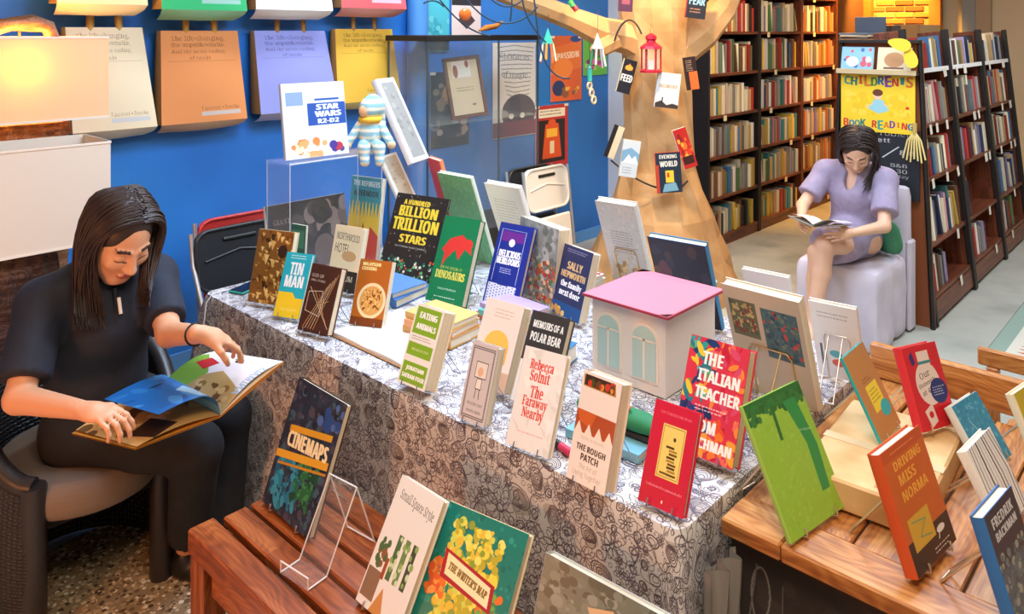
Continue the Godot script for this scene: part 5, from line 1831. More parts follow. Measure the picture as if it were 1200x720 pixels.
# ---------------------------------------------------------------- people: smooth fields meshed as surface nets
class SDF:
	var A := PackedVector3Array()
	var B := PackedVector3Array()
	var RA := PackedFloat32Array()
	var RB := PackedFloat32Array()
	var K := PackedFloat32Array()
	var kind := PackedInt32Array()          # 0 capsule, 1 ellipsoid, 2 capsule cut flat at B, 3 carve ellipsoid, 4 half space cut
	var bases := []
	func cap(a: Vector3, b: Vector3, ra: float, rb: float, k := 0.02, cut := false) -> void:
		A.append(a); B.append(b); RA.append(ra); RB.append(rb); K.append(k); kind.append(2 if cut else 0); bases.append(null)
	func ell(c: Vector3, r: Vector3, bs := Basis.IDENTITY, k := 0.02, carve := false) -> void:
		A.append(c); B.append(r); RA.append(0); RB.append(0); K.append(k); kind.append(3 if carve else 1); bases.append(bs.inverse())
	func half(p: Vector3, n: Vector3, k := 0.005) -> void:          # removes what lies on the side of n
		A.append(p); B.append(n.normalized()); RA.append(0); RB.append(0); K.append(k); kind.append(4); bases.append(null)
	func d(p: Vector3) -> float:
		var v := 1.0
		for i in A.size():
			var q := 0.0
			var t := kind[i]
			if t == 4:
				q = -(p - A[i]).dot(B[i])
				v = maxf(v, -q)
				continue
			if t == 0 or t == 2:
				var ab := B[i] - A[i]
				var pa := p - A[i]
				var f := clampf(pa.dot(ab) / maxf(ab.length_squared(), 1e-9), 0.0, 1.0)
				q = (pa - ab * f).length() - lerpf(RA[i], RB[i], f)
				if t == 2:
					q = maxf(q, (p - B[i]).dot(ab.normalized()))
			else:
				var l: Vector3 = bases[i] * (p - A[i])
				var r := B[i]
				var k0 := (l / r).length()
				var k1 := (l / (r * r)).length()
				q = k0 * (k0 - 1.0) / k1 if k1 > 1e-6 else -minf(r.x, minf(r.y, r.z))
			var k := K[i]
			if t == 3:
				var h := clampf(0.5 - 0.5 * (v + q) / k, 0.0, 1.0)
				v = lerpf(v, -q, h) + k * h * (1.0 - h)
			else:
				var h := clampf(0.5 + 0.5 * (v - q) / k, 0.0, 1.0)
				v = lerpf(v, q, h) - k * h * (1.0 - h)
		return v
	func bounds() -> AABB:
		var lo := Vector3.ONE * 1e9
		var hi := -lo
		for i in A.size():
			if kind[i] in [0, 2]:
				var r := Vector3.ONE * maxf(RA[i], RB[i])
				lo = lo.min(A[i] - r).min(B[i] - r)
				hi = hi.max(A[i] + r).max(B[i] + r)
			elif kind[i] == 1:
				var r := Vector3.ONE * maxf(B[i].x, maxf(B[i].y, B[i].z))
				lo = lo.min(A[i] - r)
				hi = hi.max(A[i] + r)
		return AABB(lo, hi - lo).grow(0.02)
	func mesh_into(m: MB, cell: float, colour = null) -> void:
		var bb := bounds()
		var blk := 5
		var nb := Vector3i(ceili(bb.size.x / cell / blk), ceili(bb.size.y / cell / blk), ceili(bb.size.z / cell / blk))
		var n := nb * blk + Vector3i.ONE
		var o := bb.position
		var val := PackedFloat32Array()
		val.resize(n.x * n.y * n.z)
		val.fill(1.0)
		var sx := 1
		var sy := n.x
		var sz := n.x * n.y
		var act := []
		var half := cell * blk * 0.5
		for bz in nb.z:
			for by in nb.y:
				for bxx in nb.x:
					var c := o + Vector3(bxx, by, bz) * cell * blk + Vector3.ONE * half
					if absf(d(c)) > half * 1.85 + cell * 2.0:
						if d(c) < 0.0:
							for z in blk + 1:
								for y in blk + 1:
									for x in blk + 1:
										var id := (bxx * blk + x) * sx + (by * blk + y) * sy + (bz * blk + z) * sz
										if val[id] == 1.0:
											val[id] = -1.0
						continue
					act.append(Vector3i(bxx, by, bz))
					for z in blk + 1:
						for y in blk + 1:
							for x in blk + 1:
								var id := (bxx * blk + x) * sx + (by * blk + y) * sy + (bz * blk + z) * sz
								if absf(val[id]) == 1.0:
									val[id] = d(o + Vector3(bxx * blk + x, by * blk + y, bz * blk + z) * cell)
		var vid := {}
		var vp := PackedVector3Array()
		var off := [0, sx, sy, sx + sy, sz, sx + sz, sy + sz, sx + sy + sz]
		var edges := [[0, 1], [2, 3], [4, 5], [6, 7], [0, 2], [1, 3], [4, 6], [5, 7], [0, 4], [1, 5], [2, 6], [3, 7]]
		var cor := [Vector3(0, 0, 0), Vector3(1, 0, 0), Vector3(0, 1, 0), Vector3(1, 1, 0), Vector3(0, 0, 1), Vector3(1, 0, 1), Vector3(0, 1, 1), Vector3(1, 1, 1)]
		for b in act:
			for z in blk:
				for y in blk:
					for x in blk:
						var gx: int = b.x * blk + x
						var gy: int = b.y * blk + y
						var gz: int = b.z * blk + z
						var id := gx * sx + gy * sy + gz * sz
						var mask := 0
						for k in 8:
							if val[id + off[k]] < 0.0:
								mask |= 1 << k
						if mask == 0 or mask == 255:
							continue
						var s := Vector3.ZERO
						var cnt := 0
						for e in edges:
							var v0 := val[id + off[e[0]]]
							var v1 := val[id + off[e[1]]]
							if (v0 < 0.0) != (v1 < 0.0):
								s += cor[e[0]].lerp(cor[e[1]], v0 / (v0 - v1))
								cnt += 1
						vid[id] = vp.size()
						vp.append(o + (Vector3(gx, gy, gz) + s / cnt) * cell)
		var nn := PackedVector3Array()
		nn.resize(vp.size())
		var quads := []
		for id in vid:
			for ax in 3:
				var st: int = [sx, sy, sz][ax]
				var s1: int = [sy, sz, sx][ax]
				var s2: int = [sz, sx, sy][ax]
				var v0 := val[id]
				var v1 := val[id + st]
				if (v0 < 0.0) == (v1 < 0.0):
					continue
				if not (vid.has(id - s1) and vid.has(id - s2) and vid.has(id - s1 - s2)):
					continue
				var q := [vid[id], vid[id - s1], vid[id - s1 - s2], vid[id - s2]]
				var out := Vector3.ZERO
				out[ax] = 1.0 if v0 < 0.0 else -1.0
				var fn := (vp[q[2]] - vp[q[0]]).cross(vp[q[3]] - vp[q[1]])
				if fn.dot(out) < 0.0:
					fn = -fn
				for k in q:
					nn[k] += fn
				quads.append(q)
		var cols := []
		for i in vp.size():
			nn[i] = nn[i].normalized()
			cols.append(colour.call(vp[i]) if colour != null else m.col)
		var keep := m.col
		for q in quads:
			for t in [[0, 1, 2], [0, 2, 3]]:
				var i0: int = q[t[0]]
				var i1: int = q[t[1]]
				var i2: int = q[t[2]]
				m.tri(vp[i0], vp[i1], vp[i2], nn[i0], nn[i1], nn[i2])
				var last := m.c.size()
				var swapped := m.v[last - 2] != vp[i1]
				m.c[last - 3] = cols[i0]
				m.c[last - 2] = cols[i2] if swapped else cols[i1]
				m.c[last - 1] = cols[i1] if swapped else cols[i2]
		m.col = keep

func frame(fwd: Vector3, up: Vector3) -> Basis:      # x = her left, y = up, z = forward
	var z := fwd.normalized()
	var x := up.cross(z).normalized()
	return Basis(x, z.cross(x), z)

func head_field(c: Vector3, bs: Basis, s: float) -> SDF:
	var f := SDF.new()
	var L := func(x: float, y: float, z: float) -> Vector3: return c + bs * (Vector3(x, y, z) * s)
	f.ell(L.call(0, 0.03, -0.012), Vector3(0.076, 0.094, 0.096) * s, bs)
	f.ell(L.call(0, -0.03, 0.03), Vector3(0.064, 0.085, 0.066) * s, bs, 0.03 * s)
	f.ell(L.call(0, -0.098, 0.066), Vector3(0.024, 0.017, 0.02) * s, bs, 0.03 * s)
	for q in [-1.0, 1.0]:
		f.cap(L.call(q * 0.05, -0.045, 0.01), L.call(q * 0.018, -0.095, 0.06), 0.02 * s, 0.016 * s, 0.03 * s)
		f.ell(L.call(q * 0.038, -0.022, 0.072), Vector3(0.022, 0.018, 0.016) * s, bs, 0.02 * s)
		f.ell(L.call(q * 0.031, 0.008, 0.101), Vector3(0.019, 0.012, 0.014) * s, bs, 0.012 * s, true)
		f.ell(L.call(q * 0.031, 0.004, 0.078), Vector3(0.017, 0.011, 0.013) * s, bs, 0.005 * s)
		f.cap(L.call(q * 0.014, 0.027, 0.090), L.call(q * 0.046, 0.029, 0.077), 0.006 * s, 0.005 * s, 0.01 * s)
		f.ell(L.call(q * 0.077, -0.005, -0.012), Vector3(0.009, 0.03, 0.018) * s, bs, 0.008 * s)
		f.ell(L.call(q * 0.011, -0.033, 0.101), Vector3(0.008, 0.007, 0.009) * s, bs, 0.008 * s)
	f.cap(L.call(0, 0.015, 0.089), L.call(0, -0.03, 0.111), 0.007 * s, 0.0105 * s, 0.014 * s)
	f.ell(L.call(0, -0.0595, 0.0925), Vector3(0.022, 0.0055, 0.009) * s, bs, 0.006 * s)
	f.ell(L.call(0, -0.069, 0.0905), Vector3(0.018, 0.0065, 0.009) * s, bs, 0.006 * s)
	return f
func face_colour(c: Vector3, bs: Basis, s: float, skin: Color, lips: Color, brow: Color) -> Callable:
	var inv := bs.inverse()
	return func(p: Vector3) -> Color:
		var q := inv * (p - c) / s
		if q.z > 0.07 and absf(q.x) < 0.024 and q.y > -0.0755 and q.y < -0.0545 and absf(q.y + 0.064) < 0.0115 * (1.0 - absf(q.x) / 0.03):
			return lips
		var e := absf(q.x)
		if q.z > 0.055 and e > 0.014 and e < 0.049 and absf(q.y - 0.031 - 0.05 * (e - 0.03) * (1.0 if e < 0.034 else -1.0)) < 0.0042:
			return brow
		if q.z > 0.06 and e > 0.016 and e < 0.046 and absf(q.y + 0.0045 - 0.003 * (e - 0.03) / 0.015) < 0.0022:
			return brow
		return skin
func hand_field(f: SDF, w: Vector3, along: Vector3, palm: Vector3, thumb: Vector3, curls: Array, s: float) -> void:      # palm = out of the palm, thumb = towards the thumb side
	var y := along.normalized()
	var x := (thumb - y * thumb.dot(y)).normalized()
	var z := x.cross(y)
	if z.dot(palm) < 0.0:
		z = -z
	var bs := Basis(x, y, z)
	f.ell(w + bs * Vector3(0.0, 0.046, 0.0) * s, Vector3(0.037, 0.052, 0.015) * s, bs, 0.012)
	f.ell(w + bs * Vector3(0.018, 0.03, 0.008) * s, Vector3(0.017, 0.03, 0.014) * s, bs, 0.012)
	f.cap(w - y * 0.03, w + y * 0.03, 0.023 * s, 0.024 * s, 0.02)
	var lens := [[0.042, 0.026, 0.02], [0.046, 0.03, 0.022], [0.042, 0.028, 0.021], [0.033, 0.021, 0.018]]
	for i in 4:
		var p := w + bs * Vector3(0.028 - i * 0.0185, 0.084 - absf(i - 1.2) * 0.005, 0.0) * s
		var an: float = 0.0
		var spread := (1.2 - i) * 0.06
		var r := (0.0088 if i < 3 else 0.0076) * s
		for k in 3:
			an += float(curls[i]) * [0.8, 1.0, 0.7][k]
			var dir := (bs * Vector3(spread, cos(an), sin(an))).normalized()
			var e: Vector3 = p + dir * float(lens[i][k]) * s
			f.cap(p, e, r * (1.0 - 0.07 * k), r * (0.93 - 0.07 * k), 0.004)
			p = e
	var tp := w + bs * Vector3(0.026, 0.022, 0.006) * s
	var t1 := tp + bs * Vector3(0.026, 0.026, 0.012) * s
	var t2 := t1 + bs * Vector3(0.006, 0.028, 0.012).rotated(Vector3.RIGHT, float(curls[4]) * 0.5) * s
	var t3 := t2 + bs * Vector3(-0.004, 0.024, 0.008).rotated(Vector3.RIGHT, float(curls[4])) * s
	f.cap(tp, t1, 0.0135 * s, 0.011 * s, 0.008)
	f.cap(t1, t2, 0.011 * s, 0.0095 * s, 0.004)
	f.cap(t2, t3, 0.0095 * s, 0.008 * s, 0.004)
func bez(p: Array, n: int) -> Array:
	var out := []
	for k in n + 1:
		var t := float(k) / n
		var q := p.duplicate()
		while q.size() > 1:
			var r := []
			for i in q.size() - 1:
				r.append(q[i].lerp(q[i + 1], t))
			q = r
		out.append(q[0])
	return out
func vmat(rough: float, sss := 0.0) -> StandardMaterial3D:
	var m := StandardMaterial3D.new()
	m.vertex_color_use_as_albedo = true
	m.roughness = rough
	return m
func hair_strands(c: Vector3, bs: Basis, s: float, tips: Callable, cnt: int, sd: int, rad: float) -> MB:
	var m := MB.new()
	var r := RandomNumberGenerator.new()
	r.seed = sd
	# cap over the skull, leaving the face open
	var f := SDF.new()
	f.ell(c + bs * (Vector3(0, 0.034, -0.018) * s), Vector3(0.084, 0.096, 0.101) * s, bs)
	f.ell(c + bs * (Vector3(0, -0.03, -0.045) * s), Vector3(0.078, 0.08, 0.06) * s, bs, 0.03)
	f.ell(c + bs * (Vector3(0.008, -0.014, 0.122) * s), Vector3(0.073, 0.116, 0.09) * s, bs, 0.01, true)
	f.mesh_into(m, 0.006 * s)
	for i in cnt:
		var side := -1.0 if i % 2 == 0 else 1.0
		var v := r.randf()
		var back := r.randf_range(-0.09, 0.055)
		var y := 0.034 + 0.098 * sqrt(maxf(0.0, 1.0 - pow((back + 0.018) / 0.106, 2.0)))
		var root := Vector3(0.012 + side * r.randf_range(-0.004, 0.02), y - 0.004, back)
		var e1 := Vector3(side * (0.096 + r.randf() * 0.02), 0.128 - r.randf() * 0.03, back * 0.98)
		var e2 := Vector3(side * (0.108 + r.randf() * 0.016), 0.01, back * 0.92 - 0.008)
		var tp: Array = tips.call(side, v, r.randf(), back)
		var pts := bez([c + bs * (root * s), c + bs * (e1 * s), c + bs * (e2 * s), tp[0], tp[1]], 12)
		var rr := []
		for k in 13:
			rr.append(rad * s * (1.0 if k < 9 else 1.0 - (k - 8) * 0.19))
		m.tube(pts, rr, 5, 0.6)
	return m

func build_people() -> void:
	woman_reader()
	woman_chair()

func woman_reader() -> void:
	var q := func(x: float, y: float, z: float) -> Vector3: return px_at(x, y, z)
	var R := func(r: float, h: float, z: float) -> Vector3: return Vector3(r * UR + z * UF, h, -(-r * UF + z * UR))
	var skin := lin(H("d9a07c"))
	var o := Node3D.new()
	o.name = numbered("person")
	add_child(o)
	tag(o, "woman in dark navy shirt and black trousers reading a picture book in the wicker chair", "person")
	var sr: Vector3 = R.call(-1.393, 0.945, 2.29)
	var sl: Vector3 = R.call(-1.166, 0.950, 2.52)
	var nb: Vector3 = R.call(-1.275, 1.00, 2.405)
	var chest: Vector3 = R.call(-1.285, 0.86, 2.415)
	var waist: Vector3 = R.call(-1.32, 0.66, 2.455)
	var hc: Vector3 = R.call(-1.335, 0.525, 2.475)
	var hr: Vector3 = R.call(-1.345, 0.505, 2.40)
	var hl: Vector3 = R.call(-1.25, 0.515, 2.53)
	var kr: Vector3 = R.call(-0.965, 0.475, 2.36)
	var kl: Vector3 = R.call(-0.95, 0.47, 2.57)
	var ar: Vector3 = R.call(-1.04, 0.095, 2.47)
	var al: Vector3 = R.call(-0.945, 0.095, 2.52)
	var er: Vector3 = q.call(22, 468, 2.12)
	var wr: Vector3 = q.call(97, 481, 2.04)
	var el: Vector3 = q.call(198, 392, 2.32)
	var wl: Vector3 = q.call(240, 392, 2.17)
	var hd: Vector3 = q.call(139, 276, 2.33)
	var fwd: Vector3 = R.call(0.66, -0.62, -0.46).normalized()
	var hb := frame(fwd, Vector3.UP)
	# body
	var body := MB.new()
	body.col = skin
	var f := SDF.new()
	f.cap(hd + hb * Vector3(0, -0.05, -0.03), nb, 0.05, 0.055)
	f.cap(nb, chest, 0.06, 0.10, 0.05)
	f.cap(chest, waist, 0.11, 0.095, 0.05)
	f.cap(waist, hc, 0.10, 0.12, 0.05)
	f.cap(nb, sr, 0.05, 0.05, 0.04)
	f.cap(nb, sl, 0.05, 0.05, 0.04)
	f.cap(sr, er, 0.05, 0.037, 0.02)
	f.cap(er, wr, 0.039, 0.0245, 0.015)
	f.cap(sl, el, 0.05, 0.036, 0.02)
	f.cap(el, wl, 0.037, 0.0245, 0.015)
	for l in [[hr, kr, ar], [hl, kl, al]]:
		f.cap(l[0], l[1], 0.08, 0.052, 0.03)
		f.cap(l[1], l[2], 0.05, 0.033, 0.02)
	f.mesh_into(body, 0.011)
	var hf := head_field(hd, hb, 1.06)
	hf.cap(hd + hb * Vector3(0, -0.04, -0.03), nb, 0.05, 0.052, 0.03)
	hf.mesh_into(body, 0.0035, face_colour(hd, hb, 1.06, skin, lin(H("b0605a")), lin(H("3a2620"))))
	var f1 := SDF.new()
	var hdir: Vector3 = (q.call(137, 488, 2.02) - wr)
	hand_field(f1, wr, hdir, Vector3(0, -1, 0) + R.call(0.1, 0, 0.3), R.call(0.1, 0.2, 1.0), [0.55, 0.6, 0.65, 0.7, 0.3], 0.92)
	f1.mesh_into(body, 0.0045)
	var f2 := SDF.new()
	hand_field(f2, wl, q.call(286, 403, 2.26) - wl, Vector3(0, -1, 0), R.call(0.3, 0, -1.0), [0.35, 0.4, 0.45, 0.5, 0.3], 0.92)
	f2.mesh_into(body, 0.0045)
	put("body", body, vmat(0.5), o)
	# shirt
	var sm := MB.new()
	var s := SDF.new()
	s.cap(nb + Vector3(0, -0.02, 0), chest, 0.07, 0.135, 0.05)
	s.cap(chest, waist, 0.14, 0.135, 0.06)
	s.cap(waist, hc + Vector3(0, 0.04, 0), 0.135, 0.148, 0.05)
	s.cap(nb, sr, 0.07, 0.068, 0.04)
	s.cap(nb, sl, 0.07, 0.068, 0.04)
	s.cap(sr, sr.lerp(er, 0.82), 0.068, 0.070, 0.03, true)
	s.cap(sl, sl.lerp(el, 0.80), 0.066, 0.062, 0.03, true)
	s.ell(nb + Vector3(0, 0.075, 0) + hb * Vector3(0, 0, 0.02), Vector3(0.066, 0.06, 0.066), Basis.IDENTITY, 0.008, true)
	s.mesh_into(sm, 0.0105)
	var navy := textured(noise_tex(0.05, [H("151a26"), H("1a2030"), H("20283a")], [0.2, 0.5, 0.8], 44, 96, 3), 0.8, Vector3(3, 3, 3))
	var shirt := put("shirt", sm, navy, o)
	# collar, placket and pen clip
	var tf: Vector3 = R.call(0.72, 0, -0.69).normalized()
	var tb := frame(tf, Vector3.UP)
	var col := []
	for k in 17:
		var an := lerpf(-2.7, 2.7, k / 16.0)
		col.append(nb + tb * Vector3(sin(an) * 0.072, 0.035 - 0.05 * (absf(an) / 2.7) , -cos(an) * 0.068 + 0.012))
	put("collar", rod(col, 0.016, 7), navy, shirt)
	put("placket", rod([nb + tb * Vector3(0, -0.025, 0.105), chest + tb * Vector3(0, -0.02, 0.142), waist + tb * Vector3(0, 0.02, 0.142)], 0.008, 6), navy, shirt)
	put("pen_clip", rod([nb + tb * Vector3(0.004, -0.05, 0.125), nb + tb * Vector3(0.004, -0.095, 0.142)], 0.0055, 6), mt(H("e6e2d6"), 0.3), shirt)
	# trousers
	var tm := MB.new()
	var t := SDF.new()
	t.cap(hc + Vector3(0, 0.05, 0), hc, 0.13, 0.135, 0.04)
	t.cap(hc, hr, 0.12, 0.105, 0.05)
	t.cap(hc, hl, 0.12, 0.105, 0.05)
	t.cap(hr, kr, 0.105, 0.076, 0.03)
	t.cap(hl, kl, 0.105, 0.076, 0.03)
	t.cap(kr, kr.lerp(ar, 0.86), 0.076, 0.062, 0.02, true)
	t.cap(kl, kl.lerp(al, 0.88), 0.076, 0.062, 0.02, true)
	t.mesh_into(tm, 0.011)
	put("trousers", tm, textured(noise_tex(0.05, [H("131316"), H("18181c"), H("1f1f24")], [0.2, 0.5, 0.8], 45, 96, 3), 0.85, Vector3(3, 3, 3)), o)
	# shoes
	for a in [ar, al]:
		var shm := MB.new()
		var sf := SDF.new()
		var fd: Vector3 = R.call(0.75, 0, -0.35).normalized()
		sf.cap(a + Vector3(0, -0.05, 0) - fd * 0.03, a + Vector3(0, -0.058, 0) + fd * 0.13, 0.038, 0.03, 0.02)
		sf.cap(a + Vector3(0, -0.02, 0), a + Vector3(0, -0.05, 0), 0.04, 0.04, 0.02)
		sf.half(Vector3(a.x, 0.0135, a.z), Vector3.DOWN)
		sf.mesh_into(shm, 0.007)
		put("shoe", shm, mt(H("141416"), 0.4), o)
	# hair tie on the wrist
	var ring := []
	var ax := (wl - el).normalized()
	var rb := frame(ax, Vector3(0.1, 1, 0.2))
	for k in 17:
		var an := TAU * k / 16.0
		ring.append(el.lerp(wl, 0.75) + rb * Vector3(cos(an) * 0.0305, sin(an) * 0.0305, 0))
	put("hair_tie", rod(ring, 0.0025, 5), mt(H("1c1a1a"), 0.7), o)
	# hair: parted, falling past the shoulders
	var tips := func(side: float, v: float, u: float, back: float) -> Array:
		if side < 0.0:
			return [q.call(86 + 30 * v, 318 + 10 * u, 2.27 + 0.09 * u), q.call(84 + 40 * v, 366 + 22 * u, 2.20 + 0.08 * v)]
		var bk := clampf((0.05 - back) / 0.14, 0.0, 1.0)
		return [q.call(181 - 18 * bk, 308 + 8 * u, 2.36 + 0.08 * u), q.call(176 - 16 * v, 338 + 22 * u, 2.30 + 0.05 * v)]
	var hm := hair_strands(hd, hb, 1.06, tips, 420, 12, 0.0048)
	var hairm := mt(H("2c1b15"), 0.45)
	put("hair", hm, hairm, o)
	# the picture book in her lap: a thing of its own
	var b := Node3D.new()
	b.name = numbered("open_picture_book")
	add_child(b)
	tag(b, "open picture book with blue sea pages in the lap of the navy shirted woman", "book")
	var s0: Vector3 = q.call(190, 452, 2.34)
	var s1: Vector3 = q.call(258, 488, 2.19)
	var l1: Vector3 = q.call(158, 526, 2.03)
	var lo: Vector3 = q.call(84, 508, 2.15)
	var r0: Vector3 = q.call(256, 412, 2.37)
	var r1: Vector3 = q.call(333, 424, 2.27)
	var sheet := func(p00: Vector3, p10: Vector3, p11: Vector3, p01: Vector3, th: float, belly: float) -> Callable:
		return func(u: float, v: float) -> Vector3:
			return p00.lerp(p10, u).lerp(p01.lerp(p11, u), v) + Vector3(0, th + belly * sin(u * PI), 0)
	var covr := mt(H("c8862e"), 0.5)
	var cm := MB.new()
	for th in [0.0, -0.004]:
		cm.grid(2, 2, sheet.call(s1, l1, lo, s0, th, 0.0), null, 1.0 if th == 0.0 else -1.0)
		cm.grid(2, 2, sheet.call(s1, r1, r0, s0, th, 0.0), null, 1.0 if th == 0.0 else -1.0)
	put("cover", cm, covr, b)
	var c1 := CV.new(256, 256, H("dfe3ea"))
	c1.rg.seed = 71
	c1.R(0, 0, 0.34, 1, H("cfe0ee"))
	c1.P([[0, 0], [0.3, 0], [0.5, 0.45], [0.25, 0.75], [0, 0.8]], H("b59a64"))
	c1.P([[0, 0.75], [0.4, 0.6], [0.8, 0.95], [0.7, 1.0], [0, 1.0]], H("7fae46"))
	c1.P([[0.42, 0.7], [0.62, 0.62], [0.7, 0.82], [0.5, 0.9]], H("c03038"))
	c1.E(0.78, 0.45, 0.06, 0.05, H("3a4a52"))
	c1.E(0.83, 0.5, 0.05, 0.05, H("6a9a5a"))
	c1.S(20, 0.05, 0.1, 0.25, 0.5, 0.02, 0.06, [H("8a6a3a"), H("c8b07a"), H("6a4a2a")])
	c1.T("ANIMALS", 0.5, 0.04, 0.5, H("9ab8d8"), 0, 0, 1.2, 1.0)
	var pr := MB.new()
	pr.grid(12, 6, sheet.call(s1, r1.lerp(s1, 0.02), r0.lerp(s0, 0.02), s0, 0.004, 0.022))
	put("printed_page", pr, printed(c1, 0.4), b)
	var pblk := MB.new()
	pblk.grid(12, 6, sheet.call(s1, r1.lerp(s1, 0.015), r0.lerp(s0, 0.015), s0, 0.0015, 0.006))
	put("page_block", pblk, mt(H("e6dcc4"), 0.8), b)
	var c2 := CV.new(256, 256, H("1f62a8"))
	c2.rg.seed = 72
	c2.S(40, 0, 0, 1, 1, 0.05, 0.14, [H("2a72b8"), H("1a5496"), H("3a84c4")], 0.4)
	c2.P([[0.3, 0.1], [0.5, 0.05], [0.6, 0.4], [0.42, 0.5]], H("9ac0e0"))
	c2.E(0.65, 0.7, 0.08, 0.03, H("16324e"))
	c2.P([[0.02, 0.0], [0.12, 0.0], [0.12, 1.0], [0.02, 1.0]], H("4a8ac4"))
	# the lifted leaf, curling over from the gutter
	var e0: Vector3 = q.call(203, 436, 2.34)
	var e1: Vector3 = q.call(258, 464, 2.17)
	var g0: Vector3 = q.call(122, 468, 2.17)
	var g1: Vector3 = q.call(186, 486, 2.05)
	var lf := MB.new()
	lf.grid(16, 6, func(u, v):
		var pa: Vector3 = s1.lerp(s0, v)
		var pb: Vector3 = e1.lerp(e0, v)
		var pc: Vector3 = g1.lerp(g0, v)
		var mid: Vector3 = pb + (pb - pa) * 0.55
		return pa * pow(1 - u, 3) + mid * 3.0 * u * pow(1 - u, 2) + (pb.lerp(pc, 0.45) + Vector3(0, 0.02, 0)) * 3.0 * u * u * (1 - u) + pc * pow(u, 3))
	put("lifted_page", lf, printed(c2, 0.4), b)
	var c3 := CV.new(192, 192, H("c89a5a"))
	c3.rg.seed = 73
	c3.S(40, 0, 0.3, 1, 0.7, 0.03, 0.09, [H("d8b070"), H("b8843e"), H("6a4a26"), H("e0c08a")])
	c3.P([[0.45, 0.1], [0.8, 0.0], [0.9, 0.3], [0.55, 0.4]], H("3a2416"))
	var pl := MB.new()
	pl.grid(12, 6, sheet.call(s1, l1.lerp(s1, 0.02), lo.lerp(s0, 0.04), s0, 0.003, 0.012))
	put("printed_page", pl, printed(c3, 0.4), b)

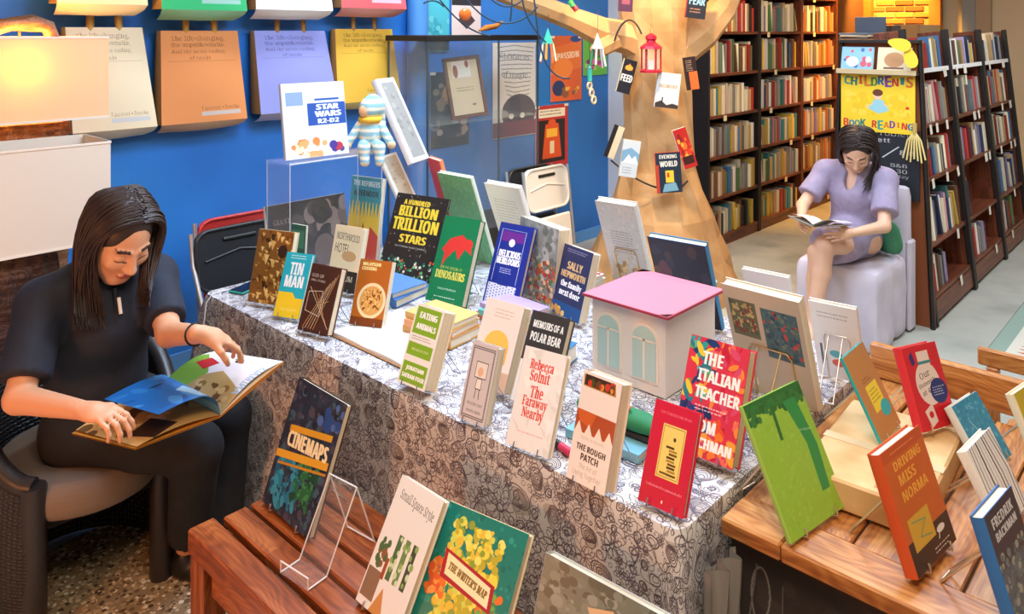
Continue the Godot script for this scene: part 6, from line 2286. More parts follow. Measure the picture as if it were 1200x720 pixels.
func woman_chair() -> void:
	var P := func(a: float, h: float, b: float) -> Vector3: return W(a, h, b)
	var skin := lin(H("e0b090"))
	var o := Node3D.new()
	o.name = numbered("person")
	add_child(o)
	tag(o, "woman in lilac dress reading on the slip covered chair", "person")
	var hd: Vector3 = px_at(1004, 175, 4.34)
	var nb: Vector3 = P.call(4.61, 0.955, 1.60)
	var chest: Vector3 = P.call(4.60, 0.82, 1.60)
	var waist: Vector3 = P.call(4.63, 0.66, 1.61)
	var hc: Vector3 = P.call(4.64, 0.575, 1.62)
	var sr: Vector3 = P.call(4.57, 0.93, 1.765)
	var sl: Vector3 = P.call(4.58, 0.92, 1.435)
	var er: Vector3 = P.call(4.40, 0.745, 1.83)
	var el: Vector3 = P.call(4.40, 0.70, 1.385)
	var wr: Vector3 = P.call(4.23, 0.695, 1.765)
	var wl: Vector3 = P.call(4.235, 0.675, 1.50)
	var hr: Vector3 = P.call(4.60, 0.555, 1.70)
	var hl: Vector3 = P.call(4.60, 0.555, 1.54)
	var kr: Vector3 = P.call(4.20, 0.545, 1.665)
	var kl: Vector3 = P.call(4.18, 0.60, 1.615)
	var ar: Vector3 = P.call(4.19, 0.11, 1.70)
	var al: Vector3 = P.call(4.10, 0.175, 1.66)
	var fwd := Vector3(-0.62, -0.72, 0.18).normalized()
	var hb := frame(fwd, Vector3.UP)
	var body := MB.new()
	body.col = skin
	var f := SDF.new()
	f.cap(hd + hb * Vector3(0, -0.05, -0.03), nb, 0.047, 0.05)
	f.cap(nb, chest, 0.055, 0.09, 0.05)
	f.cap(chest, waist, 0.10, 0.085, 0.05)
	f.cap(waist, hc, 0.09, 0.11, 0.05)
	f.cap(nb, sr, 0.045, 0.045, 0.04)
	f.cap(nb, sl, 0.045, 0.045, 0.04)
	f.cap(sr, er, 0.045, 0.033, 0.02)
	f.cap(er, wr, 0.034, 0.022, 0.015)
	f.cap(sl, el, 0.045, 0.033, 0.02)
	f.cap(el, wl, 0.034, 0.022, 0.015)
	f.cap(hr, kr, 0.078, 0.05, 0.03)
	f.cap(hl, kl, 0.078, 0.05, 0.03)
	for l in [[kr, ar], [kl, al]]:
		f.cap(l[0], l[0].lerp(l[1], 0.35) + Vector3(0.015, 0, 0), 0.047, 0.048, 0.02)
		f.cap(l[0].lerp(l[1], 0.35) + Vector3(0.015, 0, 0), l[1], 0.048, 0.03, 0.02)
		f.cap(l[1], l[1] + Vector3(-0.10, -0.06, 0.03), 0.03, 0.024, 0.02)
	f.mesh_into(body, 0.012)
	var hf := head_field(hd, hb, 1.0)
	hf.cap(hd + hb * Vector3(0, -0.04, -0.03), nb, 0.045, 0.047, 0.03)
	hf.mesh_into(body, 0.0055, face_colour(hd, hb, 1.0, skin, lin(H("b8605a")), lin(H("3a2620"))))
	var f1 := SDF.new()
	hand_field(f1, wr, Vector3(-0.85, 0.05, 0.35), Vector3(0, 0.3, 1), Vector3(0, 1, 0.4), [0.4, 0.4, 0.4, 0.4, 0.3], 0.88)
	f1.mesh_into(body, 0.0055)
	var f2 := SDF.new()
	hand_field(f2, wl, Vector3(-0.85, 0.05, -0.35), Vector3(0, 0.3, -1), Vector3(0, 1, -0.4), [0.4, 0.4, 0.4, 0.4, 0.3], 0.88)
	f2.mesh_into(body, 0.0055)
	put("body", body, vmat(0.5), o)
	var dm := MB.new()
	var s := SDF.new()
	s.cap(nb + Vector3(0, -0.03, 0), chest, 0.075, 0.13, 0.05)
	s.cap(chest, waist, 0.13, 0.125, 0.06)
	s.cap(waist, hc, 0.125, 0.145, 0.05)
	s.cap(nb, sr, 0.065, 0.066, 0.04)
	s.cap(nb, sl, 0.065, 0.066, 0.04)
	s.cap(sr, sr.lerp(er, 0.72), 0.06, 0.07, 0.03, true)
	s.cap(sl, sl.lerp(el, 0.74), 0.06, 0.072, 0.03, true)
	s.cap(hc, hr.lerp(kr, 0.62), 0.13, 0.105, 0.04, true)
	s.cap(hc, hl.lerp(kl, 0.62), 0.13, 0.105, 0.04, true)
	s.ell(nb + Vector3(-0.03, 0.05, 0), Vector3(0.075, 0.075, 0.06), Basis.IDENTITY, 0.01, true)
	s.ell(nb + Vector3(-0.10, -0.04, 0), Vector3(0.06, 0.07, 0.03), Basis.IDENTITY, 0.01, true)
	s.mesh_into(dm, 0.0115)
	var lil := textured(noise_tex(0.05, [H("8f829c"), H("9a8da6"), H("a498b0")], [0.2, 0.5, 0.8], 46, 96, 3), 0.85, Vector3(4, 4, 4))
	var dress := put("dress", dm, lil, o)
	put("sash", rod([waist + Vector3(-0.05, -0.015, -0.11), waist + Vector3(-0.125, -0.02, -0.03), waist + Vector3(-0.125, -0.025, 0.04), waist + Vector3(-0.05, -0.02, 0.115)], 0.016, 6), lil, dress)
	put("sash_tail", rod([waist + Vector3(-0.125, -0.025, -0.04), waist + Vector3(-0.16, -0.05, -0.08), waist + Vector3(-0.17, -0.10, -0.10)], [0.012, 0.014, 0.010], 6), lil, dress)
	for a in [ar, al]:
		var shm := MB.new()
		var sf := SDF.new()
		sf.cap(a + Vector3(0.01, -0.06, 0), a + Vector3(-0.14, -0.08, 0.04), 0.034, 0.026, 0.02)
		sf.mesh_into(shm, 0.008)
		put("shoe", shm, mt(H("2a2626"), 0.5), o)
	var tips := func(side: float, v: float, u: float, back: float) -> Array:
		if side > 0.0:
			return [px_at(1026 + 8 * v, 190 + 6 * u, 4.30 + 0.1 * u), px_at(1010 + 18 * v, 214 + 14 * u, 4.26 + 0.08 * v)]
		return [px_at(984 + 4 * v, 186 + 4 * u, 4.40 + 0.12 * u), px_at(990 + 14 * v, 200 + 4 * u, 4.52 + 0.06 * u)]
	put("hair", hair_strands(hd, hb, 1.0, tips, 150, 13, 0.006), mt(H("2c1b17"), 0.45), o)
	# her open book
	var b := Node3D.new()
	b.name = numbered("open_book")
	add_child(b)
	var sp := P.call(4.17, 0.70, 1.635) as Vector3
	b.position = sp
	b.rotation = Vector3(0, 0.0, -0.2)
	tag(b, "open white paged book in the hands of the woman in lilac", "book")
	var pg := MB.new()
	var cv := MB.new()
	for sd in [-1.0, 1.0]:
		pg.grid(8, 4, func(u, v): return Vector3(-0.11 + v * 0.20, 0.008 + 0.02 * sin(u * PI) * (1.0 - u * 0.3) + u * 0.035, sd * u * 0.135), null, -sd)
		cv.grid(2, 2, func(u, v): return Vector3(-0.113 + v * 0.206, -0.002 + u * 0.035, sd * u * 0.138), null, -sd)
		cv.grid(2, 2, func(u, v): return Vector3(-0.113 + v * 0.206, -0.006 + u * 0.035, sd * u * 0.138), null, sd)
	put("pages", pg, mt(H("efeae0"), 0.8), b)
	put("cover", cv, mt(H("d8d2c4"), 0.6), b)

# ---------------------------------------------------------------- paper tree
func build_tree() -> void:
	var kraft := textured(noise_tex(0.015, [H("b08048"), H("c79660"), H("d8ae7a")], [0.15, 0.5, 0.85], 52, 256, 4), 0.75, Vector3(1.2, 1.2, 1.2))
	var base := W(4.38, 0, 2.79)
	var o := thing("paper_tree", base, 0.0, "tall tree of crumpled kraft paper with books hung on its trunk", "paper tree")
	var nz := FastNoiseLite.new()
	nz.seed = 21
	nz.frequency = 1.0
	var hs := [0.0, 0.12, 0.26, 0.40, 0.55, 0.70, 0.85, 1.0, 1.15, 1.3, 1.45, 1.6, 1.75, 1.9, 2.05, 2.2, 2.4, 2.6, 2.8, 2.98]
	var rs := [0.56, 0.50, 0.44, 0.39, 0.345, 0.29, 0.25, 0.235, 0.228, 0.222, 0.22, 0.225, 0.24, 0.26, 0.27, 0.26, 0.24, 0.23, 0.22, 0.22]
	var seg := 13
	var ring := []
	for i in hs.size():
		var row := []
		for k in seg:
			var an := TAU * k / seg + 0.06 * i
			var root := 1.0 + 0.22 * maxf(0.0, 1.0 - hs[i] / 0.7) * sin(k * 1.45 + 0.5)
			var r: float = rs[i] * root * (1.0 + 0.07 * nz.get_noise_3d(cos(an) * 1.7, hs[i] * 3.0, sin(an) * 1.7))
			row.append(Vector3(cos(an) * r + 0.012 * sin(hs[i] * 3.0), hs[i], sin(an) * r))
		ring.append(row)
	var m := MB.new()
	for i in hs.size() - 1:
		for k in seg:
			var j := (k + 1) % seg
			var out: Vector3 = ring[i][k] + ring[i][j]
			out.y = 0
			m.poly([ring[i][k], ring[i][j], ring[i + 1][j]], out)
			m.poly([ring[i][k], ring[i + 1][j], ring[i + 1][k]], out)
	put("trunk", m, kraft, o)
	var limb := func(pts: Array, rad: Array) -> MB:
		var b := MB.new()
		var q := []
		for p in pts:
			q.append(p - base)
		b.tube(q, rad, 8)
		for i in b.n.size() / 3:                       # flat crumpled facets
			var fn := (b.v[i * 3 + 2] - b.v[i * 3]).cross(b.v[i * 3 + 1] - b.v[i * 3]).normalized()
			if fn.dot(b.n[i * 3]) < 0.0:
				fn = -fn
			for k in 3:
				b.n[i * 3 + k] = fn
		return b
	put("branch", limb.call([px_at(762, 58, 5.05), px_at(735, 44, 5.02), px_at(705, 38, 5.0), px_at(670, 22, 4.95), px_at(635, 8, 4.9), px_at(590, -8, 4.85), px_at(540, -24, 4.8)], [0.13, 0.11, 0.1, 0.075, 0.07, 0.06, 0.05]), kraft, o)
	put("branch_knot", limb.call([px_at(722, 46, 4.95), px_at(704, 56, 4.93), px_at(692, 60, 4.93)], [0.07, 0.06, 0.02]), kraft, o)
	put("branch", limb.call([px_at(795, 60, 5.05), px_at(822, 38, 5.05), px_at(846, 10, 5.1), px_at(862, -25, 5.1)], [0.12, 0.12, 0.10, 0.08]), kraft, o)
	# cable of a light string wound round the trunk
	var cable := mt(H("2e2a20"), 0.6)
	var pts := []
	for p in [[716, 188, 4.92], [735, 205, 4.80], [762, 222, 4.78], [790, 232, 4.80], [806, 212, 4.85]]:
		pts.append(px_at(p[0], p[1], p[2] - 0.01))
	tag(put("light_cable", rod(bez(pts, 14), 0.006, 5), cable), "dark cable looped low across the paper trunk", "cable")
	pts = []
	for p in [[720, 48, 4.86], [728, 20, 4.82], [742, 14, 4.80], [752, 40, 4.79]]:
		pts.append(px_at(p[0], p[1], p[2]))
	tag(put("light_cable", rod(bez(pts, 12), 0.006, 5), cable), "dark cable rising from the branch to the red lantern", "cable")
	# books hung on the trunk
	var c: CV
	c = CV.new(96, 160, H("1c1c26"))
	c.T("FEED", 0.5, 0.55, 0.85, H("f4f0e8"), 0, 0, 1.3, 2.0)
	c.P([[0.2, 0.3], [0.5, 0.1], [0.8, 0.3]], H("e87a2a"))
	c.E(0.5, 0.24, 0.3, 0.08, H("f0a03a"))
	hang(c, 722, 107, 737, 111, 731, 68, 4.80, 0.03, H("d9c49a"), "small black book with white capitals and flame, hung on the paper trunk")
	c = CV.new(96, 160, H("d8d6d2"))
	c.T("MEMORY", 0.5, 0.38, 0.8, H("b09a78"), 1, 0, 1.4, 1.0)
	c.P([[0, 1], [0, 0.88], [0.25, 0.8], [0.5, 0.92], [0.75, 0.86], [1, 0.9], [1, 1]], H("3a3432"))
	c.R(0.28, 0.7, 0.06, 0.18, H("2a2624"))
	hang(c, 767, 125, 794, 128, 768, 84, 4.74, 0.02, H("dcd8d0"), "pale grey book hung under the red lantern")
	c = CV.new(96, 160, H("2a1a1a"))
	c.R(0.3, 0.45, 0.7, 0.55, H("d8642a"))
	c.lines(0.15, 0.1, 0.5, 6, 0.06, H("c8a88a"))
	hang(c, 806, 106, 820, 104, 800, 68, 4.80, 0.02, H("3a2a26"), "dark and orange book hung high on the paper trunk")
	c = CV.new(96, 160, H("d9c8a4"))
	c.P([[0, 0], [0.35, 0], [0.35, 1], [0, 1]], H("1c1a1a"))
	hang(c, 708, 183, 719, 187, 718, 145, 4.86, 0.02, H("1c1a1a"), "thin tan and black book hung edge on at the side of the trunk")
	c = CV.new(96, 160, H("cdd2d4"))
	c.P([[0, 0.3], [0.5, 0.2], [1, 0.35], [1, 0.6], [0, 0.6]], H("7aa4c0"))
	c.P([[0.1, 0.62], [0.4, 0.38], [0.6, 0.5], [0.8, 0.4], [1, 0.62]], H("e8ecec"))
	c.lines(0.15, 0.74, 0.6, 3, 0.07, H("8a8e94"))
	hang(c, 725, 206, 745, 209, 729, 163, 4.74, 0.03, H("cfb894"), "pale book with snowy mountains hung on the trunk")
	c = CV.new(120, 170, H("1e2c3e"))
	c.T("EVENING", 0.5, 0.1, 0.7, H("e8e0d0"), 0, 0, 1.1, 1.0)
	c.T("WORLD", 0.5, 0.28, 0.7, H("f0ead8"), 0, 0, 1.4, 1.5)
	c.R(0.36, 0.45, 0.34, 0.3, H("f0c83a"))
	c.R(0.42, 0.5, 0.1, 0.12, H("d8402a"))
	c.P([[0.3, 0.78], [0.75, 0.75], [0.85, 0.95], [0.2, 0.98]], H("7aa8b8"))
	c.R(0, 0.3, 0.1, 0.7, H("c8402a"))
	hang(c, 771, 227, 800, 225, 766, 180, 4.72, 0.018, H("c8402a"), "dark blue book with a yellow window hung low on the trunk")
	c = CV.new(96, 160, H("b8241e"))
	c.S(20, 0, 0.2, 1, 0.6, 0.06, 0.16, [H("e8702a"), H("d83a22"), H("f0a83a"), H("8a1a16")])
	c.R(0.1, 0.7, 0.8, 0.2, H("3a1a16"))
	hang(c, 803, 199, 818, 194, 794, 152, 4.76, 0.022, H("d8d2c6"), "red flame coloured book hung on the edge of the trunk")
	c = CV.new(96, 160, H("22242c"))
	c.T("FEAR", 0.5, 0.55, 0.8, H("8ab4c8"), 0, 0, 1.4, 1.5)
	c.lines(0.2, 0.75, 0.6, 2, 0.08, H("b87a5a"))
	hang(c, 803, 20, 826, 23, 806, -26, 4.80, 0.02, H("b0282a"), "black book with blue capitals hung where the branch forks")
	c = CV.new(64, 64, H("4a2a44"))
	c.R(0.2, 0.3, 0.6, 0.4, H("8a4a5a"))
	hang(c, 725, 13, 741, 14, 727, -14, 4.78, 0.02, H("6a3a4a"), "small plum coloured book hung above the branch")
	# red lantern
	var lp := px_at(763, 85, 4.74)
	var l := thing("red_lantern", lp, 0.0, "small red metal candle lantern hung on the paper trunk", "lantern")
	var red := mt(H("b01a34"), 0.35, 0.2)
	var hx := 0.0663
	var lm := MB.new()
	lm.lathe([Vector2(0, 0), Vector2(0.068, 0), Vector2(0.068, 0.012), Vector2(0.06, 0.02), Vector2(0, 0.02)], 8, Vector3.ZERO, Basis.IDENTITY, true)
	var lbase := put("base", lm, red, l)
	lm = MB.new()
	lm.lathe([Vector2(0, 0.145), Vector2(0.07, 0.145), Vector2(0.066, 0.16), Vector2(0.03, 0.185), Vector2(0.028, 0.2), Vector2(0.036, 0.205), Vector2(0.034, 0.225), Vector2(0.012, 0.24), Vector2(0, 0.242)], 8, Vector3.ZERO, Basis.IDENTITY, true)
	put("roof", lm, red, l)
	for k in 6:
		var an := TAU * k / 6
		put("post", rod([Vector3(cos(an) * 0.058, 0.02, sin(an) * 0.058), Vector3(cos(an) * 0.058, 0.146, sin(an) * 0.058)], 0.005, 5), red, l)
	lm = MB.new()
	lm.lathe([Vector2(0.053, 0.021), Vector2(0.053, 0.145)], 12, Vector3.ZERO)
	put("glass", lm, glassy(Color(1, 0.95, 0.9), 0.15), l)
	put("candle", rod([Vector3(0, 0.02, 0), Vector3(0, 0.075, 0)], 0.02, 10), mt(H("efe6d0"), 0.6), lbase)
	put("hanging_ring", rod([Vector3(0, 0.24, 0), Vector3(0.015, 0.27, 0), Vector3(0, 0.30, -0.01), Vector3(-0.015, 0.27, 0), Vector3(0, 0.24, 0)], 0.003, 5), mt(H("c8a060"), 0.4, 0.6), l)
	# paper ornaments on the branch
	var orn := [[642, 38, "teal_tassel", H("2aa890"), "teal and orange paper tassel hanging from the branch"], [700, 44, "grey_tassel", H("cfd2cc"), "grey and white paper strip tassel hanging from the branch"]]
	for e in orn:
		var p := px_at(e[0], e[1], 4.85)
		var t := thing("paper_tassel", p, 0.0, e[4], "paper tassel")
		var cone := MB.new()
		cone.lathe([Vector2(0.0, 0.03), Vector2(0.045, -0.07), Vector2(0.0, -0.07)], 4, Vector3.ZERO, Basis.IDENTITY, true)
		put("cap", cone, mt(e[3], 0.8), t)
		put("thread", rod([Vector3(0, 0.03, 0), Vector3(0.01, 0.17, 0.0)], 0.002, 4), mt(H("6a2a44"), 0.8), t)
		var cs := [H("e89a3a"), H("f0e2c0"), H("d8642a")] if e[2] == "teal_tassel" else [H("2a7a5a"), H("e6e6e0"), H("8a8a90"), H("d8b8c0")]
		for k in 7:
			var an := TAU * k / 7
			put("strip", rod([Vector3(cos(an) * 0.03, -0.07, sin(an) * 0.03), Vector3(cos(an) * 0.05, -0.17 - 0.01 * (k % 3), sin(an) * 0.05)], 0.008, 4), mt(cs[k % cs.size()], 0.8), t)
	var wood_p := px_at(691, 95, 4.9)
	var wd := thing("wooden_charm", wood_p, 0.0, "pale wooden charm with teal tail hanging below the branch", "ornament")
	for k in 3:
		var tm := MB.new()
		var pr := []
		for j in 17:
			pr.append(Vector3(0.02 * cos(TAU * j / 16), -0.03 - k * 0.045 + 0.022 * sin(TAU * j / 16), 0.0) + Vector3(0.006 * k, 0, 0.012 * k))
		put("ring", rod(pr, 0.008, 5), mt(H("e2c49a"), 0.7), wd)
	put("tail", rod([Vector3(0, 0.1, 0), Vector3(0, 0.0, 0)], 0.016, 4), mt(H("3ab4a4"), 0.7), wd)
	put("cord", rod([Vector3(0, 0.1, 0), Vector3(0.0, 0.27, 0)], 0.003, 4), mt(H("4a3a2a"), 0.7), wd)
	# twigs and wire garland above the glass cabinet
	var g := thing("wire_garland", px_at(545, 10, 4.4), 0.0, "tangle of dark green wire twigs hanging above the glass cabinet", "garland")
	var gm := mt(H("1e3a4a"), 0.6)
	var org := px_at(545, 10, 4.4)
	for tw in [[[505, -14], [530, 20], [548, 38], [575, 42]], [[540, -12], [560, 26], [600, 44], [630, 8]], [[566, -14], [580, 10], [600, 18], [622, -10]], [[600, -10], [600, 12], [598, 25]], [[612, -12], [610, 20], [640, 50]], [[625, -8], [632, 40], [628, 70], [648, 96], [668, 92]], [[496, 4], [510, -4], [520, 8]]]:
		var q := []
		for p in tw:
			q.append(px_at(p[0], p[1], 4.4) - org)
		put("twig", rod(bez(q, 10), 0.005, 5), gm, g)
	var ball := MB.new()
	var pf := []
	for k in 11:
		pf.append(Vector2(0.036 * sin(PI * k / 10.0), -0.036 * cos(PI * k / 10.0)))
	ball.lathe(pf, 16, px_at(545, 17, 4.36))
	tag(put("glass_bauble", ball, mt(H("e0702a"), 0.15)), "orange bauble hanging in the wire garland", "ornament")
	for k in 2:
		var st := put("string_bulb", rod([px_at([668, 672][k], [1, 7][k], 4.8), px_at([672, 676][k], [8, 12][k], 4.79)], 0.018, 7), mt([H("3aa84a"), H("c8283a")][k], 0.4))
		tag(st, ["green berry ornament on the branch", "red berry ornament on the branch"][k], "ornament")

func hang(c: CV, blx: float, bly: float, brx: float, bry: float, tlx: float, tly: float, z: float, t: float, edge: Color, label: String) -> void:
	var bl := px_at(blx, bly, z)
	var br := px_at(brx, bry, z)
	var tl := px_at(tlx, tly, z)
	var x := (br - bl).normalized()
	var y := tl - bl
	y = (y - x * y.dot(x)).normalized()
	simple_book("hung_book", bl, Basis(x, y, x.cross(y)), (br - bl).length(), (tl - bl).length(), t, c, label, edge, false, "", "book")

# ---------------------------------------------------------------- tote bags, posters, cabinet
func tote(x0: float, x1: float, ytop: float, ybot: float, c: Color, side: Color, label: String, words: Array, ink: Color, strap: Color, twist := 0.0) -> void:
	# pixels give the spot on the blue wall; the bag hangs 2 cm off it
	var bw := 3.97 - (0.075 if ytop < 0.0 else 0.0)
	var f := func(x: float, y: float) -> Vector3:
		var d := px_dir(x, y)
		return Vector3(0, EYE, 0) + d * (-(bw - 0.07) / d.z)
	var pl: Vector3 = f.call(x0, (ytop + ybot) / 2)
	var pr: Vector3 = f.call(x1, (ytop + ybot) / 2)
	var pt: Vector3 = f.call((x0 + x1) / 2, ytop)
	var pb: Vector3 = f.call((x0 + x1) / 2, ybot)
	var w := pr.x - pl.x
	var h := pt.y - pb.y
	var o := thing("tote_bag", Vector3((pl.x + pr.x) / 2, pb.y, -bw + 0.005), 0.0, label, "tote bag", "")
	var dp := 0.12
	var fp := func(u: float, v: float) -> Vector3:      # front, bellied and narrower at the mouth
		var k := 1.0 - 0.10 * v
		return Vector3((u - 0.5) * w * k + twist * (1.0 - v), v * h, dp * (1.0 - 0.55 * v) + 0.02 * sin(u * PI) * sin(v * PI))
	var img := CV.new(160, 176, c)
	img.rg.seed = int(x0)
	ink = ink.lerp(c, 0.3)
	for k in words.size():
		img.T(words[k], 0.46, 0.09 + k * 0.07, 0.68 if k < 3 else 0.26, ink, 1, 0, 0.9, 0.0)
	img.R(0.08, 0.33, 0.85, 0.008, ink.lerp(c, 0.5))
	img.T("Literati • Books", 0.68, 0.85, 0.46, ink, 1, 0, 0.9, 0.0)
	img.R(0.45, 0.89, 0.48, 0.05, Color(0.75, 0.78, 0.82).lerp(c, 0.3))
	var m := MB.new()
	m.grid(10, 10, fp, func(u, v): return Vector2(u, 1.0 - v))
	put("front_panel", m, printed(img, 0.85), o)
	var cloth := mt(side, 0.95)
	for s in [0.0, 1.0]:
		var g := MB.new()
		g.grid(4, 8, func(u, v):
			var e: Vector3 = fp.call(s, v)
			return Vector3(e.x + (0.012 * sin(u * PI) * (-1.0 if s == 0.0 else 1.0)), e.y, lerpf(0.004, e.z, u)), null, 1.0 if s == 0.0 else -1.0)
		put("gusset", g, cloth, o)
	var bt := MB.new()
	bt.grid(6, 4, func(u, v):
		var e: Vector3 = fp.call(u, 0.0)
		return Vector3(e.x * (0.9 + 0.1 * v), -0.05 * pow(1.0 - v, 0.6) - 0.015 * sin(u * PI) * sin(v * PI), lerpf(0.004, e.z, v)), null, -1.0)
	put("bottom", bt, mt(c.lerp(H("e8dcc0"), 0.5), 0.9), o)
	var bk := MB.new()
	bk.grid(2, 2, func(u, v):
		var e: Vector3 = fp.call(u, v)
		return Vector3(e.x, e.y, 0.004))
	put("back_panel", bk, mt(c, 0.9), o)
	for s in [-1.0, 1.0]:
		var sm := MB.new()
		var z := 0.055
		var xx: float = s * w * 0.17
		sm.tube([Vector3(xx, h - 0.02, z), Vector3(xx * 0.95, h + 0.1, z * 0.8), Vector3(xx * 0.75, h + 0.2, z * 0.5), Vector3(xx * 0.3, h + 0.27, 0.03), Vector3(0, h + 0.285, 0.02)], 0.018, 4, 0.2, Vector3.BACK)
		put("strap", sm, mt(strap, 0.9), o)

func poster(x0: float, x1: float, y0: float, y1: float, cv: CV, label: String, b := 3.985, cat := "poster") -> void:
	var f := func(x: float, y: float) -> Vector3:
		var d := px_dir(x, y)
		return Vector3(0, EYE, 0) + d * (-b / d.z)
	var ym := (y0 + y1) / 2
	var xm := (x0 + x1) / 2
	var w: float = f.call(x1, ym).x - f.call(x0, ym).x
	var hi: float = f.call(xm, y0).y
	var lo: float = f.call(xm, y1).y
	var o := thing("wall_poster", Vector3((f.call(x0, ym).x + f.call(x1, ym).x) / 2, lo, -b + 0.003), 0.0, label, cat)
	flat_panel(o, "sheet", w, hi - lo, 0.003, cv, H("e8e4dc"), Basis.IDENTITY)
	for s in [-1.0, 1.0]:
		put("tape", bx(Vector3(s * (w / 2 - 0.02), hi - lo - 0.01, 0.003), Vector3(0.05, 0.02, 0.001)), mt(H("e6e2d2"), 0.4), o)

func build_wall_things() -> void:
	var said := ["The life-changing,", "the unputdownable,", "And the never ending,", "of Books"]
	tote(72, 172, 32, 152, H("e6d6b2"), H("b98f4e"), "cream tote bag hanging behind the lit lamp", said, H("8a7a5a"), H("c89a4a"), 0.03)
	tote(184, 284, 36, 142, H("d98a4e"), H("8a6a44"), "orange tote bag hanging between the cream and lilac bags", said, H("7a4420"), H("c08a3e"))
	tote(294, 386, 36, 130, H("8e93cf"), H("8a6a44"), "lilac blue tote bag hanging on the blue wall", said, H("4a4a80"), H("a07844"), 0.03)
	tote(390, 464, 34, 118, H("e0b03a"), H("a07844"), "mustard yellow tote bag hanging beside the blue pipe", said, H("6a5018"), H("a07844"))
	tote(62, 168, -115, 5, H("e8d8a8"), H("c08a3e"), "pale cream tote bag above the cream tote bag", said, H("8a7a5a"), H("c89a4a"))
	tote(184, 284, -100, 12, H("2fae6a"), H("b98f4e"), "green tote bag above the orange tote bag", said, H("14603a"), H("c08a3e"))
	tote(294, 384, -92, 12, H("dfe2e6"), H("8a6a44"), "white tote bag above the lilac tote bag", said, H("5a6a80"), H("a07844"))
	tote(394, 470, -86, 10, H("d8565a"), H("9a7a4e"), "coral red tote bag above the mustard tote bag", said, H("7a1e22"), H("a07844"))
	# posters on the blue wall
	var c: CV
	c = CV.new(120, 220, H("d9632c"))
	c.P([[0, 0.2], [1, 0.05], [1, 0.5], [0, 0.6]], H("e2762e"))
	c.T("PASSION", 0.55, 0.3, 0.7, H("f4d8b8"), 0, -0.1, 1.5, 1.5)
	c.E(0.25, 0.8, 0.2, 0.12, H("2a3a6a"))
	c.E(0.8, 0.05, 0.18, 0.05, H("2a4a8a"))
	c.S(14, 0.4, 0.8, 0.5, 0.12, 0.03, 0.08, [H("b83a4a"), H("8a5a3a"), H("e8b84a")])
	c.E(0.4, 0.5, 0.3, 0.16, H("ee8a3a"))
	poster(645, 681, 42, 118, c, "orange event poster on the blue wall beside the paper tree")
	c = CV.new(110, 180, H("5fb83e"))
	c.P([[0.3, 0.5], [0.6, 0.3], [0.8, 0.6], [0.5, 0.7]], H("2a7a2e"))
	c.S(16, 0.1, 0.72, 0.8, 0.15, 0.04, 0.1, [H("b83a7a"), H("d86a9a"), H("7a2a6a"), H("8ad05a")])
	c.lines(0.2, 0.2, 0.6, 2, 0.08, H("d8f0b8"))
	poster(683, 711, 30, 88, c, "green event poster beside the orange poster")
	c = CV.new(120, 220, H("b8342c"))
	c.R(0.08, 0.06, 0.84, 0.14, H("e8e0cc"))
	c.lines(0.14, 0.09, 0.7, 2, 0.05, H("6a6a60"))
	c.R(0.1, 0.24, 0.8, 0.68, H("2a201c"))
	c.P([[0.3, 0.3], [0.7, 0.3], [0.8, 0.85], [0.2, 0.85]], H("d8541e"))
	c.R(0.34, 0.38, 0.34, 0.14, H("f0b83a"))
	c.R(0.44, 0.58, 0.14, 0.2, H("e8d8b0"))
	c.E(0.5, 0.28, 0.12, 0.05, H("d8541e"))
	poster(627, 665, 123, 196, c, "red framed poster with glowing orange lantern drawing above the ivory chair")
	c = CV.new(100, 180, H("4ab8c8"))
	c.S(20, 0, 0.4, 1, 0.5, 0.06, 0.16, [H("3aa4b8"), H("6acad4"), H("2a8aa4")])
	c.R(0, 0.78, 1, 0.22, H("1a2a3a"))
	poster(497, 526, -5, 60, c, "turquoise sea poster above the glass cabinet")
	c = CV.new(100, 140, H("e8d8d4"))
	c.P([[0.2, 0.6], [0.5, 0.35], [0.8, 0.6], [0.5, 0.8]], H("4a3a44"))
	c.R(0, 0.0, 1, 0.25, H("2a2a34"))
	poster(529, 563, -6, 44, c, "pale pink poster above the glass cabinet")
	c = CV.new(120, 220, H("26303c"))
	c.E(0.5, 0.3, 0.24, 0.14, H("a87848"))
	c.S(30, 0.1, 0.1, 0.8, 0.8, 0.05, 0.12, [H("3a4a58"), H("1a222c"), H("6a6a6a"), H("8a7a6a"), H("b0a090")])
	c.E(0.45, 0.28, 0.15, 0.09, H("c89860"))
	c.R(0.0, 0.88, 1.0, 0.12, H("14181e"))
	poster(504, 549, 84, 172, c, "dark animal poster seen through the glass cabinet")
	c = CV.new(120, 220, H("dcdcd8"))
	for k in 12:
		c.L([[0.1 + 0.02 * k, 0.05 + k * 0.045], [0.5, 0.03 + k * 0.05], [0.95 - 0.01 * k, 0.06 + k * 0.045]], 2, H("7a7c80"))
	c.T("GLIMMERS", 0.5, 0.15, 0.7, H("5a5c62"), 1, 0.1, 1.0)
	c.T("of magic", 0.5, 0.35, 0.6, H("5a5c62"), 1, 0.1, 1.0)
	c.E(0.6, 0.75, 0.4, 0.2, H("3a2430"))
	c.R(0, 0.84, 1, 0.16, H("6a1e34"))
	c.E(0.42, 0.78, 0.06, 0.03, H("e8e8e0"))
	c.E(0.68, 0.78, 0.06, 0.03, H("e8e8e0"))
	poster(577, 627, 50, 160, c, "white and maroon poster seen through the glass cabinet")
	# glass cabinet
	var b0 := 3.46
	var b1 := 3.84
	var a0 := 2.96
	var a1 := 3.95
	var o := thing("glass_cabinet", W((a0 + a1) / 2, 0, (b0 + b1) / 2), 0.0, "tall glass display cabinet with black top in front of the blue wall", "display cabinet")
	var w := a1 - a0
	var d := b1 - b0
	var blk := mt(H("1c1a1a"), 0.4)
	put("top_panel", bx(Vector3(0, 1.71, 0), Vector3(w + 0.02, 0.035, d + 0.02), 0.004), blk, o)
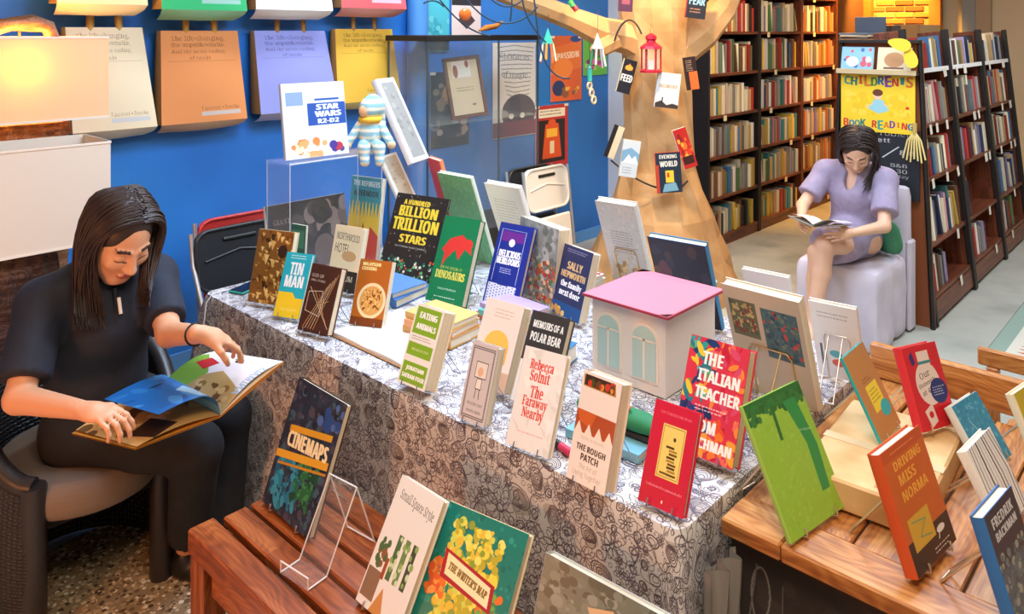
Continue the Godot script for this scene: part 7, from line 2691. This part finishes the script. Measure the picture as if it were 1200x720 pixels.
	put("cabinet_base", bx(Vector3(0, 0.25, 0), Vector3(w, 0.5, d), 0.006), mt(H("2a2624"), 0.5), o)
	var gl := glassy(Color(0.9, 0.97, 0.97), 0.03)
	for s in [-1.0, 1.0]:
		put("glass_pane", bx(Vector3(s * (w / 2 - 0.004), 1.096, 0), Vector3(0.006, 1.19, d - 0.02)), gl, o)
		put("glass_pane", bx(Vector3(0, 1.096, s * (d / 2 - 0.004)), Vector3(w - 0.02, 1.19, 0.006)), gl, o)
	put("glass_shelf", bx(Vector3(0, 1.19, 0), Vector3(w - 0.025, 0.008, d - 0.03)), glassy(Color(0.8, 0.92, 0.9), 0.08), o)
	for x in [-w / 2, w / 2 - 0.012]:
		for z in [-d / 2 + 0.006, d / 2 - 0.006]:
			put("corner_post", bx(Vector3(x + 0.006, 1.096, z), Vector3(0.01, 1.19, 0.01)), mt(H("5a6a6c"), 0.35, 0.6), o)
	# framed certificate leaning on the cabinet shelf
	var fr := thing("framed_certificate", W(3.44, 1.195, 3.60), 0.0, "wooden framed cream certificate leaning inside the glass cabinet", "picture frame")
	var bs := Basis(Vector3.UP, -0.35) * Basis(Vector3.RIGHT, -0.2) * Basis(Vector3.BACK, 0.09)
	var fw := mt(H("6a3e24"), 0.5)
	for e in [[0.0, 0.012, 0.26, 0.024], [0.0, 0.388, 0.26, 0.024]]:
		put("frame_side", bx(bs * Vector3(e[0], e[1], 0), Vector3(e[2], e[3], 0.024), 0.003, bs), fw, fr)
	for s in [-1.0, 1.0]:
		put("frame_side", bx(bs * Vector3(s * 0.118, 0.2, 0), Vector3(0.024, 0.352, 0.024), 0.003, bs), fw, fr)
	c = CV.new(120, 180, H("d8c29a"))
	c.lines(0.2, 0.5, 0.6, 2, 0.05, H("8a7450"))
	c.R(0.15, 0.02, 0.6, 0.3, H("e4dccb"))
	c.E(0.25, 0.2, 0.08, 0.12, H("9a4a34"))
	c.E(0.65, 0.08, 0.06, 0.07, H("9a4a34"))
	c.R(0.65, 0.82, 0.12, 0.03, H("6a5438"))
	flat_panel(fr, "certificate", 0.214, 0.354, 0.008, c, H("d8c29a"), bs, bs * Vector3(0, 0.023, 0))
	# paper fish on the cabinet
	var pf := MB.new()
	pf.tube([Vector3(-0.12, 0.0, 0), Vector3(-0.05, 0.02, 0), Vector3(0.03, 0.03, 0), Vector3(0.1, 0.06, 0)], [0.008, 0.03, 0.026, 0.01], 6, 0.7)
	var fo := put("orange_scarf", pf, mt(H("c87a2a"), 0.8))
	fo.position = W(3.62, 1.755, 3.58)
	tag(fo, "crumpled orange cloth lying on the black cabinet top", "cloth")

# ---------------------------------------------------------------- small things on the tables
func flat_book(p: Vector3, turn: float, w: float, d: float, t: float, c: Color, label: String, called := "flat_book", cat := "book") -> void:
	# a closed book lying flat, spine at -x
	var o := thing(called, p, turn, label, cat)
	put("front_cover", bx(Vector3(0, t - 0.001, 0), Vector3(w, 0.002, d)), mt(c, 0.45), o)
	put("back_cover", bx(Vector3(0, 0.001, 0), Vector3(w, 0.002, d)), mt(c, 0.45), o)
	put("spine", bx(Vector3(-w / 2, t / 2, 0), Vector3(0.002, t, d)), mt(c, 0.45), o)
	put("page_block", bx(Vector3(0.0, t / 2, 0), Vector3(w - 0.006, t - 0.005, d - 0.008)), mt(H("e8dfca"), 0.9), o)

func build_small_things() -> void:
	var T := 0.7635
	# doll house
	var dh := thing("doll_house", W(1.925, T, 1.24), 0.0, "white doll house box with pink roof and arched mint windows", "doll house")
	var wl := mt(H("e9e2dc"), 0.7)
	var hw := 0.27
	var hd := 0.245
	var hh := 0.225
	for s in [-1.0, 1.0]:
		put("wall", bx(Vector3(0, hh / 2, s * (hd / 2 - 0.004)), Vector3(hw, hh, 0.008), 0.001), wl, dh)
		put("wall", bx(Vector3(s * (hw / 2 - 0.004), hh / 2, 0), Vector3(0.008, hh, hd - 0.016), 0.001), wl, dh)
	put("floor_board", bx(Vector3(0, 0.004, 0), Vector3(hw - 0.02, 0.006, hd - 0.02)), wl, dh)
	var rf := MB.new()
	var rw := hw / 2 + 0.02
	var rd := hd / 2 + 0.02
	rf.grid(8, 8, func(u, v): return Vector3((u - 0.5) * 2 * rw, hh + 0.004 + 0.012 * sin(u * PI) * sin(v * PI), (v - 0.5) * 2 * rd), null, -1.0)
	rf.box(Vector3(0, hh + 0.002, 0), Vector3(rw * 2, 0.004, rd * 2))
	put("roof", rf, mt(H("d8788a"), 0.6), dh)
	put("roof_edge", bx(Vector3(-rw, hh + 0.001, 0), Vector3(0.004, 0.007, rd * 2)), mt(H("a8384e"), 0.6), dh)
	put("roof_edge", bx(Vector3(0, hh + 0.001, rd), Vector3(rw * 2, 0.007, 0.004)), mt(H("a8384e"), 0.6), dh)
	for k in 2:
		var zc: float = [-0.062, 0.058][k]
		var xf := Transform3D(Basis(Vector3.UP, -PI / 2), Vector3(-hw / 2 - 0.0035, 0.03, zc))
		var arch := func(r: float, h: float, y0: float) -> Array:
			var p := [Vector2(-r, y0), Vector2(r, y0)]
			for j in 9:
				p.append(Vector2(cos(PI * j / 8) * r, h + sin(PI * j / 8) * r))
			return p
		var fm := MB.new()
		fm.prism(arch.call(0.044, 0.115, 0.0), 0.003, xf)
		var win := put("window_frame", fm, mt(H("f0e4d8"), 0.6), dh)
		var pm := MB.new()
		pm.prism(arch.call(0.038, 0.113, 0.006), 0.002, Transform3D(xf.basis, xf.origin + Vector3(-0.0015, 0, 0)))
		put("pane", pm, mt(H("b5d4d0"), 0.4), win)
		put("mullion", bx(xf.origin + Vector3(-0.002, 0.06, 0), Vector3(0.002, 0.11, 0.005)), mt(H("f0e4d8"), 0.6), win)
		put("mullion", bx(xf.origin + Vector3(-0.002, 0.113, 0), Vector3(0.002, 0.004, 0.074)), mt(H("f0e4d8"), 0.6), win)
	# open papers in front of the dinosaur book
	var pa := thing("open_sketchbook", W(1.56, T, 1.97), 0.0, "open white sketchbook lying flat behind the lime green paperback", "sketchbook")
	for s in [-1.0, 1.0]:
		var pm := MB.new()
		pm.grid(8, 6, func(u, v): return Vector3(-0.13 + u * 0.28, 0.009 + 0.004 * sin(v * PI), s * v * 0.184), null, -s)
		pm.grid(8, 1, func(u, v): return Vector3(-0.13 + u * 0.28, 0.002 + v * 0.007, s * 0.184), null, s)
		pm.grid(6, 1, func(u, v): return Vector3(-0.13, 0.002 + v * (0.007 + 0.004 * sin(u * PI)), s * u * 0.184), null, -s)
		put("page_block", pm, mt(H("e4e2de"), 0.8), pa)
	put("cover", bx(Vector3(0.01, 0.001, 0), Vector3(0.29, 0.002, 0.374)), mt(H("b98a5a"), 0.7), pa)
	# flat stacks of books behind the front row
	flat_book(px_h(518, 392, T), 0.1, 0.15, 0.21, 0.03, H("c89a4e"), "amber book lying flat at the bottom of the pile behind the sketchbook")
	flat_book(px_h(518, 392, T) + Vector3(0, 0.0305, 0), 0.16, 0.145, 0.2, 0.022, H("d89a6a"), "peach book in the middle of the pile behind the sketchbook")
	flat_book(px_h(518, 392, T) + Vector3(0, 0.053, 0), 0.06, 0.14, 0.2, 0.02, H("cfae62"), "pale yellow book on top of the pile behind the sketchbook")
	flat_book(W(1.80, T, 2.30), 0.2, 0.2, 0.2, 0.028, H("3f6ea8"), "blue cloth bound book lying behind the orange brown cookbook")
	flat_book(W(1.80, T + 0.0285, 2.30), 0.05, 0.17, 0.19, 0.02, H("4a7ab4"), "lighter blue book on top of the blue cloth bound book")
	flat_book(W(1.93, T, 1.80), -0.1, 0.16, 0.22, 0.02, H("d86a4a"), "coral book lying flat behind the sunset paperback")
	flat_book(W(1.93, T + 0.0205, 1.80), 0.15, 0.15, 0.2, 0.018, H("6ab0a8"), "mint book lying flat on the coral book")
	flat_book(W(1.93, T + 0.039, 1.80), -0.05, 0.14, 0.2, 0.014, H("b8a0d0"), "lilac booklet on top of the mint book")
	flat_book(W(1.74, T, 1.51), 0.2, 0.15, 0.16, 0.05, H("2f6f9e"), "thick blue book lying beside the doll house")
	flat_book(W(1.54, T, 1.10), 0.1, 0.14, 0.2, 0.02, H("7cb8c8"), "pale blue patterned book under the green zip pouch")
	# green pouch
	var gp := MB.new()
	gp.tube([Vector3(0, 0.03, -0.12), Vector3(0, 0.034, -0.06), Vector3(0, 0.034, 0.06), Vector3(0, 0.03, 0.12)], [0.02, 0.032, 0.032, 0.02], 10, 0.75)
	var pou := thing("zip_pouch", W(1.55, T + 0.021, 1.09), 0.05, "green and black zip pouch between the doll house and the pink paperback", "pouch")
	put("pouch_body", gp, mt(H("1f7a4a"), 0.7), pou)
	put("base_band", bx(Vector3(0, 0.008, 0), Vector3(0.05, 0.014, 0.23), 0.004), mt(H("1c1c1c"), 0.6), pou)
	put("zip_pull", rod([Vector3(-0.01, 0.056, 0.0), Vector3(-0.012, 0.066, 0.02), Vector3(-0.01, 0.062, 0.03)], 0.006, 6), mt(H("e8742a"), 0.5), pou)
	# pen, phone and cable
	var pn := thing("marker_pen", px_h(657, 523, T + 0.009), 0.0, "black marker pen with pink cap behind the crumpled paper paperback", "pen")
	put("barrel", rod([Vector3(0.0, 0, 0.0), Vector3(0.02, 0, -0.09)], 0.009, 10), mt(H("1c1a1c"), 0.4), pn)
	put("cap", rod([Vector3(-0.008, 0, 0.036), Vector3(0.0, 0, 0.0)], 0.0095, 10), mt(H("d8305a"), 0.4), pn)
	var ph := thing("smartphone", W(1.47, T, 2.77), 0.35, "black phone in teal case lying at the end of the cloth", "phone")
	put("case", bx(Vector3(0, 0.004, 0), Vector3(0.14, 0.008, 0.07), 0.002), mt(H("2a9a8c"), 0.5), ph)
	put("screen", bx(Vector3(0, 0.0086, 0), Vector3(0.132, 0.001, 0.064)), mt(H("121416"), 0.1), ph)
	var cab := bez([px_h(288, 338, T + 0.004), px_h(262, 338, T + 0.004), px_h(258, 346, T + 0.004)], 8)
	var last: Vector3 = cab[cab.size() - 1]
	tag(put("charging_cable", rod([W(1.40, T + 0.004, 2.80), W(1.345, T + 0.004, 2.80), W(1.318, 0.74, 2.80), W(1.305, 0.64, 2.80)], 0.0028, 5), mt(H("e8e8e8"), 0.5)), "white charging cable running over the cloth edge", "cable")
	# large landscape picture board at the back corner
	var c := CV.new(240, 150, H("1c1a1e"))
	c.rg.seed = 3
	c.S(50, 0.35, 0.1, 0.65, 0.9, 0.04, 0.14, [H("3a3436"), H("4a4446"), H("2a2628"), H("6a5c5a"), H("8a7a76")])
	c.T("GIANT", 0.18, 0.25, 0.2, H("a89a94"), 1)
	simple_book("landscape_book", W(1.575, T + 0.004, 2.785), Basis(Vector3.RIGHT, Vector3(0, 0.985, -0.17).normalized(), Vector3(0, 0.17, 0.985).normalized()), 0.375, 0.285, 0.015, c, "wide black landscape book with white edge at the corner of the cloth", H("e0dcd8"), false)
	# acrylic riser
	var ra := 1.755
	var rb := 2.675
	var ac := glassy(Color(0.95, 0.97, 1.0), 0.025)
	var ri := thing("acrylic_riser", W(ra, T, rb), 0.0, "clear acrylic riser box holding a large picture book and a knitted toy", "acrylic riser")
	put("top_shelf", bx(Vector3(0, 0.484, 0), Vector3(0.43, 0.006, 0.17)), ac, ri)
	put("side_sheet", bx(Vector3(-0.212, 0.24, 0), Vector3(0.006, 0.481, 0.17)), ac, ri)
	put("side_sheet", bx(Vector3(0.212, 0.24, 0), Vector3(0.006, 0.481, 0.17)), ac, ri)
	put("back_sheet", bx(Vector3(0, 0.24, -0.082), Vector3(0.417, 0.481, 0.006)), ac, ri)
	put("front_lip", bx(Vector3(0, 0.498, 0.082), Vector3(0.43, 0.022, 0.006)), ac, ri)
	var redge := glassy(Color(0.95, 0.97, 1.0), 0.45)
	for sx in [-0.213, 0.213]:
		for sz in [-0.084, 0.084]:
			put("bright_edge", rod([Vector3(sx, 0, sz), Vector3(sx, 0.486, sz)], 0.0022, 4), redge, ri)
	put("bright_edge", rod([Vector3(-0.214, 0.486, 0.085), Vector3(0.214, 0.486, 0.085)], 0.0024, 4), redge, ri)
	var rt := T + 0.4875
	c = CV.new(220, 250, H("dfe2e8"))
	c.rg.seed = 12
	c.R(0.38, 0.28, 0.62, 0.3, H("2a52a0"))
	c.R(0.5, 0.22, 0.4, 0.03, H("2a52a0"))
	c.T("STAR", 0.7, 0.335, 0.36, H("ffffff"), 0, 0, 0.75, 3.0)
	c.T("WARS", 0.7, 0.43, 0.42, H("ffffff"), 0, 0, 0.75, 3.0)
	c.T("R2-D2", 0.7, 0.525, 0.34, H("ffffff"), 0, 0, 0.75, 2.0)
	c.S(24, 0.02, 0.78, 0.6, 0.2, 0.03, 0.07, [H("e8a86a"), H("f0d8b8"), H("d88a4a"), H("efece8")])
	c.P([[0.05, 0.12], [0.32, 0.12], [0.32, 0.3], [0.05, 0.3]], H("8aa0c8"))
	c.P([[0.05, 0.32], [0.32, 0.32], [0.32, 0.75], [0.05, 0.75]], H("eef0f2"))
	c.S(4, 0.72, 0.84, 0.2, 0.1, 0.04, 0.07, [H("4a3a8a"), H("b83a4a"), H("2a4a8a")])
	var bxx := Vector3(1, 0, 0.06).normalized()
	var by := (Vector3.UP + Vector3(0, 0, -0.16) - bxx * 0.05).normalized()
	by = (by - bxx * by.dot(bxx)).normalized()
	simple_book("large_picture_book", W(1.565, rt + 0.004, 2.655), Basis(bxx, by, bxx.cross(by)), 0.275, 0.295, 0.018, c, "white picture book with blue title band on the acrylic riser", H("c8ccd4"), false)
	# knitted striped toy sitting on the riser edge
	var kt := thing("knitted_toy", W(1.94, 1, 2.632), 0.0, "striped knitted doll sitting on the edge of the acrylic riser", "toy")
	kt.position.y = rt + 0.002
	var strip := func(f: SDF, cell: float, cols: Array, step: float) -> MB:
		var m := MB.new()
		f.mesh_into(m, cell, func(p: Vector3) -> Color: return cols[int(floor((p.y + 5.0) / step)) % cols.size()])
		return m
	var sc := [lin(H("8cb8c4")), lin(H("e6dcc4"))]
	var km := vmat(0.95)
	var F := SDF.new()
	F.ell(Vector3(0, 0.075, 0), Vector3(0.05, 0.068, 0.042))
	put("torso", strip.call(F, 0.006, sc, 0.014), km, kt)
	F = SDF.new()
	F.ell(Vector3(-0.005, 0.175, 0.005), Vector3(0.04, 0.046, 0.04))
	F.ell(Vector3(0.012, 0.19, -0.012), Vector3(0.042, 0.045, 0.038), Basis.IDENTITY, 0.02)
	F.cap(Vector3(0.035, 0.18, -0.02), Vector3(0.05, 0.11, -0.03), 0.022, 0.012, 0.02)
	put("hooded_head", strip.call(F, 0.006, sc, 0.016), km, kt)
	F = SDF.new()
	F.ell(Vector3(-0.022, 0.168, 0.03), Vector3(0.022, 0.026, 0.018))
	put("face", strip.call(F, 0.005, [lin(H("d8a878"))], 1.0), km, kt)
	var sca := []
	for k in 13:
		sca.append(Vector3(cos(TAU * k / 12) * 0.038, 0.132, sin(TAU * k / 12) * 0.036))
	put("scarf", rod(sca, 0.013, 7), mt(H("e8bc3a"), 0.95), kt)
	for s in [-1.0, 1.0]:
		var a := SDF.new()
		a.cap(Vector3(s * 0.04, 0.11, 0), Vector3(s * 0.085, 0.04, 0.03), 0.02, 0.017)
		put("arm", strip.call(a, 0.006, sc, 0.014), km, kt)
		a = SDF.new()
		a.ell(Vector3(s * 0.09, 0.03, 0.034), Vector3(0.019, 0.019, 0.019))
		put("hand", strip.call(a, 0.006, [lin(H("e2c49a"))], 1.0), km, kt)
		a = SDF.new()
		a.cap(Vector3(s * 0.025, 0.03, 0.02), Vector3(s * 0.03 + 0.015, 0.026, 0.085), 0.024, 0.022)
		a.cap(Vector3(s * 0.03 + 0.015, 0.026, 0.085), Vector3(s * 0.03 + 0.02, -0.03, 0.10), 0.022, 0.02)
		put("leg", strip.call(a, 0.006, sc, 0.012), km, kt)
	kt.rotation.y = -0.75
	# books turned away, on tall acrylic easels behind the riser
	var slabs := [[484, 191, 503, 175, 439, 93, 3.42, 0.03, H("8e9290"), H("e4e2e0"), "grey faced book slanting on an acrylic easel beside the knitted doll"], [470, 238, 488, 230, 449, 183, 3.40, 0.016, H("b9a68c"), H("dcd4c6"), "beige book slanting below the knitted doll"]]
	for s in slabs:
		var p0 := px_at(s[0], s[1], s[6])
		var p1 := px_at(s[2], s[3], s[6] + 0.14)
		var p2 := px_at(s[4], s[5], s[6] + 0.06)
		var x := (p1 - p0)
		x.y = 0
		var w := x.length()
		x = x.normalized()
		var y := p2 - p0
		var L := y.length()
		y = (y - x * y.dot(x)).normalized()
		var ec := CV.new(60, 200, s[9])
		ec.R(0.14, 0.05, 0.76, 0.9, s[8])
		ec.S(30, 0.2, 0.1, 0.6, 0.8, 0.03, 0.12, [s[8], s[8].darkened(0.12), s[8].lightened(0.12)])
		simple_book("easel_book", p0, Basis(x, y, x.cross(y)), w, L, s[7], ec, s[10], s[9], false)
		var ea := thing("acrylic_easel", Vector3(p0.x, T, p0.z), 0.0, "clear acrylic easel under the " + s[10].split(" slanting")[0], "easel")
		var base := Vector3(0, 0.0, 0)
		var loc := func(a: float, b: float, z: float) -> Vector3: return p0 + x * a + y * b + x.cross(y) * z - ea.position
		var e1 := MB.new()
		e1.box(loc.call(w / 2, -0.006, -0.01), Vector3(w + 0.04, 0.004, 0.06), Basis(x, y, x.cross(y)))
		put("ledge", e1, ac, ea)
		var foot: Vector3 = loc.call(w / 2, -0.008, -0.01)
		put("post", bx(Vector3(foot.x, foot.y / 2, foot.z), Vector3(0.03, foot.y - 0.004, 0.006)), ac, ea)
		put("foot", bx(Vector3(foot.x, 0.003, foot.z), Vector3(0.12, 0.006, 0.12)), ac, ea)
	# white books with a ribbon behind the navy paperback
	flat_book(W(2.36, T, 1.90), 0.1, 0.16, 0.22, 0.025, H("e6e2dc"), "white book lying flat behind the navy paperback")
	flat_book(W(2.36, T + 0.0255, 1.90), -0.06, 0.15, 0.21, 0.02, H("efece8"), "white book with a red ribbon, on top of another white book")
	var rbn := put("ribbon", bx(W(2.36, T + 0.0465, 1.90), Vector3(0.02, 0.001, 0.23), 0.0, Basis(Vector3.UP, 0.5)), mt(H("c82a44"), 0.5))
	tag(rbn, "red ribbon lying across the white books", "ribbon")
	# small books beyond the wide dark book
	flat_book(W(2.40, T, 1.42), 0.3, 0.14, 0.2, 0.10, H("8ac8b4"), "stacked mint boxed set beyond the wide dark book", "boxed_set", "book")
	flat_book(W(2.40, T + 0.1005, 1.42), -0.2, 0.13, 0.18, 0.02, H("e8e0e0"), "white paperback lying on the mint boxed set")
	# small green card behind the gold book
	c = CV.new(64, 96, H("3a6a58"))
	c.R(0.1, 0.1, 0.8, 0.3, H("4f8a72"))
	BK("display_book", [338, 332], [355, 336], [342, 262], T - 0.002, 0.01, c, H("d8d8cc"), "small green booklet behind the gold faceted book", "")
	# empty acrylic stand on the bench
	var ea := thing("acrylic_stand", W(1.05, 0.4505, 1.63), 0.12, "empty clear acrylic book stand on the bench slats", "book stand")
	var am := glassy(Color(0.97, 0.96, 0.95), 0.03)
	var prof := [Vector2(-0.075, 0.03), Vector2(-0.075, 0.0035), Vector2(-0.02, 0.0035), Vector2(0.075, 0.17), Vector2(0.135, 0.004)]
	for k in 4:
		var p: Vector2 = prof[k]
		var q: Vector2 = prof[k + 1]
		var dd := (q - p)
		var mid := (p + q) / 2
		var bs := Basis(Vector3.BACK, dd.angle())
		put(["lip", "foot", "backrest", "rear_leg"][k], bx(Vector3(mid.x, mid.y, 0), Vector3(dd.length() + 0.003, 0.004, 0.10), 0.0, bs), am, ea)
	var edge := glassy(Color(0.97, 0.97, 0.96), 0.6)
	for sz in [-0.05, 0.05]:
		for k in 4:
			put("bright_edge", rod([Vector3(prof[k].x, prof[k].y, sz), Vector3(prof[k + 1].x, prof[k + 1].y, sz)], 0.0024, 4), edge, ea)
	for k in [0, 3, 4]:
		put("bright_edge", rod([Vector3(prof[k].x, prof[k].y, -0.05), Vector3(prof[k].x, prof[k].y, 0.05)], 0.0024, 4), edge, ea)
